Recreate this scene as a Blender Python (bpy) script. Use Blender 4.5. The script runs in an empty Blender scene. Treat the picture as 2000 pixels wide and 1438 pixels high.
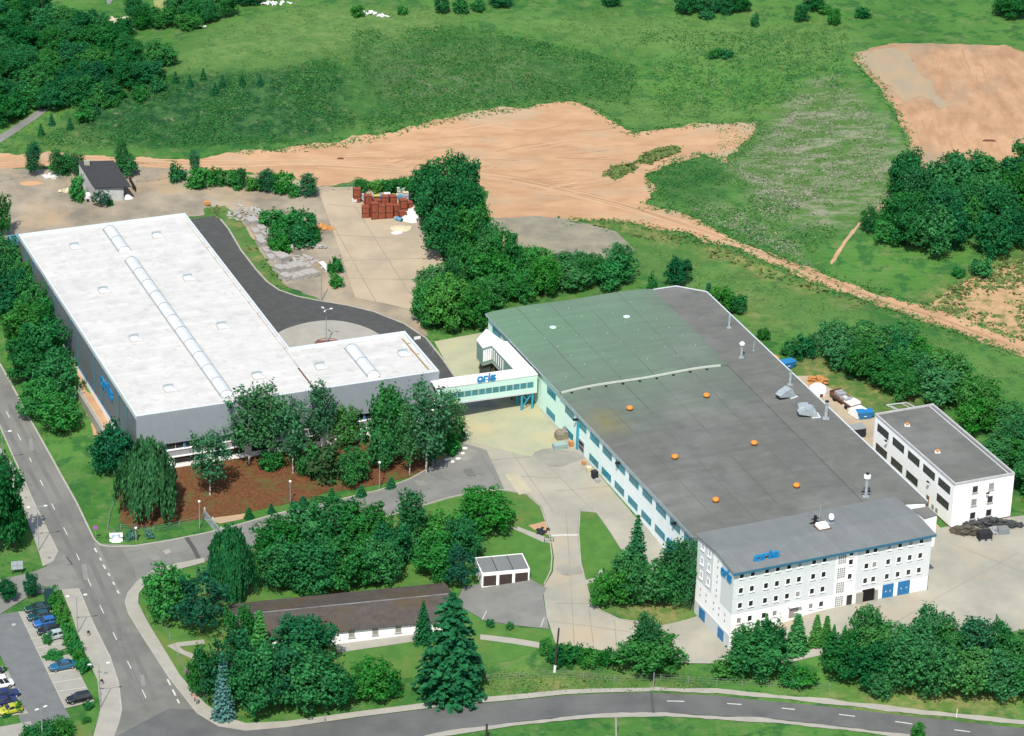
import bpy, math, random
import numpy as np
from mathutils import Vector, Matrix, geometry, noise

R = math.radians
random.seed(7); NR = np.random.RandomState(11)
scene = bpy.context.scene
COL = scene.collection

# ---------------------------------------------------------------- camera (surveyed from the building edges)
FPX, PITCH, ROLL, CAMH = 6229.9, 0.449022, -0.0299396, 270.0
def _basis():
    up = np.array([0, math.cos(PITCH), math.sin(PITCH)]); fw = np.array([0, math.sin(PITCH), -math.cos(PITCH)]); rt = np.array([1., 0, 0])
    c, s = math.cos(ROLL), math.sin(ROLL); m = np.array([[c, -s, 0], [s, c, 0], [0, 0, 1]])
    return np.array([m @ rt, m @ fw, m @ up])
BAS = _basis()
def GZ(x, y, z=0.0):
    d = BAS @ np.array([x - 1000.0, 719.0 - y, -FPX]); t = (z - CAMH) / d[2]
    return np.array([d[0] * t, d[1] * t, z])
def PR(p):
    q = BAS.T @ (np.array(p, float) - [0, 0, CAMH])
    return 1000 + FPX * q[0] / -q[2], 719 - FPX * q[1] / -q[2]
def PXM(p):                                     # pixels of the survey photograph per metre at a place
    return FPX / np.linalg.norm(np.array(p) - [0, 0, CAMH])

# ---------------------------------------------------------------- terrain height
CTRL = [
 # yard and hall levels
 (960,850,-.6),(1090,960,-1.0),(1052,800,-.5),(1175,940,-.9),(1240,1020,-1.0),(1320,1110,-1.8),(900,890,-1.1),(930,700,-.2),
 (1080,1060,-1.8),(1110,1150,-3.0),(1150,1230,-4.0),(1290,1250,-4.2),(1362,1204,-4.4),(1400,1250,-4.3),(1340,1160,-3.6),(1220,1100,-2.6),
 (1478,1222,-.8),(1580,1199,0),(1690,1180,0),(1810,1155,0),(1900,1100,0),(1990,1040,0),(1857,1033,0),(1990,1150,-.3),(1700,1245,-.5),(1560,1245,-.8),
 (1435,1262,-4.2),(1450,1290,-4.3),(1560,1285,-2.6),(1350,1300,-4.6),(1620,1265,-1.6),
 (1300,1345,-6.0),(1000,1365,-6.4),(700,1398,-6.8),(450,1415,-7.0),(1500,1362,-5.6),(1750,1392,-5.2),(1990,1415,-5.0),(1200,1430,-6.0),(1700,1436,-5.4),
 (1850,1340,-3.6),(1990,1330,-3.2),(1650,1330,-4.2),(1850,1230,-1.0),
 # left road and car park
 (-30,700,-3.4),(50,840,-4.2),(110,960,-4.8),(180,1080,-5.4),(250,1230,-6.1),(310,1370,-6.7),(40,960,-4.9),(10,1150,-5.6),(100,1110,-5.5),
 (40,1250,-6.1),(150,1300,-6.4),(90,1420,-6.8),(190,1400,-6.8),
 # bank of the left hall
 (110,745,-2.2),(150,690,-.5),(205,810,-1.6),(160,880,-3.6),(230,960,-3.9),(330,915,-3.3),(461,904,-3.5),(600,885,-3.7),(726,864,-3.9),(830,880,-2.2),
 (300,1030,-5.1),(420,1025,-4.9),(540,995,-4.6),(640,970,-4.2),(740,950,-3.2),(840,925,-2.0),(420,1065,-4.9),(300,1085,-5.3),
 (700,1060,-4.4),(560,1120,-4.9),(850,1000,-2.2),(980,1010,-1.7),(960,1070,-2.8),(985,1135,-3.6),(1000,1200,-4.1),(880,1160,-4.2),
 (650,1165,-5.0),(730,1255,-5.1),(520,1260,-5.4),(360,1200,-5.8),(420,1350,-6.5),(700,1320,-5.8),(950,1300,-5.2),(1100,1310,-5.2),
 # back yards
 (60,470,.2),(100,400,.6),(200,390,.7),(380,400,.5),(440,420,.2),(560,560,-.1),(720,600,-.2),(830,650,-.2),(640,640,0),(500,480,.3),(600,400,.9),(720,430,.9),(840,500,.7),
 (20,560,-.6),(0,480,0),(150,320,1.2),(400,320,1.4),(640,320,1.8),(800,400,1.3),
 # sand field and hillside
 (900,300,2.4),(1050,240,3.2),(1150,350,2.4),(1000,430,1.6),(1200,470,1.4),(1100,560,.6),(1280,540,1.0),(1450,490,1.6),(1700,580,1.4),(1980,680,1.0),
 (250,290,2.0),(450,285,2.4),(700,260,3.2),(300,160,7.5),(450,150,8.6),(620,130,9.4),(690,200,7.0),(500,215,5.6),(150,220,3.8),(30,240,3.0),
 (120,100,4.6),(250,40,6.0),(20,20,5.0),(420,60,9.6),(700,40,10.6),(900,120,8.6),(900,30,10.8),(1100,60,10.8),(1100,150,6.0),(1300,30,11.2),(1250,180,5.2),
 (1400,280,4.6),(1350,340,4.4),(1450,400,4.0),(1400,140,8.2),(1550,60,11.2),(1550,200,7.8),(1600,320,6.2),(1640,440,4.0),(1560,490,2.2),
 (1700,110,11.0),(1720,90,11.4),(1850,95,12.6),(1960,95,12.2),(1780,200,10.6),(1900,250,10.4),(1780,300,8.2),(1900,330,7.0),(1990,300,8.5),(1800,50,11.0),(1950,40,11.6),
 (1850,480,4.2),(1950,440,4.8),(1750,540,2.2),(1920,560,2.4),(1990,560,3.0),
 # right flank
 (1400,600,.4),(1500,640,.6),(1600,640,1.0),(1750,660,1.2),(1560,760,.2),(1700,850,0),(1850,760,.6),(1980,850,.3),(1990,960,0),
]
FARC = [(-600,400,0),(600,400,0),(-600,900,8),(600,900,10),(0,1100,13),(-250,420,-7),(250,430,-5),(0,330,-8),(-300,620,-2),(330,620,2),(-400,250,-6),(400,250,-6),(-330,800,7),(330,780,12)]
_pts = [GZ(x, y, z) for x, y, z in CTRL] + [np.array(p, float) for p in FARC]
_pts = np.array(_pts)
_c2 = 7.0 ** 2
def _phi(d2): return np.sqrt(d2 + _c2)
_A = _phi(((_pts[:, None, :2] - _pts[None, :, :2]) ** 2).sum(-1))
_n = len(_pts)
_K = np.zeros((_n + 1, _n + 1)); _K[:_n, :_n] = _A - np.eye(_n) * 3.0; _K[_n, :_n] = 1; _K[:_n, _n] = 1
_sol = np.linalg.solve(_K, np.append(_pts[:, 2], 0))
def HV(xy):
    xy = np.asarray(xy, float).reshape(-1, 2); out = np.zeros(len(xy))
    for i in range(0, len(xy), 4000):
        q = xy[i:i + 4000]
        out[i:i + 4000] = _phi(((q[:, None, :] - _pts[None, :, :2]) ** 2).sum(-1)) @ _sol[:_n] + _sol[_n]
    return np.clip(out, -9, 14)
def H1(x, y): return float(HV([(x, y)])[0])
def GV(px):                                     # survey pixels -> ground points
    px = np.asarray(px, float).reshape(-1, 2)
    d = np.stack([px[:, 0] - 1000, 719 - px[:, 1], -FPX * np.ones(len(px))], 1) @ BAS.T
    z = np.zeros(len(px))
    for _ in range(28):
        t = (z - CAMH) / d[:, 2]; z = .45 * z + .55 * HV(d[:, :2] * t[:, None])
    t = (z - CAMH) / d[:, 2]
    return np.column_stack([d[:, :2] * t[:, None], z])
def G(x, y): return GV([(x, y)])[0]

# ---------------------------------------------------------------- materials
def mat(name, c1, c2=None, scale=3.0, rough=.85, detail=4, c3=None, scale3=.4, bump=0.0, obj=False, metal=0.0, spec=.3, stretch=(1,1,1), lo=.35, hi=.65):
    m = bpy.data.materials.new(name); m.use_nodes = True
    nt = m.node_tree; b = nt.nodes['Principled BSDF']
    b.inputs['Roughness'].default_value = rough; b.inputs['Metallic'].default_value = metal
    b.inputs['Specular IOR Level'].default_value = spec
    if c2 is None:
        c2 = tuple(v * .86 for v in c1)
    if obj:
        tc = nt.nodes.new('ShaderNodeTexCoord'); src = tc.outputs['Object']
    else:
        tc = nt.nodes.new('ShaderNodeNewGeometry'); src = tc.outputs['Position']
    mp = nt.nodes.new('ShaderNodeMapping'); mp.inputs['Scale'].default_value = stretch; nt.links.new(src, mp.inputs['Vector'])
    def nz(sc, dt):
        n = nt.nodes.new('ShaderNodeTexNoise'); n.inputs['Scale'].default_value = sc; n.inputs['Detail'].default_value = dt; n.inputs['Roughness'].default_value = .62
        nt.links.new(mp.outputs[0], n.inputs['Vector']); return n
    def ramp(n, a, bb):
        r = nt.nodes.new('ShaderNodeMapRange'); r.inputs[1].default_value = a; r.inputs[2].default_value = bb; nt.links.new(n.outputs[0], r.inputs[0]); return r
    n1 = nz(scale, detail); r1 = ramp(n1, lo, hi)
    mx = nt.nodes.new('ShaderNodeMixRGB'); mx.inputs[1].default_value = (*c1, 1); mx.inputs[2].default_value = (*c2, 1); nt.links.new(r1.outputs[0], mx.inputs[0])
    out = mx.outputs[0]
    if c3 is not None:
        n3 = nz(scale3, 5); r3 = ramp(n3, .5, .7)
        m3 = nt.nodes.new('ShaderNodeMixRGB'); m3.inputs[2].default_value = (*c3, 1); nt.links.new(out, m3.inputs[1]); nt.links.new(r3.outputs[0], m3.inputs[0]); out = m3.outputs[0]
    nt.links.new(out, b.inputs['Base Color'])
    if bump:
        bp = nt.nodes.new('ShaderNodeBump'); bp.inputs['Strength'].default_value = bump; bp.inputs['Distance'].default_value = .2
        nt.links.new(n1.outputs[0], bp.inputs['Height']); nt.links.new(bp.outputs[0], b.inputs['Normal'])
    return m
def corrug(name, c1, c2, period, axis=0, rough=.55, c3=None, bump=.6):
    m = mat(name, c1, c2, scale=.5, rough=rough, obj=True, c3=c3, scale3=.15)
    nt = m.node_tree; b = nt.nodes['Principled BSDF']
    tc = nt.nodes.new('ShaderNodeTexCoord'); w = nt.nodes.new('ShaderNodeTexWave'); w.wave_type = 'BANDS'; w.bands_direction = 'XYZ'[axis]
    w.inputs['Scale'].default_value = .314 / period; nt.links.new(tc.outputs['Object'], w.inputs['Vector'])
    bp = nt.nodes.new('ShaderNodeBump'); bp.inputs['Strength'].default_value = bump; bp.inputs['Distance'].default_value = .08
    nt.links.new(w.outputs['Fac'], bp.inputs['Height']); nt.links.new(bp.outputs[0], b.inputs['Normal'])
    return m
def sheets(m, wid, axis, amt, line=.0, lng=None, lamt=.0):
    """sheet-to-sheet tone: every strip of width wid gets a slightly different tone, with a darker lap line"""
    nt = m.node_tree; b = nt.nodes['Principled BSDF']; src = b.inputs['Base Color'].links[0].from_socket
    tc = nt.nodes.new('ShaderNodeTexCoord'); sx = nt.nodes.new('ShaderNodeSeparateXYZ'); nt.links.new(tc.outputs['Object'], sx.inputs[0])
    def mth(op, a, c):
        x = nt.nodes.new('ShaderNodeMath'); x.operation = op
        for k, s in enumerate((a, c)):
            if s is None: continue
            if isinstance(s, (int, float)): x.inputs[k].default_value = s
            else: nt.links.new(s, x.inputs[k])
        return x.outputs[0]
    q = mth('DIVIDE', sx.outputs[axis], wid); fl = mth('FLOOR', q, None); fr = mth('FRACT', q, None)
    r2 = mth('FLOOR', mth('ADD', mth('DIVIDE', sx.outputs[1 - axis], lng or 9.0), mth('MULTIPLY', fl, .37)), None)
    wn = nt.nodes.new('ShaderNodeTexWhiteNoise'); wn.noise_dimensions = '2D'; cb = nt.nodes.new('ShaderNodeCombineXYZ'); nt.links.new(fl, cb.inputs[0]); nt.links.new(r2, cb.inputs[1]); nt.links.new(cb.outputs[0], wn.inputs['Vector'])
    v = mth('ADD', mth('MULTIPLY', wn.outputs['Value'], 2 * amt), 1 - amt)
    if line: v = mth('SUBTRACT', v, mth('MULTIPLY', mth('LESS_THAN', fr, line), lamt))
    h = nt.nodes.new('ShaderNodeHueSaturation'); nt.links.new(v, h.inputs['Value']); nt.links.new(src, h.inputs['Color']); nt.links.new(h.outputs[0], b.inputs['Base Color']); return m
def leafmat(name, c1, c2, trans=.3, var=.35):
    m = bpy.data.materials.new(name); m.use_nodes = True; nt = m.node_tree; nt.nodes.clear()
    o = nt.nodes.new('ShaderNodeOutputMaterial'); g = nt.nodes.new('ShaderNodeNewGeometry'); oi = nt.nodes.new('ShaderNodeObjectInfo')
    n = nt.nodes.new('ShaderNodeTexNoise'); n.inputs['Scale'].default_value = .45; n.inputs['Detail'].default_value = 3; nt.links.new(g.outputs['Position'], n.inputs['Vector'])
    a = nt.nodes.new('ShaderNodeMath'); a.operation = 'MULTIPLY_ADD'; a.inputs[1].default_value = .5; nt.links.new(oi.outputs['Random'], a.inputs[0]); nt.links.new(n.outputs[0], a.inputs[2])
    r = nt.nodes.new('ShaderNodeMapRange'); r.inputs[1].default_value = .45; r.inputs[2].default_value = 1.05; nt.links.new(a.outputs[0], r.inputs[0])
    mx = nt.nodes.new('ShaderNodeMixRGB'); mx.inputs[1].default_value = (*c1, 1); mx.inputs[2].default_value = (*c2, 1); nt.links.new(r.outputs[0], mx.inputs[0])
    # each leaf spray has its own tone
    hs = nt.nodes.new('ShaderNodeHueSaturation'); rr = nt.nodes.new('ShaderNodeMapRange'); rr.inputs[3].default_value = 1 - var; rr.inputs[4].default_value = 1 + var
    nt.links.new(g.outputs['Random Per Island'], rr.inputs[0]); nt.links.new(rr.outputs[0], hs.inputs['Value']); fm = nt.nodes.new('ShaderNodeMath'); fm.operation = 'MULTIPLY'; fm.inputs[1].default_value = 7.31; ff = nt.nodes.new('ShaderNodeMath'); ff.operation = 'FRACT'; hm = nt.nodes.new('ShaderNodeMapRange'); hm.inputs[3].default_value = .48; hm.inputs[4].default_value = .515; nt.links.new(oi.outputs['Random'], fm.inputs[0]); nt.links.new(fm.outputs[0], ff.inputs[0]); nt.links.new(ff.outputs[0], hm.inputs[0]); nt.links.new(hm.outputs[0], hs.inputs['Hue']); nt.links.new(mx.outputs[0], hs.inputs['Color'])
    d = nt.nodes.new('ShaderNodeBsdfDiffuse'); t = nt.nodes.new('ShaderNodeBsdfTranslucent'); s = nt.nodes.new('ShaderNodeMixShader'); s.inputs[0].default_value = trans
    nt.links.new(hs.outputs[0], d.inputs[0]); nt.links.new(hs.outputs[0], t.inputs[0]); nt.links.new(d.outputs[0], s.inputs[1]); nt.links.new(t.outputs[0], s.inputs[2]); nt.links.new(s.outputs[0], o.inputs[0])
    return m

# ---------------------------------------------------------------- mesh building
class M:
    def __init__(s): s.v = []; s.f = []
    def box(s, x0, y0, z0, x1, y1, z1):
        if x0 > x1: x0, x1 = x1, x0
        if y0 > y1: y0, y1 = y1, y0
        if z0 > z1: z0, z1 = z1, z0
        i = len(s.v); s.v += [(x0,y0,z0),(x1,y0,z0),(x1,y1,z0),(x0,y1,z0),(x0,y0,z1),(x1,y0,z1),(x1,y1,z1),(x0,y1,z1)]
        s.f += [(i,i+3,i+2,i+1),(i+4,i+5,i+6,i+7),(i,i+1,i+5,i+4),(i+1,i+2,i+6,i+5),(i+2,i+3,i+7,i+6),(i+3,i,i+4,i+7)]; return s
    def hexa(s, b, t):                          # 4 bottom points, 4 top points (counter-clockwise)
        i = len(s.v); s.v += [tuple(p) for p in b] + [tuple(p) for p in t]
        s.f += [(i,i+3,i+2,i+1),(i+4,i+5,i+6,i+7),(i,i+1,i+5,i+4),(i+1,i+2,i+6,i+5),(i+2,i+3,i+7,i+6),(i+3,i,i+4,i+7)]; return s
    def prism(s, poly, z0, z1):
        n = len(poly); i = len(s.v); zz0 = z0 if hasattr(z0, '__len__') else [z0] * n; zz1 = z1 if hasattr(z1, '__len__') else [z1] * n
        s.v += [(p[0], p[1], a) for p, a in zip(poly, zz0)] + [(p[0], p[1], a) for p, a in zip(poly, zz1)]
        s.f += [tuple(i + k for k in reversed(range(n))), tuple(i + n + k for k in range(n))]
        s.f += [(i + k, i + (k + 1) % n, i + n + (k + 1) % n, i + n + k) for k in range(n)]; return s
    def face(s, pts):
        i = len(s.v); s.v += [tuple(p) for p in pts]; s.f.append(tuple(range(i, i + len(pts)))); return s
    def tube(s, p0, p1, r0, r1=None, n=8, cap=True):
        r1 = r0 if r1 is None else r1; p0 = Vector(p0); p1 = Vector(p1); d = (p1 - p0).normalized()
        a = d.orthogonal().normalized(); b = d.cross(a); i = len(s.v)
        for p, r in ((p0, r0), (p1, r1)):
            for k in range(n):
                t = 2 * math.pi * k / n; s.v.append(tuple(p + a * (r * math.cos(t)) + b * (r * math.sin(t))))
        for k in range(n): s.f.append((i + k, i + (k + 1) % n, i + n + (k + 1) % n, i + n + k))
        if cap: s.f += [tuple(i + k for k in reversed(range(n))), tuple(i + n + k for k in range(n))]
        return s
    def lathe(s, prof, n=16, c=(0, 0)):
        i = len(s.v)
        for r, z in prof:
            for k in range(n):
                t = 2 * math.pi * k / n; s.v.append((c[0] + r * math.cos(t), c[1] + r * math.sin(t), z))
        for j in range(len(prof) - 1):
            for k in range(n):
                a = i + j * n + k; b = i + j * n + (k + 1) % n; s.f.append((a, b, b + n, a + n))
        s.f.append(tuple(i + k for k in reversed(range(n)))); s.f.append(tuple(i + (len(prof) - 1) * n + k for k in range(n))); return s
    def build(s, name, m, parent=None, loc=None, smooth=False):
        me = bpy.data.meshes.new(name); me.from_pydata(s.v, [], s.f); me.update()
        if smooth:
            for p in me.polygons: p.use_smooth = True
        me.materials.append(m); o = bpy.data.objects.new(name, me); COL.objects.link(o)
        if parent is not None: o.parent = parent
        if loc is not None: o.location = loc
        return o
def fastmesh(name, verts, quads, m):
    me = bpy.data.meshes.new(name); n = len(verts); k = quads.shape[1]; q = len(quads)
    me.vertices.add(n); me.vertices.foreach_set('co', np.asarray(verts, np.float32).ravel())
    me.loops.add(q * k); me.loops.foreach_set('vertex_index', quads.astype(np.int32).ravel())
    me.polygons.add(q); me.polygons.foreach_set('loop_start', np.arange(0, q * k, k, dtype=np.int32))
    me.update(calc_edges=True); me.validate(); me.materials.append(m); return me
def tag(o, label, cat, group=None, kind=None):
    if label: o['label'] = label
    if cat: o['category'] = cat
    if group: o['group'] = group
    if kind: o['kind'] = kind
    return o
def thing(name, label, cat, loc=(0, 0, 0), rz=0.0, group=None):
    o = bpy.data.objects.new(name, None); COL.objects.link(o); o.location = loc; o.rotation_euler = (0, 0, rz); o.empty_display_size = .5
    return tag(o, label, cat, group)
KIDS = {}
def copy_tree(o, parent=None):
    c = o.copy(); COL.objects.link(c)
    if parent is not None: c.parent = parent
    for ch in o.children: copy_tree(ch, c)
    return c
def inst(proto, loc, rz, label, cat, group=None, scale=None, used=set()):
    """first use moves the prototype itself, later uses copy it with its parts"""
    if proto.name in used: o = copy_tree(proto)
    else: o = proto; used.add(proto.name)
    o.location = loc; o.rotation_euler = (0, 0, rz)
    if scale is not None: o.scale = scale
    for k in ('group',):
        if k in o: del o[k]
    return tag(o, label, cat, group)

# ---------------------------------------------------------------- draped ground sheets
def smooth_loop(p, n=5, closed=True):
    p = np.array(p, float); out = []; L = len(p)
    rng = range(L) if closed else range(L - 1)
    for i in rng:
        if closed: a, b, c, d = p[(i - 1) % L], p[i], p[(i + 1) % L], p[(i + 2) % L]
        else: a, b, c, d = p[max(i - 1, 0)], p[i], p[i + 1], p[min(i + 2, L - 1)]
        for k in range(n):
            t = k / n
            out.append(.5 * ((2 * b) + (c - a) * t + (2 * a - 5 * b + 4 * c - d) * t * t + (3 * b - a - 3 * c + d) * t ** 3))
    if not closed: out.append(p[-1])
    return np.array(out)
def resample(xy, step, closed=True):
    out = []; n = len(xy)
    for i in range(n if closed else n - 1):
        a = xy[i]; b = xy[(i + 1) % n]; k = max(1, int(np.linalg.norm(b - a) / step))
        for j in range(k): out.append(a + (b - a) * j / k)
    if not closed: out.append(xy[-1])
    return np.array(out)
def inside(xy, poly):
    x, y = xy[:, 0], xy[:, 1]; r = np.zeros(len(xy), bool); n = len(poly)
    for i in range(n):
        x1, y1 = poly[i]; x2, y2 = poly[(i + 1) % n]
        c = ((y1 > y) != (y2 > y))
        with np.errstate(divide='ignore', invalid='ignore'):
            r ^= c & (x < (x2 - x1) * (y - y1) / (y2 - y1 + 1e-12) + x1)
    return r
def drape(name, px, off, m, smooth=0, ragged=0.0, step=2.2, kind='structure', label=None, world=False):
    if smooth: px = smooth_loop(px, smooth)
    xy = np.asarray(px, float) if world else GV(px)[:, :2]
    xy = resample(xy, .9 if ragged else step)
    if ragged:
        nn = len(xy); nrm = np.roll(xy, -1, 0) - np.roll(xy, 1, 0); nrm = np.column_stack([nrm[:, 1], -nrm[:, 0]]); nrm /= (np.linalg.norm(nrm, axis=1)[:, None] + 1e-9)
        dd = np.array([noise.noise(Vector((p[0] * .14, p[1] * .14, 3.3))) * 1.6 + noise.noise(Vector((p[0] * .55, p[1] * .55, 9.1))) * .8 for p in xy])
        xy = xy + nrm * dd[:, None] * ragged
    lo = xy.min(0); hi = xy.max(0)
    gx, gy = np.meshgrid(np.arange(lo[0] + .7, hi[0], step), np.arange(lo[1] + .7, hi[1], step)); pts = np.column_stack([gx.ravel(), gy.ravel()])
    pts = pts[inside(pts, xy)]
    if len(pts):
        keep = np.ones(len(pts), bool)
        for i in range(0, len(pts), 3000):
            keep[i:i + 3000] = ((pts[i:i + 3000, None] - xy[None]) ** 2).sum(-1).min(1) > .3
        pts = pts[keep]
    nb = len(xy); al = np.vstack([xy, pts])
    r = geometry.delaunay_2d_cdt([Vector(p) for p in al], [], [list(range(nb))], 1, 1e-4)
    v2 = np.array([(p.x, p.y) for p in r[0]]); z = HV(v2) + off
    me = bpy.data.meshes.new(name); me.from_pydata([(a[0], a[1], b) for a, b in zip(v2, z)], [], [tuple(f) for f in r[2]]); me.update()
    for p in me.polygons: p.use_smooth = True
    if len(me.polygons) and sum(p.normal.z for p in me.polygons) < 0: me.flip_normals()
    me.materials.append(m); o = bpy.data.objects.new(name, me); COL.objects.link(o)
    if kind: o['kind'] = kind
    return o
def strip_mesh(mb, px, w, off, hgt=0.0, smooth=0, world=False, closed=False):
    """a band of width w metres following a line on the ground; with hgt it is a kerb stone"""
    if smooth: px = smooth_loop(px, smooth, closed)
    xy = np.asarray(px, float) if world else GV(px)[:, :2]
    xy = resample(xy, 2.0, closed); n = len(xy)
    d = np.gradient(xy, axis=0); d /= (np.linalg.norm(d, axis=1)[:, None] + 1e-9); nr = np.column_stack([-d[:, 1], d[:, 0]]) * w / 2
    a = xy + nr; b = xy - nr; za = HV(a) + off; zb = HV(b) + off; i = len(mb.v)
    for k in range(n):
        mb.v += [(a[k][0], a[k][1], za[k] + hgt), (b[k][0], b[k][1], zb[k] + hgt)]
        if hgt: mb.v += [(a[k][0], a[k][1], za[k] - .1), (b[k][0], b[k][1], zb[k] - .1)]
    s = 4 if hgt else 2
    for k in range(n - 1):
        p = i + k * s; q = p + s; mb.f.append((p, p + 1, q + 1, q))
        if hgt: mb.f += [(p + 2, p, q, q + 2), (p + 1, p + 3, q + 3, q + 1)]
    return mb
# ================================================================ light, sky, camera
SUN_EL, SHADOW_AZ = 53.0, 9.0                   # shadows run away from the camera and slightly right
w = bpy.data.worlds.new('World'); scene.world = w; w.use_nodes = True
nt = w.node_tree; bg = nt.nodes['Background']; sky = nt.nodes.new('ShaderNodeTexSky'); sky.sky_type = 'NISHITA'; sky.sun_disc = False
sky.sun_elevation = R(SUN_EL); sky.sun_rotation = R(180 + SHADOW_AZ); sky.air_density = 1.0; sky.dust_density = 1.5
nt.links.new(sky.outputs[0], bg.inputs[0]); bg.inputs[1].default_value = .125
sl = bpy.data.lights.new('sun', 'SUN'); sl.energy = 4.0; sl.angle = R(.53); sl.color = (1, .94, .85)
so = bpy.data.objects.new('sun', sl); COL.objects.link(so)
_d = Vector((math.sin(R(SHADOW_AZ)) * math.cos(R(SUN_EL)), math.cos(R(SHADOW_AZ)) * math.cos(R(SUN_EL)), -math.sin(R(SUN_EL))))
so.rotation_euler = _d.to_track_quat('-Z', 'Y').to_euler(); so.location = (0, 300, 400)
cam = bpy.data.cameras.new('camera'); co = bpy.data.objects.new('camera', cam); COL.objects.link(co)
cam.sensor_fit = 'HORIZONTAL'; cam.sensor_width = 36; cam.lens = 36 * FPX / 2000; cam.clip_start = 1; cam.clip_end = 12000
mw = Matrix([list(BAS[0]) + [0], list(BAS[1]) + [0], list(BAS[2]) + [0], [0, 0, 0, 1]]); mw.translation = Vector((0, 0, CAMH)); co.matrix_world = mw
scene.camera = co
scene.view_settings.view_transform = 'Standard'; scene.view_settings.look = 'None'; scene.view_settings.exposure = .5; scene.view_settings.gamma = 1
scene.render.engine = 'CYCLES'

# ================================================================ ground materials
GSC = np.array([.72, .735, .68])
def gmat(name, c1, c2=None, c3=None, **k):
    f = lambda c: None if c is None else tuple(np.array(c) * GSC)
    return mat(name, f(c1), f(c2), c3=f(c3), **k)
SAND = gmat('sandy_soil', (.60,.372,.228), (.47,.275,.16), scale=.13, detail=10, rough=.95, c3=(.46,.36,.26), scale3=.06, bump=.25, stretch=(1,2.2,1))
SAND2 = gmat('mound_soil', (.56,.345,.215), (.40,.235,.14), scale=.2, detail=8, rough=.95, c3=(.30,.26,.20), scale3=.035, bump=.4, stretch=(1.6,.7,1))
DIRT = gmat('yard_dirt', (.46,.385,.30), (.225,.20,.17), scale=.10, detail=8, rough=.95, c3=(.50,.35,.22), scale3=.075, bump=.3)
CONC_TAN = gmat('old_concrete', (.54,.44,.335), (.47,.37,.275), scale=.12, detail=7, rough=.9, c3=(.38,.33,.27), scale3=.06)
GRAVEL = gmat('gravel', (.33,.30,.235), (.235,.222,.185), scale=.35, detail=8, rough=.95, c3=(.38,.33,.22), scale3=.08, bump=.3)
ASPH_DARK = gmat('new_asphalt', (.098,.101,.102), (.074,.077,.08), scale=.6, detail=7, rough=.9)
ASPH = gmat('worn_asphalt', (.255,.255,.25), (.185,.188,.187), scale=.18, detail=8, rough=.9, c3=(.28,.275,.265), scale3=.06)
ASPH_ROAD = gmat('street_asphalt', (.225,.223,.215), (.165,.166,.163), scale=.16, detail=8, rough=.9, c3=(.255,.25,.245), scale3=.05)
ASPH_LANE = gmat('main_road_asphalt', (.155,.16,.165), (.105,.11,.117), scale=.16, detail=8, rough=.9, c3=(.165,.168,.175), scale3=.05)
CONC = gmat('yard_concrete', (.46,.435,.38), (.335,.325,.295), scale=.10, detail=8, rough=.9, c3=(.48,.40,.30), scale3=.07)
CONC_G = gmat('yellowed_concrete', (.50,.49,.34), (.41,.42,.31), scale=.2, detail=8, rough=.9, c3=(.54,.47,.29), scale3=.09)
PAVE = gmat('pavement_slabs', (.43,.41,.38), (.37,.355,.33), scale=.4, detail=6, rough=.9)
PAVE_P = gmat('parking_pavers', (.40,.385,.36), (.35,.335,.315), scale=.5, detail=6, rough=.9)
LANE_P = gmat('parking_lane_pavers', (.20,.21,.225), (.165,.175,.19), scale=.5, detail=6, rough=.9)
KERB = gmat('kerb_stone', (.48,.46,.42), (.40,.38,.35), scale=.8)
MULCH = gmat('bark_mulch', (.21,.082,.034), (.10,.045,.018), scale=1.6, detail=10, rough=1, c3=(.10,.12,.035), scale3=.35, bump=.6)
LAWN = gmat('mown_lawn', (.092,.225,.042), (.062,.175,.034), scale=.45, detail=10, rough=1, c3=(.17,.205,.055), scale3=.13, bump=.5)
PAINT = gmat('road_paint', (.72,.71,.68), (.55,.54,.52), scale=2.5)
GRASSP = gmat('rough_grass', (.10,.22,.05), (.06,.15,.035), scale=.5, detail=8, rough=1, c3=(.28,.25,.10), scale3=.25)
CREAMPATCH = gmat('pale_concrete', (.56,.50,.38), (.48,.43,.33), scale=.3)

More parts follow.
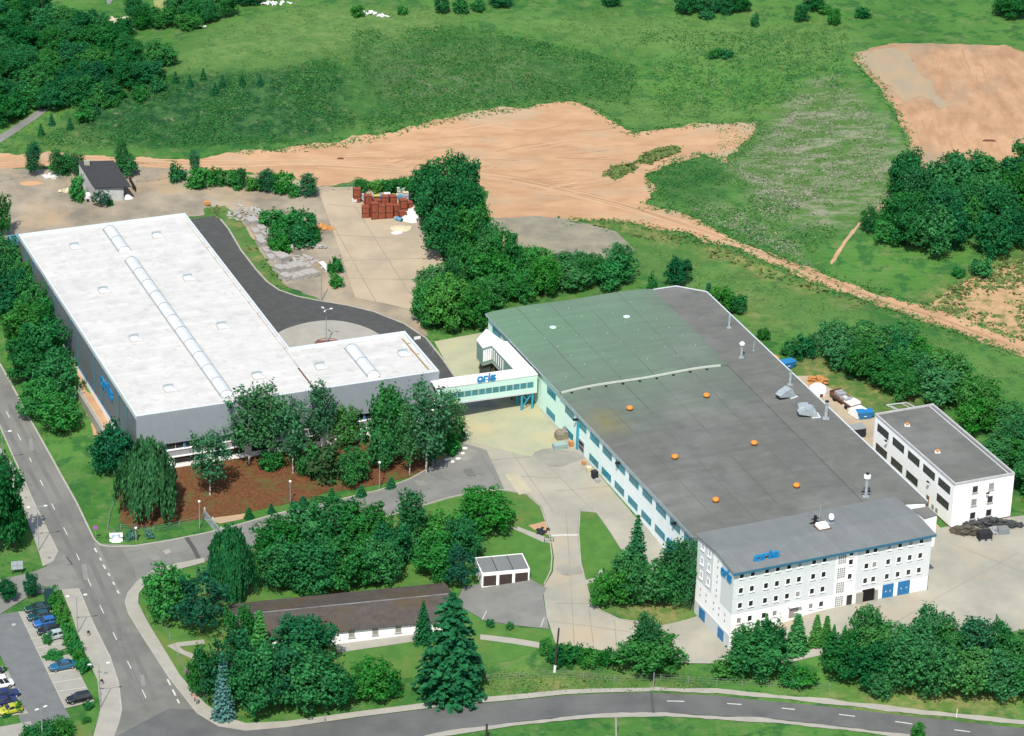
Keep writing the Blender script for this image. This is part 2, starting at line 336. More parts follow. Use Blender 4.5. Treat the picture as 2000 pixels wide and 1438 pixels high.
# terrain: green meadow with scrub, dead grass and worn spots as vertex zones
def terrain_material():
    m = bpy.data.materials.new('meadow'); m.use_nodes = True; nt = m.node_tree; b = nt.nodes['Principled BSDF']; b.inputs['Roughness'].default_value = 1; b.inputs['Specular IOR Level'].default_value = .1
    g = nt.nodes.new('ShaderNodeNewGeometry'); at = nt.nodes.new('ShaderNodeAttribute'); at.attribute_name = 'zone'
    sep = nt.nodes.new('ShaderNodeSeparateColor'); nt.links.new(at.outputs['Color'], sep.inputs[0])
    def nz(sc, det=8, st=(1, 1, 1), ro=.6):
        mp = nt.nodes.new('ShaderNodeMapping'); mp.inputs['Scale'].default_value = st; nt.links.new(g.outputs['Position'], mp.inputs['Vector'])
        n = nt.nodes.new('ShaderNodeTexNoise'); n.inputs['Scale'].default_value = sc; n.inputs['Detail'].default_value = det; n.inputs['Roughness'].default_value = ro; nt.links.new(mp.outputs[0], n.inputs['Vector']); return n.outputs[0]
    def rng(s, a, c):
        r = nt.nodes.new('ShaderNodeMapRange'); r.inputs[1].default_value = a; r.inputs[2].default_value = c; nt.links.new(s, r.inputs[0]); return r.outputs[0]
    def mix(f, a, c):
        x = nt.nodes.new('ShaderNodeMixRGB'); nt.links.new(f, x.inputs[0])
        for k, s in ((1, a), (2, c)):
            if isinstance(s, tuple): x.inputs[k].default_value = (*(np.array(s) * (.78, .79, .70)), 1)
            else: nt.links.new(s, x.inputs[k])
        return x.outputs[0]
    def mul(a, c):
        x = nt.nodes.new('ShaderNodeMath'); x.operation = 'MULTIPLY'
        nt.links.new(a, x.inputs[0])
        if isinstance(c, float): x.inputs[1].default_value = c
        else: nt.links.new(c, x.inputs[1])
        return x.outputs[0]
    base = mix(rng(nz(.035, 6), .4, .62), (.086,.215,.050), (.052,.160,.036))
    base = mix(mul(rng(nz(.30, 8), .50, .68), .65), base, (.165,.225,.095))     # dry blades
    base = mix(mul(rng(nz(.24, 8, (1,1,1), .68), .50, .585), .85), base, (.030,.125,.036))     # darker herbs
    scr = mix(rng(nz(.36, 9, (1,1,1), .70), .44, .58), (.012,.066,.024), (.052,.135,.046))
    scr = mix(rng(nz(.55, 8, (1,1,1), .7), .58, .68), scr, (.21,.20,.13))
    base = mix(sep.outputs[0], base, scr)
    gry = mix(rng(nz(.17, 9, (1, 2.2, 1), .72), .45, .64), (.082,.175,.050), (.29,.285,.235))
    base = mix(mul(sep.outputs[1], rng(nz(.05, 5), .25, .42)), base, gry)
    dry = mix(rng(nz(.5, 8), .42, .58), (.42,.30,.16), (.16,.20,.06))
    base = mix(mul(sep.outputs[2], rng(nz(.16, 7), .38, .54)), base, dry)
    a2 = nt.nodes.new('ShaderNodeAttribute'); a2.attribute_name = 'light'; s2 = nt.nodes.new('ShaderNodeSeparateColor'); nt.links.new(a2.outputs['Color'], s2.inputs[0])
    lite = mix(rng(nz(.30, 9, (1,1,1), .72), .42, .58), (.165,.265,.090), (.085,.195,.055)); lite = mix(mul(rng(nz(.9, 6), .56, .70), .8), lite, (.23,.27,.13)); lite = mix(mul(rng(nz(.13, 8, (1,1,1), .7), .54, .64), .6), lite, (.055,.155,.045))
    base = mix(s2.outputs[0], base, lite)
    nt.links.new(base, b.inputs['Base Color'])
    bp = nt.nodes.new('ShaderNodeBump'); bp.inputs['Strength'].default_value = .8; bp.inputs['Distance'].default_value = .5; nt.links.new(nz(.7, 6), bp.inputs['Height']); nt.links.new(bp.outputs[0], b.inputs['Normal'])
    return m
MEADOW = terrain_material()
def axis(lo, hi, step, far):
    a = list(np.arange(lo, hi + .1, step)); s = step; x = lo; y = hi; pre = []; post = []
    while x > -far: s *= 1.5; x -= s; pre.append(x)
    s = step
    while y < far: s *= 1.5; y += s; post.append(y)
    return np.array(pre[::-1] + a + post)
ax = axis(-190, 190, 2.0, 5000); ay = axis(405, 850, 2.0, 5000)
gx, gy = np.meshgrid(ax, ay); V = np.column_stack([gx.ravel(), gy.ravel()]); Z = HV(V)
nx, ny = len(ax), len(ay); ii = np.arange(nx * ny).reshape(ny, nx)
Q = np.stack([ii[:-1, :-1], ii[:-1, 1:], ii[1:, 1:], ii[1:, :-1]], -1).reshape(-1, 4)
tm = fastmesh('terrain', np.column_stack([V, Z]), Q, MEADOW)
for p in tm.polygons: p.use_smooth = True
to = bpy.data.objects.new('terrain', tm); COL.objects.link(to); to['kind'] = 'structure'
def project(P):
    q = (P - np.array([0, 0, CAMH])) @ BAS; zz = np.where(q[:, 2] < -1, -q[:, 2], 1)
    return np.column_stack([1000 + FPX * q[:, 0] / zz, 719 - FPX * q[:, 1] / zz])
TPX = project(np.column_stack([V, Z]))
def soft(poly, blur=3):
    k = inside(TPX, np.array(poly, float)).astype(float).reshape(ny, nx)
    for _ in range(blur):
        k = (k + np.roll(k, 1, 0) + np.roll(k, -1, 0) + np.roll(k, 1, 1) + np.roll(k, -1, 1)) / 5
    return k.ravel()
zr = soft([(240,175),(300,150),(420,140),(560,130),(640,115),(690,150),(690,230),(640,275),(480,280),(300,290),(150,285),(60,285),(140,230)], 3)
zr = np.maximum(zr, .6 * soft([(690,60),(900,50),(1100,90),(1250,130),(1230,210),(1130,185),(900,215),(720,255),(690,200)], 8))
zr = np.maximum(zr, .55 * soft([(1260,340),(1330,300),(1420,330),(1400,410),(1280,400)], 4))
zg = soft([(1600,140),(1680,190),(1740,240),(1780,330),(1720,420),(1620,450),(1480,420),(1440,330),(1500,240)], 6)
zg = np.maximum(zg, soft([(1395,310),(1440,320),(1640,430),(1610,440),(1560,410)], 2))
zg = np.maximum(zg, .8 * soft([(1340,400),(1420,400),(1560,480),(1580,520),(1480,470),(1380,430)], 4))
zg = np.maximum(zg, .35 * soft([(720,100),(950,90),(1100,170),(900,205),(740,200)], 6))
zb = soft([(1800,590),(1850,560),(1945,515),(2010,500),(2010,690),(1900,640)], 4)
zb = np.maximum(zb, .8 * soft([(1120,425),(1300,455),(1420,490),(1560,545),(1700,590),(1680,600),(1500,545),(1330,480),(1150,450)], 3))
zb = np.maximum(zb, .5 * soft([(1410,560),(1480,580),(1540,640),(1500,650),(1440,610)], 3))
zb = np.maximum(zb, .7 * soft([(1500,1355),(1700,1355),(2000,1365),(2000,1400),(1750,1385),(1560,1372)], 3))
zb = np.maximum(zb, .6 * soft([(1000,1310),(1200,1335),(1420,1330),(1420,1345),(1180,1350),(960,1368)], 3))
zb = np.maximum(zb, .6 * soft([(1200,1195),(1370,1150),(1370,1200),(1290,1225),(1200,1210)], 3))
zb = np.maximum(zb, .55 * soft([(1135,1000),(1160,1000),(1210,1075),(1200,1100),(1150,1130),(1135,1100)], 2))
zb = np.maximum(zb, .5 * soft([(1540,700),(1620,700),(1800,760),(1800,800),(1700,800),(1580,760)], 3))
zl = .75 * soft([(340,140),(330,110),(430,55),(560,12),(900,20),(860,70),(640,110),(560,125)], 6)
zl = np.maximum(zl, .6 * soft([(900,30),(1350,40),(1680,60),(1690,90),(1600,130),(1300,110),(1100,70)], 7))
zl = np.maximum(zl, .5 * soft([(1120,180),(1240,200),(1420,200),(1500,230),(1400,240),(1240,258)], 5))
zl = np.maximum(zl, .45 * soft([(1260,470),(1500,560),(1750,640),(1990,720),(1990,760),(1750,690),(1500,640),(1380,560),(1240,530)], 4))
zl = np.maximum(zl, .5 * soft([(120,235),(240,285),(80,292),(0,290)], 3))
al_ = tm.color_attributes.new('light', 'FLOAT_COLOR', 'POINT'); al_.data.foreach_set('color', np.column_stack([zl, zl, zl, np.ones(len(zl))]).astype(np.float32).ravel())
at = tm.color_attributes.new('zone', 'FLOAT_COLOR', 'POINT')
at.data.foreach_set('color', np.column_stack([zr, zg, zb, np.ones(len(zr))]).astype(np.float32).ravel())

# ================================================================ ground sheets (each a real layer on the terrain)
drape('sandy_ground', [(-90,304),(0,303),(140,298),(260,310),(380,312),(470,298),(560,289),(640,285),(700,268),(780,255),(900,228),(1010,212),(1090,195),(1135,200),(1160,214),(1190,226),(1212,250),(1235,263),(1300,250),(1400,241),(1482,237),(1485,260),(1440,285),(1420,318),(1375,300),(1310,320),(1265,345),(1283,372),(1262,402),(1330,418),(1440,465),(1560,520),(1700,566),(1850,612),(2000,666),(2100,705),(2100,735),(1990,692),(1880,656),(1750,607),(1600,557),(1450,492),(1330,457),(1200,433),(1110,432),(955,428),(945,380),(900,335),(800,352),(700,352),(620,366),(560,342),(450,337),(330,332),(200,318),(0,332),(-90,334)], .06, SAND, ragged=1.3)
drape('dirt_yard', [(-90,332),(0,330),(120,330),(250,325),(345,332),(450,340),(560,347),(620,364),(690,368),(760,430),(865,520),(850,560),(800,615),(830,655),(760,625),(640,590),(560,560),(440,408),(390,425),(260,440),(40,475),(-30,485),(-90,480)], .085, DIRT, ragged=1.0)
drape('concrete_lane', [(622,372),(700,364),(800,392),(838,430),(866,512),(812,580),(800,605),(745,592),(694,583),(660,480)], .115, CONC_TAN)
drape('gravel_patch', [(958,428),(1040,424),(1110,430),(1200,452),(1248,488),(1232,500),(1180,518),(1110,528),(1040,520),(960,490)], .085, GRAVEL, ragged=.7)
drape('dirt_mound', [(1668,104),(1700,92),(1735,85),(1850,86),(1962,88),(2000,105),(2110,150),(2110,340),(2000,328),(1900,332),(1800,328),(1782,290),(1765,250),(1740,205),(1715,165),(1690,140)], .07, SAND2, ragged=1.0)
GREYSOIL = gmat('grey_soil', (.36,.31,.24), (.46,.33,.21), scale=.18, detail=9, rough=.95, bump=.4, stretch=(1.6,.6,1))
drape('grey_soil', [(1676,108),(1705,95),(1748,92),(1790,128),(1822,168),(1850,205),(1838,212),(1800,190),(1782,196),(1770,205),(1745,170),(1712,150)], .10, GREYSOIL, ragged=1.3)
st_ = {}
_rs = random.Random(21)
for nm, cc in (('dark_tyre_tracks', (.47,.28,.165)), ('pale_tyre_tracks', (.62,.40,.255))):
    tk = M(); mt = gmat(nm, cc, tuple(v*.9 for v in cc), scale=.3)
    base = [(-60,318),(150,310),(400,320),(620,318),(820,330),(1000,352),(1180,392),(1330,436),(1500,500),(1700,584),(1850,632),(2060,712)]
    for k in range(9):
        a, b = sorted(_rs.sample(range(len(base)), 2)); b = max(b, a + 2)
        if b >= len(base): a, b = len(base) - 4, len(base) - 1
        o = _rs.uniform(-9, 9); strip_mesh(tk, [(x, y + o + _rs.uniform(-2, 2)) for x, y in base[a:b + 1]], _rs.uniform(.25, .5), .072 if nm[0] == 'd' else .076, smooth=6)
    for k in range(34):
        x, y = _rs.uniform(640, 1180), _rs.uniform(250, 400)
        if not inside(np.array([[x, y]]), np.array([(640,300),(800,262),(1010,222),(1130,212),(1200,250),(1250,340),(1240,390),(960,380),(900,330),(700,345)], float))[0]: continue
        l = _rs.uniform(20, 70); dy = _rs.uniform(-.25, .05) * l; strip_mesh(tk, [(x - l, y - dy), (x, y + _rs.uniform(-3, 3)), (min(x + l, 1225), y + dy)], _rs.uniform(.25, .6), .072 if nm[0] == 'd' else .076, smooth=5)
    for k in range(22 if nm[0] == 'd' else 0):
        x, y = _rs.uniform(1780, 1990), _rs.uniform(110, 300); l = _rs.uniform(8, 30); strip_mesh(tk, [(x - l*.3, y - l), (x, y), (x + l*.4, y + l*.8)], _rs.uniform(.25, .5), .082 if nm[0] == 'd' else .086, smooth=5)
    tk.build(nm, mt)['kind'] = 'structure'
drape('footpath', [(1756,388),(1716,410),(1680,440),(1650,480),(1625,518),(1621,514),(1644,475),(1676,436),(1712,404),(1752,384)], .06, SAND, ragged=.3)
WSAND = gmat('weedy_sand', (.58,.37,.215), (.45,.29,.16), scale=.5, detail=9, rough=1, c3=(.16,.19,.06), scale3=.42, bump=.3)
drape('bare_slope', [(1812,594),(1840,572),(1880,556),(1915,540),(1948,518),(2010,498),(2110,470),(2110,730),(2000,668),(1900,630)], .055, WSAND, ragged=1.6)
drape('country_lane', [(-90,312),(0,264),(60,226),(116,182),(122,192),(70,234),(0,280),(-90,330)], .08, ASPH)
drape('grass_strip', [(397,408),(440,402),(470,432),(500,480),(540,545),(562,562),(545,566),(520,552),(470,492),(425,424),(400,426)], .13, GRASSP, ragged=.3)
drape('side_road', [(360,432),(400,425),(426,424),(446,448),(470,489),(500,528),(522,552),(545,568),(580,580),(620,588),(680,598),(730,610),(790,634),(832,662),(864,702),(890,740),(850,770),(760,740),(640,760),(560,700),(470,580)], .14, ASPH_DARK)
drape('turning_circle', [(538,662),(548,649),(575,638),(610,630),(645,627),(680,631),(712,640),(740,654),(775,680),(720,720),(620,730),(560,700)], .165, PAVE, smooth=4)
drape('east_court', [(848,668),(945,650),(1000,700),(1060,740),(1060,800),(985,800),(888,740)], .105, CONC_G)
drape('concrete_yard', [(858,800),(870,745),(885,738),(985,738),(1052,790),(1130,880),(1240,1010),(1345,1110),(1352,1150),(1290,1128),(1212,1070),(1165,1000),(1132,996),(1128,1040),(1133,1100),(1143,1140),(1152,1172),(1172,1195),(1210,1212),(1290,1223),(1366,1203),(1400,1240),(1445,1275),(1400,1286),(1340,1288),(1210,1277),(1085,1258),(1068,1206),(1060,1150),(1080,1118),(1082,1090),(1074,1040),(1058,990),(1030,965),(985,957),(940,958),(870,974),(840,900),(890,880),(908,860),(880,850)], .10, CONC)
drape('court_patch', [(870,800),(1050,797),(1090,850),(1110,890),(1040,895),(960,875),(912,862),(905,845)], .122, CONC_G, ragged=.25)
drape('pale_slab_strip', [(985,928),(1012,926),(1040,962),(1014,968)], .125, CREAMPATCH)
drape('entrance_road', [(181,1061),(215,1064),(262,1066),(330,1055),(400,1042),(470,1024),(540,1004),(600,990),(680,972),(740,958),(800,936),(850,908),(900,866),(950,880),(985,957),(940,958),(870,974),(800,996),(740,1012),(660,1030),(560,1056),(470,1080),(400,1098),(355,1102),(300,1117),(269,1140),(251,1162),(245,1182),(225,1150)], .125, ASPH)
drape('repaired_asphalt', [(192,1066),(232,1066),(262,1112),(268,1136),(250,1158),(243,1172)], .142, ASPH_DARK if False else ASPH_ROAD)
drape('left_street', [(-60,590),(0,712),(50,804),(100,894),(150,984),(186,1062),(216,1104),(243,1162),(246,1180),(251,1199),(282,1250),(329,1323),(385,1394),(450,1440),(520,1490),(190,1490),(222,1425),(236,1400),(237,1387),(231,1335),(214,1284),(182,1220),(154,1153),(113,1080),(62,974),(20,880),(-60,710)], .105, ASPH_ROAD)
drape('side_street', [(-90,1155),(0,1133),(60,1120),(90,1108),(113,1080),(126,1084),(166,1152),(122,1153),(60,1163),(0,1201),(-90,1240)], .12, ASPH)
drape('main_road', [(226,1440),(330,1385),(405,1388),(450,1417),(500,1424),(560,1422),(700,1403),(900,1378),(1100,1360),(1270,1354),(1400,1360),(1600,1380),(1800,1403),(2000,1424),(2120,1438),(2120,1480),(2000,1462),(1800,1440),(1640,1420),(1500,1404),(1300,1393),(1150,1397),(1000,1412),(850,1433),(760,1452),(640,1490),(200,1490)], .122, ASPH_LANE)
drape('pavement', [(-60,800),(20,900),(62,974),(113,1080),(104,1098),(84,1108),(76,1080),(42,985),(8,930),(-60,820)], .16, PAVE)
drape('pavement', [(120,1153),(154,1150),(184,1220),(216,1284),(233,1335),(239,1387),(234,1410),(205,1490),(170,1490),(184,1434),(196,1387),(190,1329),(171,1288),(154,1245),(139,1200)], .16, PAVE)
drape('pavement', [(399,1091),(355,1100),(300,1115),(268,1138),(250,1160),(245,1178),(251,1199),(282,1250),(329,1323),(385,1394),(430,1421),(480,1429),(560,1422),(700,1402),(900,1377),(1100,1358),(1270,1352),(1270,1345),(1100,1349),(900,1366),(700,1391),(560,1410),(480,1414),(435,1400),(400,1375),(352,1321),(313,1257),(288,1215),(270,1180),(271,1161),(285,1142),(315,1125),(355,1112),(400,1100)], .16, PAVE)
drape('verge_strip', [(1270,1350),(1400,1355),(1600,1374),(1800,1397),(2000,1417),(2120,1431),(2120,1423),(2000,1408),(1800,1388),(1600,1365),(1400,1346),(1270,1343)], .135, PAVE, ragged=.25)
drape('verge_strip', [(640,1490),(760,1452),(850,1433),(1000,1412),(1150,1397),(1300,1393),(1500,1404),(1640,1420),(1800,1440),(2000,1462),(2000,1470),(1800,1448),(1640,1428),(1500,1412),(1300,1400),(1150,1404),(1000,1420),(860,1440),(780,1460),(680,1490)], .14, PAVE, ragged=.25)
drape('parking_lane', [(-60,1215),(0,1201),(37,1196),(79,1284),(128,1385),(138,1404),(100,1420),(72,1450),(50,1450),(11,1301),(0,1280),(-60,1170)], .11, LANE_P)
drape('parking_bays', [(37,1196),(97,1190),(131,1267),(79,1284)], .13, PAVE_P)
drape('parking_bays', [(81,1288),(137,1279),(184,1371),(128,1385)], .13, PAVE_P)
drape('parking_bays', [(-60,1310),(12,1301),(38,1368),(56,1395),(0,1402),(-60,1408)], .13, PAVE_P)
drape('parking_bays', [(-60,1430),(5,1420),(60,1410),(72,1450),(-60,1480)], .13, PAVE_P)
drape('garage_forecourt', [(905,1148),(940,1141),(1034,1131),(1068,1150),(1060,1165),(1072,1230),(1000,1222),(945,1213),(890,1180)], .13, ASPH)
drape('garden_path', [(655,1256),(740,1247),(815,1237),(815,1253),(740,1264),(660,1276)], .1, PAVE)
drape('garden_path', [(938,1240),(1000,1247),(1062,1257),(1060,1268),(1000,1258),(938,1250)], .1, PAVE)
drape('garden_path', [(1330,1286),(1445,1283),(1530,1284),(1580,1272),(1620,1254),(1632,1262),(1600,1282),(1540,1296),(1440,1295),(1330,1296)], .13, PAVE)
drape('garden_path', [(996,1031),(1012,1030),(1070,1052),(1078,1062),(1060,1060)], .12, PAVE)
drape('garden_path', [(1140,1136),(1160,1130),(1174,1112),(1182,1114),(1168,1136),(1143,1143)], .14, PAVE)
drape('garden_path', [(326,1262),(345,1256),(398,1250),(400,1258),(350,1264),(360,1272),(405,1288),(402,1300),(345,1274)], .1, PAVE)
drape('right_yard', [(1445,1232),(1580,1197),(1640,1185),(1812,1153),(1806,1100),(1822,1035),(1900,1020),(2000,1008),(2100,1000),(2100,1200),(2000,1230),(1860,1262),(1700,1278),(1600,1262),(1520,1262),(1470,1255)], .12, CONC)
drape('rear_yard', [(1530,735),(1580,735),(1640,770),(1715,825),(1720,900),(1720,950),(1800,1010),(1840,1035),(1800,1060),(1500,780)], .1, CONC_TAN, ragged=.5)
drape('bark_bank', [(232,962),(330,908),(460,895),(600,872),(720,852),(745,868),(800,880),(850,860),(885,846),(905,852),(900,872),(832,922),(742,948),(642,962),(540,990),(470,1003),(420,1011),(330,1022),(260,1034),(232,1020)], .08, MULCH, ragged=.4)
drape('sand_patch', [(398,1016),(440,1010),(480,1004),(476,1014),(430,1024)], .11, SAND, ragged=.2)
drape('sand_strip', [(150,700),(172,760),(212,830),(205,850),(183,852),(172,815),(150,740),(143,705)], .09, SAND, ragged=.5)
drape('sand_patch', [(1030,1027),(1066,1019),(1072,1046),(1040,1036)], .11, SAND, ragged=.3)
drape('mown_lawn', [(270,1176),(273,1160),(287,1143),(318,1126),(400,1106),(480,1085),(660,1037),(800,1002),(870,978),(940,961),(985,960),(1028,968),(1056,992),(1072,1040),(1078,1090),(1076,1116),(1064,1142),(1034,1130),(900,1150),(860,1200),(945,1215),(1000,1225),(1066,1234),(1072,1262),(1000,1290),(760,1330),(560,1395),(440,1400),(350,1318),(290,1215)], .06, LAWN, ragged=.15)
drape('mown_lawn', [(150,1420),(180,1380),(196,1390),(184,1436),(165,1490),(90,1490),(110,1420)], .07, LAWN)
drape('mown_lawn', [(1134,1000),(1162,1002),(1212,1074),(1200,1130),(1150,1150),(1143,1138),(1135,1100),(1130,1040)], .05, LAWN)

# slab joints and repairs on the concrete
JOINT = gmat('slab_joint', (.27,.24,.20), (.36,.32,.26), scale=.3)
jm = M()
for a, b in [((650,440),(735,592)),((690,400),(800,575)),((640,400),(828,420)),((655,460),(846,470)),((670,510),(858,505)),((682,545),(830,548))]: strip_mesh(jm, [a, b], .16, .135)
jm.build('lane_joints', JOINT)['kind'] = 'structure'
jm = M()
for a, b in [((1105,1000),(1112,1090)),((1112,1090),(1122,1270)),((1150,1190),(1160,1270)),((1200,1212),(1205,1275)),((1085,1180),(1150,1180)),((1075,1215),(1330,1250)),((1250,1220),(1262,1280)),((960,900),(1080,890)),((1000,885),(1080,1000)),((1040,880),(1160,1000)),((930,930),(1090,935)),((1085,960),(1200,950)),((1310,1222),(1325,1285))]: strip_mesh(jm, [a, b], .12, .125)
jm.build('yard_joints', JOINT)['kind'] = 'structure'
jm = M()
for a, b in [((1700,1250),(1990,1080)),((1850,1060),(2000,1120)),((1700,1195),(1820,1250))]: strip_mesh(jm, [a, b], .09, .14)
jm.build('yard_joints', JOINT)['kind'] = 'structure'
wl = M(); strip_mesh(wl, [(1077,1047),(1129,1046)], .5, .125); wl.build('stop_line', PAINT)['kind'] = 'structure'
TAR = gmat('tar_seam', (.10,.10,.105))
tm_ = M(); strip_mesh(tm_, [(362,1048),(378,1072),(388,1092)], .8, .148); strip_mesh(tm_, [(1272,1354),(1276,1394)], .5, .14)
strip_mesh(tm_, [(130,1089),(141,1104),(131,1105)], .3, .125); tm_.build('asphalt_repairs', TAR)['kind'] = 'structure'
WEAR = gmat('wheel_worn_asphalt', (.165,.165,.166), (.20,.20,.20), scale=.15)
CR = gmat('asphalt_cracks', (.11,.11,.11), (.15,.15,.15), scale=.5)
ck = M(); _rc = random.Random(5)
def crack(x, y, dx, dy, off, n=7, wd=.07):
    pts = [(x + dx*k/n + _rc.uniform(-1.6, 1.6), y + dy*k/n + _rc.uniform(-1.2, 1.2)) for k in range(n + 1)]; strip_mesh(ck, pts, wd, off)
for a in [(215,1075,60,-8),(300,1068,40,30),(330,1085,60,-14),(205,1100,40,14),(230,1085,30,30),(250,1080,30,-4),(420,1060,80,-24),(520,1030,60,-10),(620,1010,70,-22),(780,965,60,-10),(840,925,50,20),(880,930,60,10),(940,890,30,50)]: crack(*a, .142)
for a in [(30,790,60,110),(60,880,20,10),(130,1010,30,8),(90,985,60,110),(180,1150,50,110),(230,1240,55,130),(215,1260,40,10),(250,1330,40,60),(200,1180,24,8)]: crack(*a, .122)
for a in [(420,1430,200,-12),(700,1420,260,-26),(1000,1385,240,-10),(1290,1378,200,6),(1500,1390,200,22),(1720,1415,180,20)]: crack(*a, .135, 14)
ck.build('asphalt_cracks', CR)['kind'] = 'structure'
PD = gmat('dark_asphalt_patch', (.185,.187,.187), (.155,.157,.158), scale=.6); PL = gmat('light_asphalt_patch', (.285,.283,.275), (.25,.25,.245), scale=.6)
for k, (x, y, w_, h_) in enumerate([(60,870,9,22),(118,1000,10,26),(165,1118,12,30),(232,1236,12,34),(278,1330,10,20),(20,800,8,18),(300,1090,22,9),(420,1062,30,10),(560,1022,26,8),(700,985,26,8),(820,945,24,9),(915,925,22,14),(100,1130,24,7)]):
    drape('asphalt_patch', [(x - w_/2, y - h_/2), (x + w_*.3, y - h_/2 - 1), (x + w_*.7, y + h_/2), (x - w_*.1, y + h_/2 + 1)], .148 if (x > 290 or k == 12) else .124, PD if k % 2 else PL)
OIL = gmat('oil_stain', (.27,.265,.25), (.38,.365,.33), scale=.25)
for pg in [[(1040,890),(1075,878),(1125,884),(1150,900),(1090,912),(1050,908)],[(880,890),(905,878),(925,884),(905,900)],[(1085,1112),(1110,1102),(1136,1104),(1142,1120),(1110,1124)]]: drape('oil_stain', pg, .13 if pg[0][0] < 1800 and pg[0][0] > 970 or pg[0][0] > 1800 else .15, OIL, ragged=1.2, smooth=3)
for pg in [[(318,1078),(330,1073),(336,1080),(324,1085)]]: drape('pale_repair', pg, .15, PAVE, ragged=.2)
wm = M()
for dx in (-15, 14): strip_mesh(wm, [(3+dx,790),(56+dx,890),(108+dx,985),(158+dx,1085),(205+dx,1190),(250+dx,1280),(290+dx,1370)], .9, .118, smooth=4)
wm.build('wheel_tracks', WEAR)['kind'] = 'structure'

# ---------------------------------------------------------------- road paint and kerbs
pm = M()
L = smooth_loop([(-40,700),(5,790),(56,892),(101,985),(148,1080),(198,1190),(245,1285),(285,1365),(294,1405)], 8, False)
xy = resample(GV(L)[:, :2], .5, False); cum = np.append(0, np.cumsum(np.linalg.norm(np.diff(xy, axis=0), axis=1))); ph = 0
a0 = np.array(GV([(56,892)])[0][:2]); s0 = cum[np.argmin(((xy - a0) ** 2).sum(1))] % 9.2
s = s0
while s + 3 < cum[-1]:
    k = (cum >= s) & (cum <= s + 3.0); strip_mesh(pm, xy[k], .16, .13, world=True); s += 9.2
L = smooth_loop([(184.6,1072),(195,1091),(203,1107),(213,1124),(222,1141),(230.5,1157.5),(241,1177)], 6, False); xy = resample(GV(L)[:, :2], .4, False); cum = np.append(0, np.cumsum(np.linalg.norm(np.diff(xy, axis=0), axis=1)))
for s in np.arange(0, cum[-1] - 1.5, 3.0):
    k = (cum >= s) & (cum <= s + 1.6); strip_mesh(pm, xy[k], .3, .152, world=True)
[strip_mesh(pm, L, .3, .13) for L in ([(327,1328),(333,1340)],[(337,1348),(343,1360)],[(346,1367),(350,1375)])]
L = smooth_loop([(1270,1372),(1320,1371),(1427,1376),(1540,1386),(1632,1396),(1735,1409),(1842,1424),(1950,1438)], 8, False); xy = resample(GV(L)[:, :2], .5, False); cum = np.append(0, np.cumsum(np.linalg.norm(np.diff(xy, axis=0), axis=1)))
s = cum[np.argmin(((xy - GV([(1303,1372)])[0][:2]) ** 2).sum(1))]
while s + 3 < cum[-1]:
    k = (cum >= s) & (cum <= s + 3.2); strip_mesh(pm, xy[k], .22, .14, world=True); s += 9.35
for a, b in [((950,1195),(942,1212)),((1063,1208),(1056,1226)),((60,1250),(116,1238)),((54,1232),(108,1222)),((69,1268),(124,1256)),((96,1318),(150,1308)),((104,1335),(160,1326)),((112,1352),(168,1344)),((88,1302),(143,1291))]: strip_mesh(pm, [a, b], .13, .146)
pm.build('road_markings', PAINT)['kind'] = 'structure'
km = M()
for ln, wd in [([(0,712),(50,804),(100,894),(150,984),(184,1055),(196,1066),(215,1069),(262,1068),(330,1057),(400,1043),(470,1025),(540,1005),(600,991),(680,973),(740,959),(800,937),(850,909),(900,867)], .3),
               ([(426,424),(446,448),(470,489),(500,528),(522,552),(545,568),(580,580),(620,588),(680,598),(730,610),(790,634),(832,662),(864,702),(890,740)], .35),
               ([(-10,810),(20,880),(62,974),(113,1080)], .25), ([(154,1153),(182,1220),(214,1284),(231,1335),(237,1387),(233,1408)], .25),
               ([(470,1080),(660,1031),(740,1013),(800,997),(870,975),(940,959),(985,958),(1028,966),(1056,991),(1072,1040),(1078,1090),(1076,1116),(1062,1144)], .2),
               ([(1165,1001),(1133,998),(1130,1040),(1134,1100),(1145,1142),(1153,1172),(1173,1194),(1210,1211),(1290,1222)], .2), ([(1165,1001),(1212,1071),(1290,1128)], .2),
               ([(37,1196),(79,1284),(128,1385)], .2), ([(355,1100),(300,1115),(268,1138),(250,1160),(245,1178),(251,1199),(282,1250),(329,1323),(385,1394),(430,1421)], .22)]:
    strip_mesh(km, ln, wd, .1, .1)
km.build('kerbs', KERB)['kind'] = 'structure'
# ================================================================ building materials
WHITE_ROOF = mat('white_roof_membrane', (.515,.512,.485), (.465,.465,.445), scale=.25, detail=8, rough=.7, c3=(.41,.41,.385), scale3=.55, obj=True); sheets(WHITE_ROOF, 1.6, 1, .05, .06, 14, .09)
COPING = mat('metal_coping', (.55,.60,.62), (.50,.55,.57), rough=.45, obj=True)
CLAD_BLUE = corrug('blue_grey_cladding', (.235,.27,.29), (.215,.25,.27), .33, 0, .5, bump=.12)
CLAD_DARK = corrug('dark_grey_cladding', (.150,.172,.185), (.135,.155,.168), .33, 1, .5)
WHITE_WALL = mat('white_render', (.87,.87,.85), (.82,.82,.80), scale=.5, detail=6, rough=.85, obj=True)
GREY_BAND = corrug('grey_spandrel', (.30,.31,.32), (.27,.28,.29), .3, 0, .6)
BLUE = mat('blue_paint', (.02,.18,.42), (.025,.16,.36), rough=.45, spec=.4)
SIGNBLUE = mat('sign_blue', (.012,.20,.43), (.012,.18,.40), rough=.4, spec=.4)
PIPE_BLUE = mat('dull_blue_pipe', (.05,.165,.225), (.045,.14,.19), rough=.6)
TEAL_PAINT = mat('teal_paint', (.02,.30,.42), (.03,.26,.36), rough=.5)
GLASS = mat('dark_glass', (.018,.02,.022), (.03,.034,.036), scale=.6, rough=.12, spec=.6)
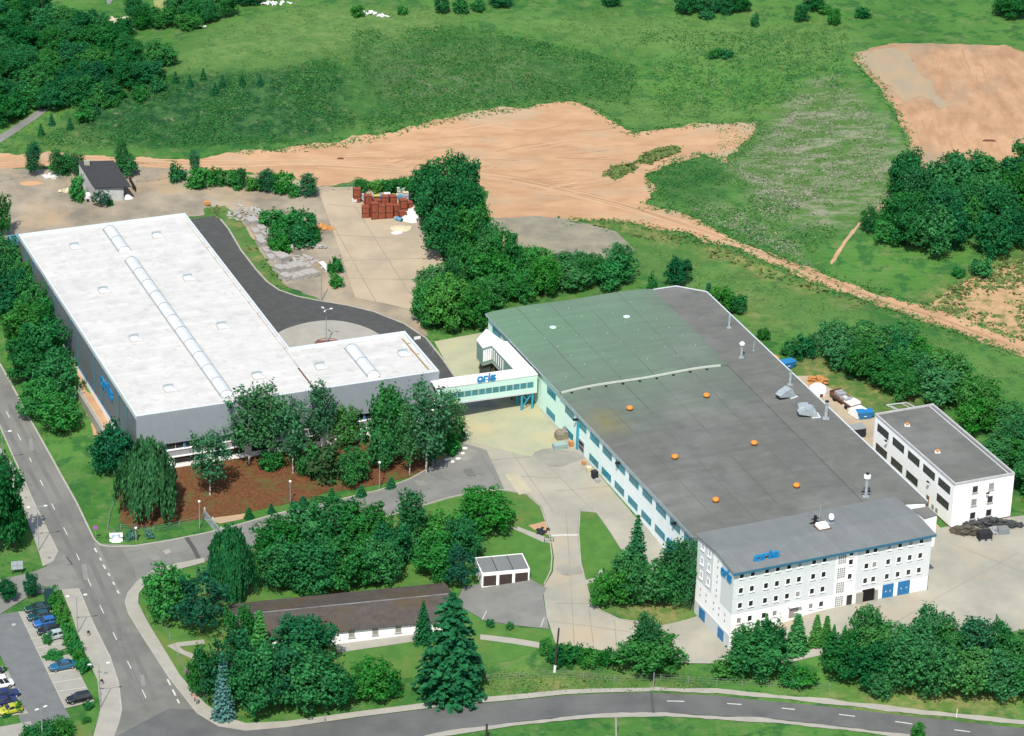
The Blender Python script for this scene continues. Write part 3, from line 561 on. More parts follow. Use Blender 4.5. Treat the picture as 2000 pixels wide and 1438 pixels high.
GLASS_TEAL = mat('teal_glass', (.035,.14,.16), (.05,.20,.235), scale=.35, rough=.2, spec=.6)
BLIND = mat('window_blind', (.30,.28,.26), (.22,.21,.2), scale=.8, rough=.3, spec=.6)
SKYL = mat('skylight_plastic', (.48,.52,.53), (.55,.58,.58), scale=.35, rough=.35, spec=.5, obj=True)
SKYRIB = mat('skylight_rib', (.26,.29,.30), rough=.5)
RUST = mat('rusty_gutter', (.16,.085,.05), (.07,.04,.03), scale=.9, rough=.9)
OCHRE = mat('ochre_gutter', (.30,.20,.08), (.20,.13,.05), scale=.9, rough=.9)
ROOF_GREY = mat('grey_roofing_felt', (.126,.131,.118), (.103,.108,.098), scale=.35, detail=9, rough=.95, c3=(.155,.158,.148), scale3=.07, obj=True, bump=.08)
sheets(ROOF_GREY, 1.0, 1, .05, .06, 7, .10)
ROOF_ADM = mat('blue_grey_roofing_felt', (.158,.172,.168), (.140,.154,.151), scale=.4, detail=8, rough=.92, c3=(.152,.166,.168), scale3=.09, obj=True)
PANEL = mat('pale_grey_panels', (.60,.63,.625), (.57,.60,.60), scale=.4, rough=.8, obj=True)
GATE_BLUE = mat('blue_gate', (.022,.165,.36), (.025,.145,.32), scale=1.5, rough=.5)
BROWN_DOOR = mat('brown_garage_door', (.06,.042,.032), (.045,.032,.026), scale=2, rough=.7)
PLINTH = mat('brown_plinth', (.10,.055,.04), (.07,.04,.03), rough=.9)
CORR_ROOF = corrug('fibre_cement_roof', (.085,.075,.066), (.060,.052,.046), .45, 0, .95, c3=(.085,.062,.032), bump=.8)
STEEL = mat('galvanised_steel', (.40,.46,.48), (.30,.35,.37), scale=1.2, rough=.45, metal=.3, obj=True)
ORANGE = mat('orange_plastic', (.62,.24,.03), (.52,.19,.03), rough=.5)
BLACK = mat('black_rubber', (.015,.015,.016), rough=.8)
DARKOPEN = mat('dark_interior', (.008,.008,.008), rough=1)
LIGHTGREY = mat('light_grey_paint', (.48,.50,.51), (.42,.44,.45), rough=.6)
sheets(ROOF_ADM, 1.0, 0, .045, .06, 8, .08)
SLATE = mat('slate_grey_shingles', (.04,.043,.046), (.03,.032,.034), scale=2, rough=.9)
HUTWALL = mat('pale_grey_wall', (.42,.43,.42), (.36,.37,.36), scale=.8, rough=.9)
def mint_wall():  # wall colour blends into a green tint towards the far end
    m = mat('mint_white_wall', (.78,.83,.82), (.70,.76,.75), scale=.6, detail=6, rough=.85, obj=True)
    nt = m.node_tree; b = nt.nodes['Principled BSDF']; src = b.inputs['Base Color'].links[0].from_socket
    tc = nt.nodes.new('ShaderNodeTexCoord'); sx = nt.nodes.new('ShaderNodeSeparateXYZ'); nt.links.new(tc.outputs['Object'], sx.inputs[0])
    r = nt.nodes.new('ShaderNodeMapRange'); r.inputs[1].default_value = 30; r.inputs[2].default_value = 66; nt.links.new(sx.outputs[1], r.inputs[0])
    x = nt.nodes.new('ShaderNodeMixRGB'); x.inputs[2].default_value = (.56,.80,.68,1); nt.links.new(src, x.inputs[1]); nt.links.new(r.outputs[0], x.inputs[0]); nt.links.new(x.outputs[0], b.inputs['Base Color']); return m
MINT = mint_wall()
MINT2 = mat('mint_panels', (.46,.66,.57), (.42,.60,.52), scale=.5, rough=.8, obj=True)
MINT_ROOF = mat('white_flat_roof', (.66,.67,.63), (.62,.63,.60), scale=.3, rough=.8, obj=True)
MINT_CORR = corrug('mint_corrugated_cladding', (.19,.31,.27), (.16,.27,.235), .5, 1, .6, bump=1)
def green_tinted_roof():
    """grey felt with a green tint painted into its far left half"""
    m = mat('green_tinted_felt', (.123,.129,.116), (.101,.106,.096), scale=.35, detail=9, rough=.95, c3=(.150,.154,.143), scale3=.07, obj=True, bump=.08)
    nt = m.node_tree; b = nt.nodes['Principled BSDF']; src = b.inputs['Base Color'].links[0].from_socket
    tc = nt.nodes.new('ShaderNodeTexCoord')
    mp = nt.nodes.new('ShaderNodeMapping'); mp.inputs['Location'].default_value = (-6/50, -90/50, 0); mp.inputs['Scale'].default_value = (1/50, 1/50, 0); nt.links.new(tc.outputs['Object'], mp.inputs['Vector'])
    ln = nt.nodes.new('ShaderNodeVectorMath'); ln.operation = 'LENGTH'; nt.links.new(mp.outputs[0], ln.inputs[0])
    nz = nt.nodes.new('ShaderNodeTexNoise'); nz.inputs['Scale'].default_value = .09; nz.inputs['Detail'].default_value = 6; nt.links.new(tc.outputs['Object'], nz.inputs['Vector'])
    ad = nt.nodes.new('ShaderNodeMath'); ad.operation = 'MULTIPLY_ADD'; ad.inputs[1].default_value = .55; nt.links.new(nz.outputs[0], ad.inputs[0]); nt.links.new(ln.outputs['Value'], ad.inputs[2])
    r = nt.nodes.new('ShaderNodeMapRange'); r.inputs[1].default_value = 1.34; r.inputs[2].default_value = .34; nt.links.new(ad.outputs[0], r.inputs[0])
    x = nt.nodes.new('ShaderNodeMixRGB'); x.inputs[2].default_value = (.102,.190,.120,1); nt.links.new(src, x.inputs[1]); nt.links.new(r.outputs[0], x.inputs[0])
    # yellowish tint by the left eave
    mp2 = nt.nodes.new('ShaderNodeMapping'); mp2.inputs['Location'].default_value = (-3/7, -46/9, 0); mp2.inputs['Scale'].default_value = (1/7, 1/9, 0); nt.links.new(tc.outputs['Object'], mp2.inputs['Vector'])
    l2 = nt.nodes.new('ShaderNodeVectorMath'); l2.operation = 'LENGTH'; nt.links.new(mp2.outputs[0], l2.inputs[0])
    n2 = nt.nodes.new('ShaderNodeTexNoise'); n2.inputs['Scale'].default_value = .5; n2.inputs['Detail'].default_value = 6; nt.links.new(tc.outputs['Object'], n2.inputs['Vector'])
    a2 = nt.nodes.new('ShaderNodeMath'); a2.operation = 'ADD'; nt.links.new(n2.outputs[0], a2.inputs[0]); nt.links.new(l2.outputs['Value'], a2.inputs[1])
    r2 = nt.nodes.new('ShaderNodeMapRange'); r2.inputs[1].default_value = 1.25; r2.inputs[2].default_value = .5; r2.inputs[4].default_value = .75; nt.links.new(a2.outputs[0], r2.inputs[0])
    y = nt.nodes.new('ShaderNodeMixRGB'); y.inputs[2].default_value = (.16,.14,.06,1); nt.links.new(x.outputs[0], y.inputs[1]); nt.links.new(r2.outputs[0], y.inputs[0])
    nt.links.new(y.outputs[0], b.inputs['Base Color']); return m
GREENROOF = sheets(green_tinted_roof(), 1.05, 1, .055, .06, 7, .10)

class Frame:
    def __init__(s, o, ang): s.o = np.array(o[:2], float); s.a = ang; s.u = np.array([math.cos(ang), math.sin(ang)]); s.v = np.array([-s.u[1], s.u[0]])
    def loc(s, x, y, z): p = GZ(x, y, z)[:2] - s.o; return float(p @ s.u), float(p @ s.v)
    def w(s, u, v): return s.o + s.u * u + s.v * v
def win_proto(wd, h, fm, gm, sm=None, depth=.06, bars=1, reveal=.07):
    """a window looking along -y: frame, pane, and a sill below"""
    f = M(); t = reveal
    f.box(-wd/2-t, -depth, -h/2-t, -wd/2, .02, h/2+t).box(wd/2, -depth, -h/2-t, wd/2+t, .02, h/2+t).box(-wd/2, -depth, h/2, wd/2, .02, h/2+t).box(-wd/2, -depth, -h/2-t, wd/2, .02, -h/2)
    for k in range(1, bars): x = -wd/2 + wd*k/bars; f.box(x-.04, -depth, -h/2, x+.04, .01, h/2)
    o = f.build('window', fm)
    M().box(-wd/2, -.012, -h/2, wd/2, .015, h/2).build('pane', gm, o)
    if sm: M().box(-wd/2-.16, -.2, -h/2-t-.1, wd/2+.16, .0, -h/2-t).build('sill', sm, o)
    return o
def place(proto, parent, loc, rz=0.0, used=set()):
    if proto.name in used: o = copy_tree(proto, parent)
    else: o = proto; o.parent = parent; used.add(proto.name)
    o.location = loc; o.rotation_euler = (0, 0, rz); return o
LEFTF = R(-90)                                  # for walls that look along -x
# ---------------------------------------------------------------- raised letters o r i s
GLY = {'o': (1.15, [[(.18,0),(.97,0),(.79,.24),(.36,.24)],[(.97,0),(1.15,.18),(.87,.32),(.79,.24)],[(1.15,.18),(1.15,.82),(.87,.68),(.87,.32)],[(1.15,.82),(.97,1),(.79,.76),(.87,.68)],[(.97,1),(.18,1),(.36,.76),(.79,.76)],[(.18,1),(0,.82),(.28,.68),(.36,.76)],[(0,.82),(0,.18),(.28,.32),(.28,.68)],[(0,.18),(.18,0),(.36,.24),(.28,.32)]]),
       'r': (.85, [[(0,0),(.28,0),(.28,.74),(.85,.74),(.85,1),(0,1)]]),
       'i': (.3, [[(0,0),(.28,0),(.28,1),(0,1)],[(0,1.13),(.28,1.13),(.28,1.38),(0,1.38)]]),
       's': (1.05, [[(0,0),(.9,0),(1.05,.14),(1.05,.24),(0,.24)],[(.77,.24),(1.05,.24),(1.05,.5),(.77,.38)],[(.77,.38),(1.05,.5),(.93,.62),(.28,.62),(0,.5),(.12,.38)],[(0,.5),(.28,.62),(.28,.76),(0,.76)],[(0,.76),(1.05,.76),(1.05,1),(.15,1),(0,.86)]])}
def lettering(label, loc, rot, hgt, wide, depth, m, group=None, board=None):
    t = thing('company_sign', label, 'sign', loc, 0, group); t.rotation_euler = rot
    x = 0; tot = sum(GLY[c][0] for c in 'oris') + 3 * .16; k = wide / tot
    for c in 'oris':
        mb = M()
        for lp in GLY[c][1]:
            n = len(lp); i = len(mb.v); pts = [((x + px + .12 * py) * k - wide / 2, py * hgt) for px, py in lp]
            mb.v += [(a, 0, b) for a, b in pts] + [(a, -depth, b) for a, b in pts]
            mb.f += [tuple(i + j for j in reversed(range(n))), tuple(i + n + j for j in range(n))] + [(i + j, i + (j + 1) % n, i + n + (j + 1) % n, i + n + j) for j in range(n)]
        mb.build('letter', m, t); x += GLY[c][0] + .16
    return t

# ================================================================ left warehouse
LH = Frame(GZ(266, 813, 8.8), R(22.65))
lh = thing('warehouse', 'large warehouse with white flat roof, skylight strip and blue-grey metal cladding', 'warehouse', (*LH.o, 0), LH.a)
rp = [(.3,.3),(58.5,.3),(58.5,18.4),(35.1,18.4),(35.1,87.4),(.3,87.4)]
M().prism(rp, 7.9, 8.28).build('roof', WHITE_ROOF, lh)
c = M(); z0, z1 = 8.0, 8.8
c.box(-.02,.3,z0,.3,87.7,z1).box(.3,87.4,z0,35.4,87.7,z1).box(35.1,18.72,z0,35.4,87.4,z1).box(35.1,18.4,z0,58.85,18.72,z1).box(58.5,.3,z0,58.85,18.4,z1).box(-.02,-.02,z0,58.85,.3,z1).build('parapet', COPING, lh)
M().box(0,-.05,2.2,58.8,.25,8.0).box(0,-.05,8.0,58.8,-.022,8.72).build('front_cladding', CLAD_BLUE, lh)
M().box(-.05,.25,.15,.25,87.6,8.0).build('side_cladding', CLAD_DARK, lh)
M().box(.25,87.35,-1,35.3,87.65,8.0).box(35.1,18.7,-1,35.35,87.35,8.0).box(35.35,18.4,-1,58.8,18.65,8.0).box(58.55,.25,-1,58.8,18.4,8.0).build('rear_cladding', CLAD_BLUE, lh)
M().box(.35,.55,-6,58.5,.9,2.2).box(.35,.9,-6,.6,5,.15).box(58.2,.9,-6,58.5,10,2.2).build('base_wall', WHITE_WALL, lh)
M().box(5.6,.36,-.72,58.4,.548,.5).build('spandrel', GREY_BAND, lh)
M().box(5.6,.2,.5,58.4,.56,.66).box(5.6,.2,-.95,33,.56,-.72).build('window_ledge', WHITE_WALL, lh)
M().box(5.6,.3,2.02,58.4,.56,2.198).build('lintel', BLUE, lh)
wp = win_proto(3.1, 1.3, LIGHTGREY, GLASS, None, .05, 2); 
for k in range(15): place(wp, lh, (7.4 + 3.5*k, .55, 1.34))
for k in range(16): x = 5.65 + 3.5*k; M().box(x-.14,.4,.66,x+.14,.56,2.02).build('window_post', BLUE, lh)
wq = win_proto(6.1, 1.25, WHITE_WALL, GLASS, None, .05, 1)
for k in range(4): place(wq, lh, (10.2 + 7.4*k, .55, -1.75))
wr = win_proto(1.0, .5, WHITE_WALL, GLASS, None, .03, 1)
for x in (42.6, 46.2): place(wr, lh, (x, .55, -1.6))
def vault(u0, u1, v0, v1, nrib):
    mb = M(); n = 8; zc = 8.28; hh = .95; seg = [v0, v0+.5] + [v1-.5, v1]
    def ring(v, s): return [(u0 + (u1-u0)*(.5-.5*math.cos(math.pi*k/n)), v, zc + hh*s*math.sin(math.pi*k/n)) for k in range(n+1)]
    rings = [ring(v0, .05), ring(v0+.7, 1), ring(v1-.7, 1), ring(v1, .05)]
    i = 0
    for r_ in rings: mb.v += r_
    for a in range(3):
        for k in range(n): p = a*(n+1)+k; mb.f.append((p, p+n+1, p+n+2, p+1))
    o = mb.build('skylight', SKYL, lh)
    rb = M()
    for q in range(nrib):
        v = v0 + .9 + (v1-v0-1.8) * (q/(nrib-1) if nrib > 1 else .5)
        for k in range(n):
            a0 = math.pi*k/n; a1 = math.pi*(k+1)/n; f = lambda a, e: (u0+(u1-u0)*(.5-.5*math.cos(a)*1.01), zc + (hh+e)*math.sin(a))
            p, q2 = f(a0, .05), f(a1, .05); s_, t_ = f(a0, -.05), f(a1, -.05)
            rb.hexa([(p[0],v-.12,s_[1]),(q2[0],v-.12,t_[1]),(q2[0],v+.12,t_[1]),(p[0],v+.12,s_[1])],[(p[0],v-.12,p[1]),(q2[0],v-.12,q2[1]),(q2[0],v+.12,q2[1]),(p[0],v+.12,p[1])])
    rb.box(u0-.16,v0+.4,zc,u0-.02,v1-.4,zc+.14).box(u1+.02,v0+.4,zc,u1+.16,v1-.4,zc+.14)
    rb.build('rib', SKYRIB, o)
vault(17.3,19.7,73.0,86.2,3); vault(17.2,19.6,3.2,69.4,12); vault(45.6,48.0,2.3,16.4,3)
def domelight(u, v):
    o = M().box(-1.15,-1.15,8.28,1.15,1.15,8.62).build('dome_light', WHITE_ROOF, lh, (u, v, 0))
    b = .95; mb = M(); mb.hexa([(-b,-b,8.62),(b,-b,8.62),(b,b,8.62),(-b,b,8.62)],[(-.35,-.35,9.0),(.35,-.35,9.0),(.35,.35,9.0),(-.35,.35,9.0)]); mb.build('dome', SKYL, o)
    M().box(-.95,1.0,8.62,.95,1.14,9.05).box(-1.02,.5,8.62,-.962,1.0,8.9).build('wind_board', STEEL, o)
for u, v in [(9.5,78.3),(26.9,78.6),(9.3,55.6),(26.8,56.1),(9.0,32.3),(26.5,32.4),(9.1,9.3),(26.2,9.2),(38.6,9.3),(55.4,9.6)]: domelight(u, v)
M().box(34.35,1.6,8.284,34.7,10.8,8.31).build('gutter', RUST, lh); M().box(57.35,2.0,8.284,57.65,16.6,8.33).box(57.7,9.0,8.284,58.3,9.3,8.32).box(57.7,14,8.284,58.3,14.3,8.32).build('gutter', OCHRE, lh)
gs = M().box(34.55,11,8.283,34.8,84,8.30)
for k in range(12): gs.box(34.8,14+5.6*k,8.283,35.05,14.4+5.6*k,8.31)
gs.build('gutter', mat('stained_gutter', (.42,.40,.36), (.30,.27,.23), scale=.5, obj=True), lh)
for v in (80.7,75.3,63.4,57.9,45.9,40.5,28.6,23.3,11.3,5.8):
    d = M().tube((-.17,v,.3),(-.17,v,7.7),.09,n=8); d.box(-.3,v-.15,7.7,-.052,v+.15,7.95); d.build('downpipe', PIPE_BLUE, lh)
M().box(-.12,.25,-.1,-.052,87.5,.15).build('base_flashing', BLUE, lh)
M().box(.0,5,-5,.25,87.35,.15).build('base_wall', WHITE_WALL, lh)
lettering('blue raised company lettering on the dark side wall of the white-roofed warehouse', (*LH.w(-.07, 20.0), 4.2), (0, 0, LH.a + LEFTF), 2.0, 8.2, .25, SIGNBLUE)
rw = thing('retaining_wall', 'low white concrete wall with railing along the dark warehouse side', 'wall', (*LH.w(-2.6, 0), 0), LH.a)
M().box(-.2,4,-5,.2,32,-.35).build('wall', PAVE, rw)
rr = M()
for k in range(15): rr.tube((0,4.3+1.95*k,-.4),(0,4.3+1.95*k,.65),.04,n=6)
rr.tube((0,4.2,.65),(0,31.8,.65),.05,n=6).tube((0,4.2,.2),(0,31.8,.2),.035,n=6); rr.build('railing', LIGHTGREY, rw)
for lab, v in (('blue bollard lamp with white head at the low wall beside the warehouse, farther one', 32.6), ('blue bollard lamp with white head at the low wall beside the warehouse, nearer one', 11.6)):
    b = thing('bollard_lamp', lab, 'bollard lamp', (*LH.w(-3.1, v), H1(*LH.w(-3.1, v))), 0, 'bollard lamps beside the warehouse')
    M().tube((0,0,-.3),(0,0,1.9),.16,n=8).build('post', TEAL_PAINT, b); M().tube((0,0,1.9),(0,0,2.25),.22,.16,n=8).build('lamp', WHITE_WALL, b)

# ================================================================ main factory hall
MA = GZ(1365,1056,7.3); MB_ = GZ(950.5,615,7.3)
MH = Frame(MA, math.atan2(MB_[1]-MA[1], MB_[0]-MA[0]) - math.pi/2)
mh = thing('factory_hall', 'huge two-storey factory hall with low grey and green-tinted felt roof', 'factory hall', (*MH.o, 0), MH.a)
ML = float((MB_[:2]-MA[:2]) @ MH.v)
pb = {k: MH.loc(x, y, 7.35) for k, (x, y) in dict(sb=(1275,567), c1=(1320,560), c2=(1380,571), fr=(1812,980.5), sf=(1692,987)).items()}
ftop = (0, 0); wallp = [(.25,.1),(pb['fr'][0]-.3,pb['fr'][1]+.2),(pb['c2'][0]-.3,pb['c2'][1]-.3),(pb['c1'][0],pb['c1'][1]-.3),(pb['sb'][0],pb['sb'][1]-.3),(.25,ML-.3)]
M().prism(wallp, -6, 6.98).build('wall', MINT, mh)
def hump(q): q = min(1, max(0, q)); return .42 * math.sin(math.pi * q) ** .6 + .15 * math.sin(3 * math.pi * q) if 0 < q < 1 else 0.0
def roofpart(t0, t1, z, nt_=24, ns=20):
    mb = M(); s0 = np.array([pb['sf'][0], pb['sf'][1]]); s1 = np.array([pb['sb'][0], pb['sb'][1]]); n = ns + 1
    for lay in (0, 1):
        for j in range(nt_ + 1):
            t = t0 + (t1 - t0) * j / nt_; l = np.array([-.3, ML * t - (.0 if t < 1 else 0)]); s = s0 + (s1 - s0) * t
            for i in range(n):
                q = i / ns; p = l + (s - l) * q; zz = z + hump(q) + .10 * noise.noise(Vector((p[0]*.12, p[1]*.12, 1.7))) * min(1, 5*q, 5*(1-q))
                mb.v.append((p[0], p[1], zz if lay == 0 else (z - .33)))
    o = (nt_ + 1) * n
    for j in range(nt_):
        for i in range(ns): a = j*n+i; mb.f.append((a, a+1, a+n+1, a+n)); a += o; mb.f.append((a+n, a+n+1, a+1, a))
    for j in range(nt_):
        a = j*n; mb.f.append((a, a+n, a+n+o, a+o)); a = j*n+ns; mb.f.append((a+n, a, a+o, a+n+o))
    for i in range(ns): a = i; mb.f.append((a+1, a, a+o, a+1+o)); a = nt_*n+i; mb.f.append((a, a+1, a+1+o, a+o))
    return mb.build('roof', GREENROOF, mh)
TS = MH.loc(1096,768,7.5)[1] / ML
roofpart(0, TS, 7.32); roofpart(TS + .0006, 1, 7.66)
fl = M(); s0 = np.array(pb['sf']); s1 = np.array(pb['sb']); sm_ = s0 + (s1 - s0) * TS
l_ = np.array([-.3, ML * TS]); prev = None
for i in range(25):
    q = (i + .2) / 25.4; p = l_ + (sm_ - l_) * q; zz = hump(q); cur = (p[0], p[1], 7.66 + zz)
    if prev: fl.hexa([(prev[0],prev[1]-.22,prev[2]-.28),(cur[0],cur[1]-.22,cur[2]-.28),(cur[0],cur[1]-.035,cur[2]-.28),(prev[0],prev[1]-.035,prev[2]-.28)],[(prev[0],prev[1]-.22,prev[2]+.12),(cur[0],cur[1]-.22,cur[2]+.12),(cur[0],cur[1]-.035,cur[2]+.12),(prev[0],prev[1]-.035,prev[2]+.12)])
    prev = cur
fl.build('step_flashing', mat('pale_flashing', (.46,.49,.44), (.40,.44,.38), scale=1), mh)
M().prism([(pb['sf'][0]+.02,pb['sf'][1]),pb['fr'],pb['c2'],pb['c1'],(pb['sb'][0]+.02,pb['sb'][1])], 7.0, 7.45).build('roof', ROOF_GREY, mh)
e = M()
def rail(a, b, wd, z0, z1):
    a = np.array(a); b = np.array(b); d = (b-a)/np.linalg.norm(b-a); n_ = np.array([-d[1], d[0]])*wd/2
    e.prism([tuple(a-n_), tuple(b-n_), tuple(b+n_), tuple(a+n_)], z0, z1)
rail(pb['fr'], pb['c2'], .22, 7.452, 7.56); rail(np.array(pb['c2']), np.array(pb['c1']), .22, 7.452, 7.57); rail(np.array(pb['c1']), np.array(pb['sb']), .22, 7.452, 7.565)
e.build('roof_edge', COPING, mh)
M().box(-.42,.2,7.05,-.31,ML*TS,7.3).box(-.42,ML*TS+.06,7.35,-.31,ML-.1,7.62).build('gutter', STEEL, mh)
wf = win_proto(4.0, 1.3, TEAL_PAINT, GLASS_TEAL, None, .05, 4, .06)
ds = [MH.loc(1040+x/5.99, 740+y/5.99, 5.05)[1] for x, y in ((190,178),(400,405),(545,560),(685,722),(828,880),(975,1045),(1125,1215))]; ds += [ds[-1] - 5.8*k for k in range(1, 5)]; DD = ds[2]
for d in ds: place(wf, mh, (.24, d, 5.05), LEFTF)
for d in ds:
    if d == DD: continue
    place(wf, mh, (.24, d, .72), LEFTF)
place(wf, mh, (.24, MH.loc(963,650,5.6)[1], 5.4), LEFTF)
dr = M().box(.1,DD-1.7,-1.2,.248,DD+1,2.4).build('door', LIGHTGREY, mh); M().box(.02,DD-1.4,.3,.098,DD+.7,1.0).box(.02,DD-1.4,1.3,.098,DD+.7,2.0).build('pane', GLASS, dr)
M().box(-.1,DD+1.1,-1.4,.246,DD+1.7,5.0).build('door_column', TEAL_PAINT, mh)
for d in (33.6, 9.6):
    f = M().box(-.6,d-.25,5.6,.2,d+.25,5.95).build('wall_lamp', BLACK, mh)
f = M().box(-.6,DD+1.9,5.3,.2,DD+2.4,5.6).build('wall_lamp', BLACK, mh)
M().box(-.14,10.6,-2.6,.246,12.2,1.6).build('door', GATE_BLUE, mh)
FSEAM = mat('felt_seam', (.098,.108,.098), (.140,.155,.140), scale=.09, obj=True)     # lines where the felt sheets overlap
for (q0) in (.18, .37, .56, .78):
    sj = M()
    for k in range(40):
        t0, t1 = k/40, (k+1)/40
        if (t0 < TS < t1): sj.build('felt_seam', FSEAM, mh); sj = M(); continue
        zz = (7.32 if t0 < TS else 7.66)
        pts = []
        for t in (t0, t1):
            l = np.array([-.3, ML*t]); s = s0 + (s1-s0)*t; p = l + (s-l)*q0; pts.append((p[0], p[1], zz + hump(q0) + .06))
        a, b = pts; sj.hexa([(a[0]-.05,a[1],a[2]-.14),(a[0]+.05,a[1],a[2]-.14),(b[0]+.05,b[1],b[2]-.14),(b[0]-.05,b[1],b[2]-.14)],[(a[0]-.05,a[1],a[2]+.0),(a[0]+.05,a[1],a[2]+.0),(b[0]+.05,b[1],b[2]+.0),(b[0]-.05,b[1],b[2]+.0)])
    sj.build('felt_seam', FSEAM, mh)
def roofz(u, v):
    t = v / ML; s = s0 + (s1 - s0) * t
    q = (u + .3) / (s[0] + .3)
    if q > 1: return 7.45
    return (7.32 if t < TS else 7.66) + hump(q)
grpv = 'orange mushroom vents on the factory roof'
vents = [((1230,793),'orange roof vent on the green-tinted felt, farthest left of the six'),((1380,768),'orange roof vent nearest the far right end of the pale step flashing'),((1318,888),'orange roof vent in the middle of the left row on the factory roof'),((1473,861),'orange roof vent in the middle of the right row on the factory roof'),((1398,972),'orange roof vent nearest the left eave beside the pale office block'),((1556,944),'orange roof vent nearest the roof of the pale office block')]
for (x, y), lab in vents:
    u, v = MH.loc(x, y+3, 8.3); P = MH.w(u, v); z = roofz(u, v)
    t = thing('roof_vent', lab, 'roof vent', (*P, z), 0, grpv)
    M().lathe([(.5,-.2),(.5,.25),(.62,.25),(.62,.3)], 14).build('collar', RUST, t); M().lathe([(.58,.3),(.64,.42),(.61,.62),(.48,.76),(.24,.82)], 14).build('cap', ORANGE, t, smooth=False)
pip = [((1424,639),2.6,.22,0,'slim grey flue pipe at the far right edge of the factory roof'),((1448,697),2.6,.24,1,'grey flue pipe with round white cowl on the factory roof'),((1472,684),2.0,.1,0,'thinnest grey pipe close to the right roof edge'),((1543,750),2.9,.26,0,'grey flue pipe beside the roof edge above the white dome'),((1613,816),3.4,.33,2,'thick grey flue pipe at the right roof edge by the ducts'),((1691,968),3.6,.3,3,'tall blue-grey flue with white cowl behind the office block')]
for (x, y), hh, r_, kind, lab in pip:
    u, v = MH.loc(x, y, 7.6); z = roofz(u, v); t = thing('flue_pipe', lab, 'flue pipe', (*MH.w(u, v), z), 0, 'flue pipes on the factory roof')
    M().tube((0,0,.05),(0,0,hh),r_,n=10).build('pipe', STEEL, t); M().box(-r_*1.8,-r_*1.8,-.1,r_*1.8,r_*1.8,.06).build('base', STEEL, t)
    if kind == 1: M().lathe([(.25,hh),(.5,hh+.15),(.52,hh+.4),(.3,hh+.65)], 12).build('cowl', WHITE_WALL, t)
    if kind == 2: M().lathe([(.25,hh),(.36,hh+.05),(.36,hh+.2)], 12).build('cowl', BLACK, t)
    if kind == 3:
        M().lathe([(.35,hh),(.62,hh+.1),(.62,hh+.55),(.35,hh+.75)], 12).build('cowl', WHITE_WALL, t); M().lathe([(.3,hh+.75),(.3,hh+1.0)], 10).build('cap', BLACK, t); M().tube((-.8,0,.9),(.8,0,1.0),.18).build('side_vent', BLACK, t)
for (x, y), rz, lab, kd in [((1534,776),0,'sloping grey sheet-metal air intake hood on the factory roof, farther one',0),((1578,812),1.0,'boxy grey twin air hood on the factory roof, nearer one',1)]:
    u, v = MH.loc(x, y, 7.5); t = thing('air_hood', lab, 'roof hood', (*MH.w(u, v), 7.45), MH.a + (.25 if kd == 0 else -.2), 'air hoods on the factory roof')
    b = M(); b.prism([(-2.0,-.7),(-1.2,-.8),(.6,-.8),(.6,.8),(-1.2,.8),(-2.0,.7)], [.75,.6,.2,.2,.6,.75], [1.0,1.45,2.0,2.0,1.45,1.0]); b.build('hood', STEEL, t)
    d = M(); d.hexa([(.6,-.9,.05),(1.9,-.9,.05),(1.9,.9,.05),(.6,.9,.05)],[(.62,-.7,1.95),(1.0,-.7,1.8),(1.0,.7,1.8),(.62,.7,1.95)]); d.build('duct', STEEL, t); M().box(-2.02,-.66,.72,-1.97,.66,.98).build('opening', BLACK, t)
    M().box(.5,-1.1,-.05,2.2,1.1,.05).build('base', COPING, t)
    if kd:
        b = M(); b.prism([(-1.6,.9),(.4,.9),(.4,2.3),(-1.0,2.3),(-1.6,2.0)], .6, 1.7); b.build('hood', STEEL, t)
for (x, y), lab in [((1080,638),'white round roof cover on the green-tinted far left part of the roof'),((1224,617),'white round roof cover near the far roof edge, right of its twin')]:
    u, v = MH.loc(x, y, 8.3); t = thing('roof_cover', lab, 'roof cover', (*MH.w(u, v), roofz(u, v)), 0, 'white round roof covers')
    M().lathe([(.66,-.1),(.66,.1),(.45,.16)], 16).build('lid', MINT2, t)
for k in range(34):
    t = .67 + .31 * ((k * 37) % 34) / 34; q = .1 + .85 * ((k * 13) % 34) / 34; l = np.array([-.3, ML*t]); s = s0 + (s1-s0)*t; p = l + (s-l)*q; z = roofz(p[0], p[1]); M().lathe([(.09,-.1),(.09,.05),(.04,.1)],8).build('roof_fixing', STEEL, mh, (p[0],p[1],z))
dm = M()
for k in range(9):
    q = .06 + .1*k; p = l_ + (sm_ - l_) * q; dm.box(p[0]-.2,p[1]-1.0,roofz(p[0],p[1]-1)-.1,p[0]+.2,p[1]-.65,roofz(p[0],p[1]-1)+.2)
dm.build('roof_drains', BLACK, mh)
# low annex behind the office block
la = [MH.loc(x, y, 6.2) for x, y in ((1770,987),(1803,982),(1830,1008),(1806,1015))]
lx = M().prism([la[3], la[2], la[1], la[0]], -1, 6.2).build('annex', WHITE_WALL, mh); M().prism([tuple(np.array(p)*1.0) for p in (la[3], la[2], la[1], la[0])], 6.204, 6.34).build('roof', ROOF_GREY, lx)

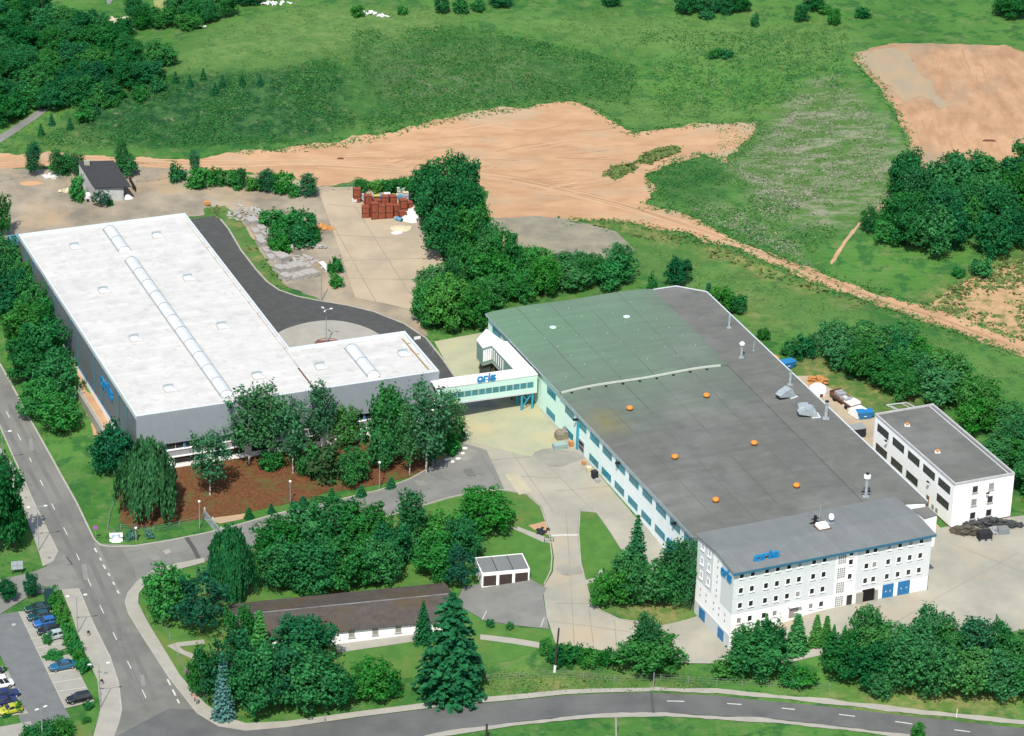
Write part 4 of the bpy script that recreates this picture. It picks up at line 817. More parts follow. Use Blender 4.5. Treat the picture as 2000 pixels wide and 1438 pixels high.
# ================================================================ skywalk and stair tower
SF = Frame(GZ(861,757,6.9), math.atan2(*(GZ(1051,731,6.9)-GZ(861,757,6.9))[1::-1]))
SL = np.linalg.norm((GZ(1051,731,6.9)-GZ(861,757,6.9))[:2])
sw = thing('skywalk', 'enclosed white-roofed skywalk bridging warehouse and factory hall', 'footbridge', (*SF.o, 0), SF.a)
M().box(-1.0,-.1,6.72,SL-.05,3.4,6.95).build('roof', MINT_ROOF, sw)
M().box(-1.0,0,3.2,SL-.1,.15,4.15).box(-1.0,0,5.45,SL-.1,.15,6.72).box(-1.0,0,4.15,.6,.15,5.45).box(SL-.8,0,4.15,SL-.1,.15,5.45).box(-1.0,3.15,3.2,SL-.1,3.3,6.72).build('wall', MINT2, sw)
M().box(-1.0,.15,3.0,SL-.1,3.15,3.25).build('floor', LIGHTGREY, sw); M().box(-1.0,-.06,3.0,SL-.1,-.0,3.3).build('bottom_beam', LIGHTGREY, sw)
nw = 13; ww = (SL-1.4)/nw; wsk = win_proto(ww-.2, 1.2, MINT2, GLASS_TEAL, None, .04, 1, .06)
for k in range(nw): place(wsk, sw, (.6+ww*(k+.5), .06, 4.8))
M().box(.6,.07,4.15,SL-.8,.14,5.45).build('glazing_back', GLASS, sw)
pu, pv = SF.loc(1018, 801, -.4)
br = M()
for u in (pu, SL-.9):
    for v in (.3, 2.9): br.box(u-.15,v-.15,-2,u+.15,v+.15,3.0)
for v in (.3, 2.9): br.tube((pu,v,0),(SL-.9,v,3.0),.11,n=6).tube((pu,v,3.0),((pu+SL-.9)/2,v,1.5),.09,n=6)
br.build('support_frame', TEAL_PAINT, sw)
lettering('blue raised company lettering standing on the white skywalk roof', (*SF.w(*SF.loc(949, 743, 7.1)), 6.95), (0, 0, SF.a), 1.15, 3.6, .3, TEAL_PAINT if False else SIGNBLUE)
st = thing('stair_annex', 'white-roofed green corrugated gangway and stair tower on the hall side', 'stair tower', (*MH.o, 0), MH.a)
ZT, ZB_ = 6.9, 3.45
gp = {k: MH.loc(x, y, ZT) for k, (x, y) in dict(n=(1050,728), f=(994,666), o=(1002,719), q=(961,673)).items()}
uo = (gp['o'][0] + gp['q'][0]) / 2; va = MH.loc(1051, 731, ZT)[1] + .35; vb = gp['f'][1]
tw = [MH.loc(x, y, ZT) for x, y in ((943,679),(960.5,674),(974,667),(950,643),(931.5,663.6))]; vq = gp['q'][1]
M().box(uo,va,ZB_,-.42,vb,ZT-.2).build('gangway', MINT_CORR, st); M().box(uo-.12,va-.05,ZT-.2,-.44,vb+.05,ZT).build('roof', MINT_ROOF, st)
tp = [tw[0], (uo,tw[1][1]), (uo+.02,vb+.06), (-1.2,vb+.06), tw[3], tw[4]]
M().prism(tp, ZB_-.3, ZT-.18).build('stair_tower', MINT_CORR, st)
cx = sum(p[0] for p in tp)/6; cy = sum(p[1] for p in tp)/6; M().prism([(cx+(p[0]-cx)*1.04, cy+(p[1]-cy)*1.04) for p in tp], ZT-.176, [ZT+.004,ZT+.012,ZT+.012,ZT+.012,ZT+.004,ZT-.02]).build('roof', MINT_ROOF, st)
for k in range(6): v = vb - .8 - 1.1*k; M().box(uo-.06,v-.14,ZB_+.5,uo-.002,v+.14,ZT-.7).build('window_slit', WHITE_WALL, st)
for k in range(4):
    f = (k + .6)/4.4; a = np.array(tw[0]); b_ = np.array([uo, tw[1][1]]); p = a + (b_-a)*f; M().box(p[0]-.14,p[1]-.12,ZB_+.4,p[0]+.14,p[1]+.12,ZT-.7).build('window_slit', WHITE_WALL, st)
M().prism([(cx+(p[0]-cx)*1.02, cy+(p[1]-cy)*1.02) for p in tp], ZB_-.45, ZB_-.302).build('bottom_beam', PAVE, st); M().box(uo-.1,va,ZB_-.2,-.43,vb,ZB_-.002).build('bottom_beam', PAVE, st)
for p in ((uo+.4,vb-1),(uo+.4,va+5),(tw[4][0]+.8,tw[4][1]-.3),(tw[0][0]+.5,tw[0][1]+.6),(-2.2,vb-.5)): M().tube((p[0],p[1],-2),(p[0],p[1],ZB_-.2),.16,n=8).build('pillar', PLINTH, st)
M().prism([(cx+(p[0]-cx)*.72, cy+(p[1]-cy)*.72) for p in tp], -2, ZB_-.46).build('shade_filler', mat('painted_green_shade', (.06,.085,.075), (.045,.065,.06)), st)  # dark block added in the open space below, standing in for its shade

# ================================================================ office block
AF_ = Frame(GZ(1434,1117,11.1), R(24.01)); AL, AD = 37.84, 13.6
ad = thing('office_block', 'four-storey pale grey office block with white base and blue gates', 'office building', (*AF_.o, 0), AF_.a)
M().box(.1,.1,-7,AL-.1,AD-.1,2.9).box(19.35,.04,2.9,23.4,AD-.12,10.9).box(-.06+.16,4.4,2.9,.14,7.6,10.9).build('wall', WHITE_WALL, ad)
p = M().box(.06,.05,2.9,19.35,4.4,10.9).box(23.4,.05,2.9,AL-.06,4.4,10.9).box(.06,7.6,2.9,AL-.06,AD-.05,10.9).box(.16,4.4,2.9,19.35,7.6,10.9).box(23.4,4.4,2.9,AL-.06,7.6,10.9); p.build('facade_panels', PANEL, ad)
jn = M()
for z in (5.75, 8.6): jn.box(.07,.044,z,19.3,.049,z+.035).box(23.45,.044,z,AL-.1,.049,z+.035)
for x in (3.3,6.7,10.2,13.7,16.9,26.9,30.4,33.9): jn.box(x,.044,2.95,x+.035,.049,10.9)
jn.build('panel_joints', mat('panel_joint', (.40,.45,.47)), ad)
rf = M(); a0 = [(-.35,-.55),(AL+.35,-.55),(AL+.35,6.2),(-.35,6.2)]; rf.prism(a0, [10.9,10.9,11.5,11.5], [11.15,11.15,11.75,11.75])
rf.prism([(-.35,6.2),(AL+.35,6.2),(AL+.35,AD+.4),(-.35,AD+.4)], [11.5,11.5,10.95,10.95], [11.75,11.75,11.2,11.2]); rf.build('roof', ROOF_ADM, ad)
M().prism([(.1,.1),(AL-.1,.1),(AL-.1,6.2),(.1,6.2)], 10.9, [10.91,10.91,11.49,11.49]).prism([(.1,6.2),(AL-.1,6.2),(AL-.1,AD-.1),(.1,AD-.1)], 10.9, [11.49,11.49,10.96,10.96]).build('gable', WHITE_WALL, ad)
M().box(-.38,-.68,10.72,AL+.38,-.552,11.12).build('eaves_gutter', mat('blue_grey_gutter', (.03,.12,.19), (.04,.14,.21), rough=.5), ad)
wa = win_proto(.74, 1.0, WHITE_WALL, GLASS, WHITE_WALL, .05, 1, .07)
wb_ = win_proto(.74, 1.0, WHITE_WALL, BLIND, WHITE_WALL, .05, 1, .07)
fr = [.034,.091,.162,.218,.273,.327,.398,.452,.675,.715,.785,.839,.893,.946]
cols = [1.5,3.55,6.2,8.25,10.35,12.4,15.1,17.1,25.3,26.85,29.5,31.6,33.7,35.75]
for zi, z in enumerate((10.05, 7.2, 4.35)):
    for ci, x in enumerate(cols): place(wb_ if (zi, ci) in ((1,9),(0,10),(0,12),(2,5),(0,5)) else wa, ad, (x, .05, z))
for ci, x in enumerate(cols[:8]):
    if ci == 4: continue
    place(wa if ci % 3 else wb_, ad, (x, .1, 1.45))
    if ci != 5: pass
place(wa, ad, (22.2,.04,8.6)); place(wa, ad, (22.2,.04,5.8)); place(wa, ad, (22.2,.04,10.35))
gb = win_proto(1.5, 2.0, WHITE_WALL, mat('glass_brick', (.20,.205,.20), (.30,.30,.29), scale=3, rough=.3), None, .03, 4, .05)
for o_ in [place(gb, ad, (20.5,.04,z)) for z in (9.6, 6.8, 4.0, 1.3)]: pass
for z in (9.6, 6.8, 4.0, 1.3):
    for k in range(1, 5): M().box(19.75,.0,z-1.0+k*.4-.025,21.25,.022,z-1.0+k*.4+.025).build('glass_brick_bar', WHITE_WALL, ad)
dd = M().box(22.0,-.02,0,23.0,.098,2.1).build('door', GLASS, ad)
M().box(11.0,-.05,.05,12.6,.098,2.2).build('door', BLIND, ad); M().box(10.7,-.7,2.25,13.0,.098,2.4).build('door_canopy', WHITE_WALL, ad)
M().box(25.0,-.02,-.3,27.3,.098,2.55).build('gateway_opening', DARKOPEN, ad)
gt = M().box(23.8,-.3,-.4,24.95,.096,2.3).box(27.35,-.3,-.4,27.9,.096,2.2).build('gate_pier', PAVE, ad)
for x0, x1 in ((28.9,31.0),(31.9,34.2)):
    g = M().box(x0,-.06,.05,x1,.098,2.75); g.box((x0+x1)/2-.02,-.09,.05,(x0+x1)/2+.02,-.06,2.75); g = g.build('gate', GATE_BLUE, ad); M().box(x0+.5,-.075,1.3,x0+.75,-.06,1.55).box(x1-.75,-.075,1.3,x1-.5,-.06,1.55).build('pane', LIGHTGREY, g)
M().box(28.0,-.9,-.3,35.4,.09,-.02).build('loading_step', PAVE, ad); M().box(28.0,-1.0,-.2,35.4,-.902,-.0).build('step_edge', mat('yellow_edge', (.55,.42,.10), (.5,.36,.12)), ad)
# left gable windows, doors and sign
wg = win_proto(.8, 1.15, WHITE_WALL, mat('pale_window', (.42,.44,.45), (.5,.52,.53), scale=1, rough=.2, spec=.6), WHITE_WALL, .06, 1, .1)
for z in (9.9, 7.1, 4.4):
    for v in (9.0, 11.6): place(wg, ad, (.06, v, z), LEFTF)
slot = M()
for z in (9.9,8.8,7.1,6.0,4.4,3.3): slot.box(.02,5.8,z-.2,.098,6.0,z+.25)
for z in (1.6,.4):
    for v in (2.4,4.6,6.6,9.4,11.6): slot.box(.04,v-.12,z-.2,.098,v+.12,z+.2)
slot.build('gable_slots', mat('slot_shadow', (.25,.23,.22)), ad)
for v0, v1 in ((9.3,11.6),(2.3,4.5)): M().box(.0,v0,-4.6,.098,v1,-1.7).build('gate', GATE_BLUE, ad)
M().box(.02,.3,-6,.097,AD-.3,-1.3).build('basement_wall', mat('grey_plaster', (.55,.58,.59), (.5,.53,.54)), ad)
lettering('blue raised company lettering high on the left gable of the office block', (*AF_.w(-.02, 2.55), 8.5), (0, 0, AF_.a + LEFTF), 1.35, 3.7, .2, SIGNBLUE)
lettering('blue raised company lettering standing on the grey office block roof', (*AF_.w(6.7, 1.8), 11.3), (0, 0, AF_.a), 1.15, 4.6, .4, SIGNBLUE)
t = thing('roof_hatch', 'white roof hatch box with rusty edge beside the satellite dish', 'roof hatch', (*AF_.w(20.6, 7.6), 11.62), AF_.a)
M().hexa([(-1.0,-.8,0),(1.0,-.8,0),(1.0,.8,0),(-1.0,.8,0)],[(-.95,-.75,.35),(.95,-.75,.35),(.95,.75,.75),(-.95,.75,.75)]).build('lid', WHITE_WALL, t); M().box(-1.25,-1.05,-.1,1.25,-.82,.2).box(-1.25,-.82,-.1,-1.02,1.0,.2).build('frame', RUST, t)
t = thing('antenna_rack', 'small black aerial rack on the office roof left of the dish', 'antenna', (*AF_.w(20.3, 9.6), 11.45), AF_.a)
M().box(-1.0,-.2,0,1.0,.2,.2).box(-.3,-.3,.2,.1,.1,1.6).box(-.8,-.1,.9,.6,.0,1.1).build('rack', BLACK, t); M().tube((.8,0,.2),(.8,0,3.2),.04,n=6).build('mast', STEEL, t)
t = thing('satellite_dish', 'white satellite dish on the ridge of the office roof', 'satellite dish', (*AF_.w(22.6, 8.6), 11.52), AF_.a)
M().tube((0,0,0),(0,.1,1.2),.06,n=8).box(-.8,-.6,-.02,.8,.6,.08).build('mount', STEEL, t)
ds_ = M().lathe([(.02,.0),(.25,.03),(.45,.10),(.58,.20)], 18); d = ds_.build('dish', WHITE_WALL, t, (0,-.1,1.35)); d.rotation_euler = (R(62), 0, R(15))

# ================================================================ white side building
WB = Frame(GZ(1865.1,944.7,9.05), R(23.42)); WW, WD = 12.2, 29.4
wb = thing('white_workshop', 'white three-storey workshop with flat grey felt roof and strip windows', 'workshop building', (*WB.o, 0), WB.a)
M().box(0,0,.3,WW,WD,8.6).build('wall', WHITE_WALL, wb); M().box(-.06,-.06,-2,WW+.06,WD+.06,.3).build('plinth', PLINTH, wb)
M().box(.25,.25,8.602,WW-.25,WD-.25,8.75).build('roof', ROOF_GREY, wb)
M().box(-.05,-.05,8.602,.25,WD+.05,9.05).box(WW-.25,-.05,8.602,WW+.05,WD+.05,9.05).box(.25,-.05,8.602,WW-.25,.25,9.05).box(.25,WD-.25,8.602,WW-.25,WD+.05,9.05).build('parapet', mat('pale_coping', (.42,.42,.42), (.36,.36,.36), scale=.8, obj=True), wb)
M().box(WW-1.0,.3,8.752,WW-.8,WD-.4,8.86).build('cable_tray', LIGHTGREY, wb)
ws = win_proto(4.1, 1.45, mat('dark_window_frame', (.075,.08,.075), (.055,.06,.055)), mat('green_black_glass', (.03,.035,.03), (.045,.05,.042), rough=.25), None, .04, 6, .05)
for v in (3.4,8.9,14.5,20.2,26.0):
    place(ws, wb, (-.005, v, 6.9), LEFTF)
for v in (3.4,14.5,20.2,26.0): place(ws, wb, (-.005, v, 3.7 if v < 10 else 2.9), LEFTF)
ww_ = win_proto(1.0, 1.25, LIGHTGREY, GLASS, PAVE, .04, 1, .08); ww2 = win_proto(1.0, 1.25, LIGHTGREY, BLIND, PAVE, .04, 1, .08)
for z, k in ((7.15,0),(4.55,1),(1.85,0)):
    place(ww2 if k else ww_, wb, (4.3,-.005,z)); place(ww_ if z != 7.15 else ww2, wb, (7.6,-.005,z))
M().box(-.04,8.0,.3,-.002,9.0,2.4).build('door', mat('brown_door', (.22,.10,.055)), wb)
for v in (5.2, 6.6): M().box(-.04,v-.4,.6,-.002,v+.4,1.5).build('window', BLIND, wb)
M().tube((-.12,WD-.3,0),(-.12,WD-.3,8.6),.09,n=6).build('downpipe', LIGHTGREY, wb)
for q in ((-.7,23.6,6.3,LEFTF),(-.7,7.9,5.6,LEFTF),(6.6,-.7,6.3,0)):
    l = M().box(-.3,-.15,-.1,.3,.15,.1).build('wall_lamp', BLACK, wb, q[:3]); l.rotation_euler = (0, 0, q[3])
    M().tube((0,0,0),(0,.65,-.35),.04,n=6).build('bracket', STEEL, l)
lad = M()
for x in (5.0, 7.4): lad.tube((x, WD+.3, 8.9),(x, WD+3.0, 8.4),.08,n=6)
lad.tube((4.2,WD+.1,9.2),(4.2,WD+3.2,8.6),.1,n=6).tube((4.2,WD+3.2,8.6),(8.2,WD+3.0,8.5),.1,n=6).tube((8.2,WD+.1,9.1),(8.2,WD+3,8.5),.1,n=6); lad.build('roof_frame', LIGHTGREY, wb)
for (u, v), lab in [((3.48,23.5),'small orange vent on the white workshop roof, farther from the camera'),((3.41,12.2),'small orange vent on the white workshop roof, nearer to the camera')]:
    t = thing('roof_vent', lab, 'roof vent', (*WB.w(u, v), 8.75), 0, 'orange vents on the white workshop roof')
    M().box(-.5,-.5,-.05,.5,.5,.12).build('base', COPING, t); M().lathe([(.26,.12),(.3,.3),(.28,.5),(.15,.6)], 10).build('cap', ORANGE, t)

# ================================================================ garages, barrack, hut
g0 = GZ(941.5,1120,-.9); g1 = GZ(1034.5,1111.5,-.9)
GA = Frame(g0, math.atan2(g1[1]-g0[1], g1[0]-g0[0])); GW = float(np.linalg.norm((g1-g0)[:2])); GD = 5.6
ga = thing('garage_row', 'row of three white garages with brown doors and grey flat roof', 'garage', (*GA.o, -3.6), GA.a)
M().box(0,0,-1,GW,GD,2.55).build('wall', WHITE_WALL, ga); M().box(.12,.12,2.552,GW-.12,GD-.12,2.66).build('roof', ROOF_ADM, ga)
M().box(-.04,-.04,2.552,.12,GD+.04,2.72).box(GW-.12,-.04,2.552,GW+.04,GD+.04,2.72).box(.12,-.04,2.552,GW-.12,.12,2.72).box(.12,GD-.12,2.552,GW-.12,GD+.04,2.72).build('roof_edge', WHITE_WALL, ga)
M().box(GW/3-.05,.12,2.662,GW/3+.05,GD-.12,2.70).box(2*GW/3-.05,.12,2.662,2*GW/3+.05,GD-.12,2.70).build('roof_seams', BLACK, ga)
for k in range(3):
    x = GW/3*(k+.5); d = M().box(x-1.15,-.03,.1,x+1.15,-.002,2.1).build('garage_door', BROWN_DOOR, ga); hm = M()
    for j in range(1, 5): hm.box(x-1.15,-.045,.1+.4*j,x+1.15,-.031,.125+.4*j)
    hm.build('door_ribs', BLACK, d)
bl = GZ(645,1236,-2.6); brr = GZ(812,1219,-2.6)
BA = Frame(brr, math.atan2(brr[1]-bl[1], brr[0]-bl[0])); BL_ = 41.0; zb_ = -5.1
ba = thing('barrack', 'long low white barrack with dark corrugated gable roof', 'barrack building', (*BA.o, zb_), BA.a)
x0, x1, DP = -29.9, 7.9, 12.7
M().box(x0+.4,.5,-1.5,x1-.4,DP-.5,2.5).build('wall', WHITE_WALL, ba)
M().prism([(x0+.4,.5),(x1-.4,.5),(x1-.4,DP/2),(x0+.4,DP/2)], 2.502, [2.51,2.51,3.75,3.75]).prism([(x0+.4,DP/2),(x1-.4,DP/2),(x1-.4,DP-.5),(x0+.4,DP-.5)], 2.502, [3.75,3.75,2.51,2.51]).build('gable', WHITE_WALL, ba)
r_ = M().prism([(x0,0),(x1,0),(x1,DP/2),(x0,DP/2)], [2.42,2.42,3.82,3.82], [2.55,2.55,3.95,3.95]).prism([(x0,DP/2),(x1,DP/2),(x1,DP),(x0,DP)], [3.82,3.82,2.42,2.42], [3.95,3.95,2.55,2.55]).build('roof', CORR_ROOF, ba)
M().box(x0,DP/2-.14,3.952,x1,DP/2+.14,4.03).build('ridge_cap', mat('ridge_cap', (.22,.22,.215), (.12,.12,.115), scale=.4, obj=True), r_)
M().box(-10.5,.05,3.0-.2,-10.42,DP/2,3.2).build('fire_wall', PLINTH, r_) if False else None
wbk = win_proto(.95, 1.1, LIGHTGREY, BLIND, PAVE, .05, 1, .06)
for x in (-10.9,-6.85,-2.9,1.6,-15,-19,-23,-27): place(wbk, ba, (x, .49, 1.5))
hz = [GZ(187,367,4.0), GZ(241,364,4.0), GZ(217,316,6.2), GZ(154,318,6.2)]
ho = hz[0]; hu = thing('shed_house', 'pale grey shed with steep black lean-to roof in the back yard', 'shed', (ho[0], ho[1], 0))
hp = [(p[0] - ho[0], p[1] - ho[1]) for p in hz]
M().prism(hp, -1, [4.0, 4.0, 6.1, 6.1]).build('wall', HUTWALL, hu)
hr = [(hp[0][0] - .2, hp[0][1] - .4), (hp[1][0] + 1.7, hp[1][1] - .4), (hp[2][0] + .5, hp[2][1] + .3), (hp[3][0] - .3, hp[3][1] + .3)]
r_ = M().prism(hr, [4.0, 4.0, 6.2, 6.2], [4.2, 4.2, 6.4, 6.4]).build('roof', SLATE, hu)
cx, cy = hp[3][0] + 1.9, hp[3][1] - .6; M().box(cx - .6, cy - .4, 5.6, cx + .6, cy + .4, 7.0).build('chimney', PAVE, r_)
M().box(hp[1][0] - .9, hp[1][1] - .06, .4, hp[1][0] - .1, hp[1][1] - .02, 2.4).build('door', mat('grey_door', (.30,.31,.31)), hu)
# ================================================================ trees
LEAF = leafmat('leaf_green', (.013,.122,.036), (.044,.198,.048), .25)
LEAF_DK = leafmat('leaf_dark_green', (.009,.096,.035), (.026,.150,.043), .22)
LEAF_BR = leafmat('leaf_bright_green', (.020,.165,.034), (.052,.240,.046), .25)
LEAF_BIRCH = leafmat('birch_leaf', (.035,.145,.060), (.065,.195,.078), .3)
LEAF_YEL = leafmat('leaf_yellow_green', (.050,.17,.040), (.085,.21,.048), .25)
LEAF_SPR = leafmat('spruce_needles', (.013,.100,.042), (.026,.138,.050), .12)
LEAF_PINE = leafmat('pine_needles', (.010,.070,.038), (.018,.100,.046), .12)
LEAF_BLUE = leafmat('blue_spruce_needles', (.06,.17,.15), (.10,.225,.195), .12, .25)
LEAF_CONE = leafmat('thuja_foliage', (.030,.17,.040), (.055,.22,.050), .15)
LEAF_RED = leafmat('reddish_leaf', (.075,.085,.035), (.035,.12,.045))
LEAF_SOFT = leafmat('leaf_soft_green', (.026,.150,.044), (.060,.220,.066), .28)
LEAF_POP = leafmat('poplar_leaf', (.022,.125,.050), (.040,.165,.062), .3)
BARK = mat('bark', (.07,.055,.04), (.04,.032,.025), scale=3)
BARK_W = mat('birch_bark', (.40,.38,.34), (.13,.12,.11), scale=2.2, lo=.5, hi=.62)
def leaves(c, n, size, aspect=1.25, jitter=.75, up=.3, axis=None):
    """little kite-shaped leaf sprays at c, facing n"""
    k = len(c); nn = n + NR.randn(k, 3) * jitter; nn[:, 2] += up; nn /= np.linalg.norm(nn, axis=1)[:, None] + 1e-9
    a = np.cross(nn, NR.randn(k, 3)) if axis is None else np.array(axis) + NR.randn(k, 3)*.22; a /= np.linalg.norm(a, axis=1)[:, None] + 1e-9; b = np.cross(nn, a)
    s = (size * (.65 + .7 * NR.rand(k)))[:, None]
    v = np.stack([c - a*s*aspect*.5, c - b*s*.42 + nn*s*.08, c + a*s*aspect*.5, c + b*s*.42 + nn*s*.08], 1).reshape(-1, 3)
    return v
def tree_mesh(vs, m, name='crown'):
    v = np.concatenate(vs); return fastmesh(name, v, np.arange(len(v)).reshape(-1, 4), m)
def blobs(lobes, dens, size, gap=-.12, freq=.55, seed=0, fill=.3, clump=.42):
    out = []
    for li, (c, r) in enumerate(lobes):
        c = np.array(c); r = np.array(r if hasattr(r, '__len__') else (r, r, r), float)
        n = int(dens * 4 * (r[0]*r[1] + r[1]*r[2] + r[0]*r[2]) ); d = NR.randn(n, 3); d /= np.linalg.norm(d, axis=1)[:, None]
        rad = 1 - .22 * NR.rand(n) ** 1.5; p = c + d * r * rad[:, None]
        keep = np.ones(n, bool)
        for lj, (c2, r2) in enumerate(lobes):
            if lj == li: continue
            r2 = np.array(r2 if hasattr(r2, '__len__') else (r2, r2, r2), float)
            keep &= (((p - np.array(c2)) / r2) ** 2).sum(1) > .62
        nz = np.array([noise.noise(Vector(q * freq) + Vector((seed * 7.1, 3.3, 1.1))) for q in p]); keep &= nz > gap
        keep &= (p[:, 2] > .15)
        p = p[keep]; d = d[keep]; nz = nz[keep]
        p = p + d * (np.clip(nz[:, None], -.3, .6) * min(1.5, r.mean()) * .95); p[:, 2] += np.clip(nz, -.2, .5) * .5 * min(1, r.mean())
        k = 6; pc = np.repeat(p, k, 0) + NR.randn(len(p) * k, 3) * clump * size * 1.7; dc = np.repeat(d, k, 0)
        out.append(leaves(pc, dc, np.full(len(pc), size)))
        sp = np.where((NR.rand(len(p)) < .05) & (d[:, 2] > -.25))[0]          # sprigs that stick out of the crown
        if len(sp):
            L_ = (.5 + 1.3 * NR.rand(len(sp))) * min(1.4, .35 + r.mean() * .55); dd = d[sp] * .8 + np.array([.15, 0, .75]); dd /= np.linalg.norm(dd, axis=1)[:, None]
            for tt in (.25, .55, .8, 1.0):
                q = np.repeat(p[sp] + dd * (L_ * tt)[:, None], 3, 0) + NR.randn(len(sp) * 3, 3) * size * .5 * (1.15 - tt); out.append(leaves(q, np.repeat(d[sp], 3, 0), np.full(len(q), size * (1.0 - .35 * tt)), 1.5))
        f = int(len(p) * fill); q = c + NR.randn(f, 3) * r * .38; q = q[q[:, 2] > .1]; out.append(leaves(q, NR.randn(len(q), 3), np.full(len(q), size * 1.9)))
    return out
def trunk_mesh(h, r, m, limbs=4, spread=1.5, lean=(0, 0), z1=.75, name='trunk', seed=0):
    mb = M(); rs = random.Random(seed); pts = [Vector((lean[0]*t*t, lean[1]*t*t, h*z1*t - .5)) for t in (0, .3, .6, 1)]
    for k in range(3): mb.tube(pts[k], pts[k+1], r*(1-.28*k), r*(1-.28*(k+1)), n=7, cap=(k == 2))
    for k in range(limbs):
        t = .35 + .6*k/max(1, limbs); a = rs.random()*6.28; p = pts[0].lerp(pts[3], t); e = p + Vector((math.cos(a)*spread, math.sin(a)*spread, h*.16)); mb.tube(p, e, r*.4, r*.12, n=5, cap=False)
    me = bpy.data.meshes.new(name); me.from_pydata(mb.v, [], mb.f); me.materials.append(m); return me
def proto(name, crown, trunk, nomh, nomw):
    r = bpy.data.objects.new(name, None); COL.objects.link(r); r.empty_display_size = .5
    t = bpy.data.objects.new('trunk', trunk); COL.objects.link(t); t.parent = r
    c = bpy.data.objects.new('crown', crown); COL.objects.link(c); c.parent = r
    r['nh'] = nomh; r['nw'] = nomw; return r
def lobeset(W, H, n, seed, zlo=.38, zhi=.78, rr=(.20,.32), top=True):
    """bumpy crown: a core and many boughs of different reach"""
    rs = random.Random(seed); out = [((0, 0, H*.52), (W*.30, W*.30, H*.32))]
    for k in range(int(n * 1.7)):
        a = 2.399963 * k + rs.random()*.9; f = (k + .5) / (n * 1.7); z = H*(zlo + (.90 - zlo) * f); env = math.sin(math.pi * min(1, .22 + .78 * (1 - f)) * .62 + .25)
        rad = W*.36 * env * (.72 + .45*rs.random()); r = W*(.115 + .085*rs.random()) * (1 - .25*f); out.append(((math.cos(a)*rad, math.sin(a)*rad, z), (r, r, r*(.85 + .4*rs.random()))))
    return out
PROT = {}
def add(kind, p): PROT.setdefault(kind, []).append(p)
for s in range(4):                              # broadleaf, 11 m
    H, Wd = 11.0, 9.0
    for kind, mt in (('D', LEAF), ('K', LEAF_DK), ('L', LEAF_BR), ('G', LEAF_SOFT)):
        if kind != 'D' and s > 1: continue
        sd = s + {'D': 0, 'K': 11, 'L': 23, 'G': 37}[kind]
        add(kind, proto('broadleaf_tree', tree_mesh(blobs(lobeset(Wd, H, 9 + s % 2, sd, .22, .74), 3.1, .45, -.05, .75, sd, .2), mt), trunk_mesh(H, .26, BARK, 4, 2.2, seed=s), H, Wd))
for s in range(3):                              # shrubs, 3 m
    for kind, mt in (('U', LEAF), ('V', LEAF_BR), ('R', LEAF_RED)):
        if kind == 'R' and s: continue
        H, Wd = 3.0, 3.4; sd = 31 + s + 5 * ord(kind)
        add(kind, proto('leafy_bush', tree_mesh(blobs(lobeset(Wd, H, 7, sd, .14, .6), 7.5, .29, -.12, 1.2, sd), mt), trunk_mesh(H, .08, BARK, 4, .7, z1=.5, seed=s), H, Wd))
for s in range(3):                              # birches, 9.5 m, thin hanging sprays
    H = 9.5; rs = random.Random(90 + s); lob = []
    for k in range(11):
        z = H*(.34 + .058*k); rad = 1.25*math.sin(math.pi*min(1, (z/H - .22)/.85)) ; a = 2.4*k + rs.random()
        lob.append(((math.cos(a)*rad, math.sin(a)*rad, z), (.8 + .35*rs.random(), .8 + .35*rs.random(), .95)))
    add('B', proto('birch_tree', tree_mesh(blobs(lob, 5.0, .27, -.09, .9, s + 50, .18, .6), LEAF_BIRCH), trunk_mesh(H, .12, BARK_W, 6, 1.0, ((.5, -.3, .2)[s], .3), .92, seed=s), H, 4.2))
for s in range(2):                              # poplar-like, wispy upright limbs, 10 m
    H = 10.0; rs = random.Random(140 + s); lob = []
    for k in range(9):
        a = 2.4*k; rad = .25 + 1.5*rs.random(); zt = H*(.96 - .16*rad*rs.random() - .05*rad)
        for j in range(3): z = zt - 1.1 - j*1.9; lob.append(((math.cos(a)*rad*(1-.12*j), math.sin(a)*rad*(1-.12*j), z), (.55 + .1*j, .55 + .1*j, 1.2)))
    add('P', proto('upright_tree', tree_mesh(blobs(lob, 6.0, .29, -.10, .9, s + 70, .25, .6), LEAF_POP), trunk_mesh(H, .18, BARK, 6, 1.2, seed=s), H, 4.8))
for s, mt in ((0, LEAF_BIRCH), (1, LEAF)):      # weeping trees, 11 m, hanging strands
    H, Wd = 11.0, 8.5; vs = []; rs = np.random.RandomState(5 + s)
    for k in range(330):
        a = rs.rand()*6.283; rad = Wd/2*math.sqrt(rs.rand()) * (.82 + .18*math.sin(a*5 + s)); top = H*(.98 - .42*(rad/(Wd/2))**2 + .05*math.sin(a*7)) - rs.rand()*1.4; ln = top*(.35 + .5*rs.rand()); n = int(ln/.28)
        zz = top - np.linspace(0, ln, n); sw = np.linspace(0, 1, n)**.6*.5
        c = np.column_stack([math.cos(a)*(rad + sw*.9) + rs.randn(n)*.13, math.sin(a)*(rad + sw*.9) + rs.randn(n)*.13, zz]); c = c[c[:, 2] > .5]
        if len(c):
            nn = np.tile([math.cos(a), math.sin(a), .2], (len(c), 1)); vs.append(leaves(np.repeat(c, 2, 0) + rs.randn(len(c)*2, 3)*.1, np.repeat(nn, 2, 0), np.full(len(c)*2, .34), 2.0, .5, .0, (0, 0, 1)))
    add('W', proto('weeping_birch' if s == 0 else 'weeping_tree', tree_mesh(vs, mt), trunk_mesh(H, .25, BARK_W if s == 0 else BARK, 5, 1.8, seed=s), H, Wd))
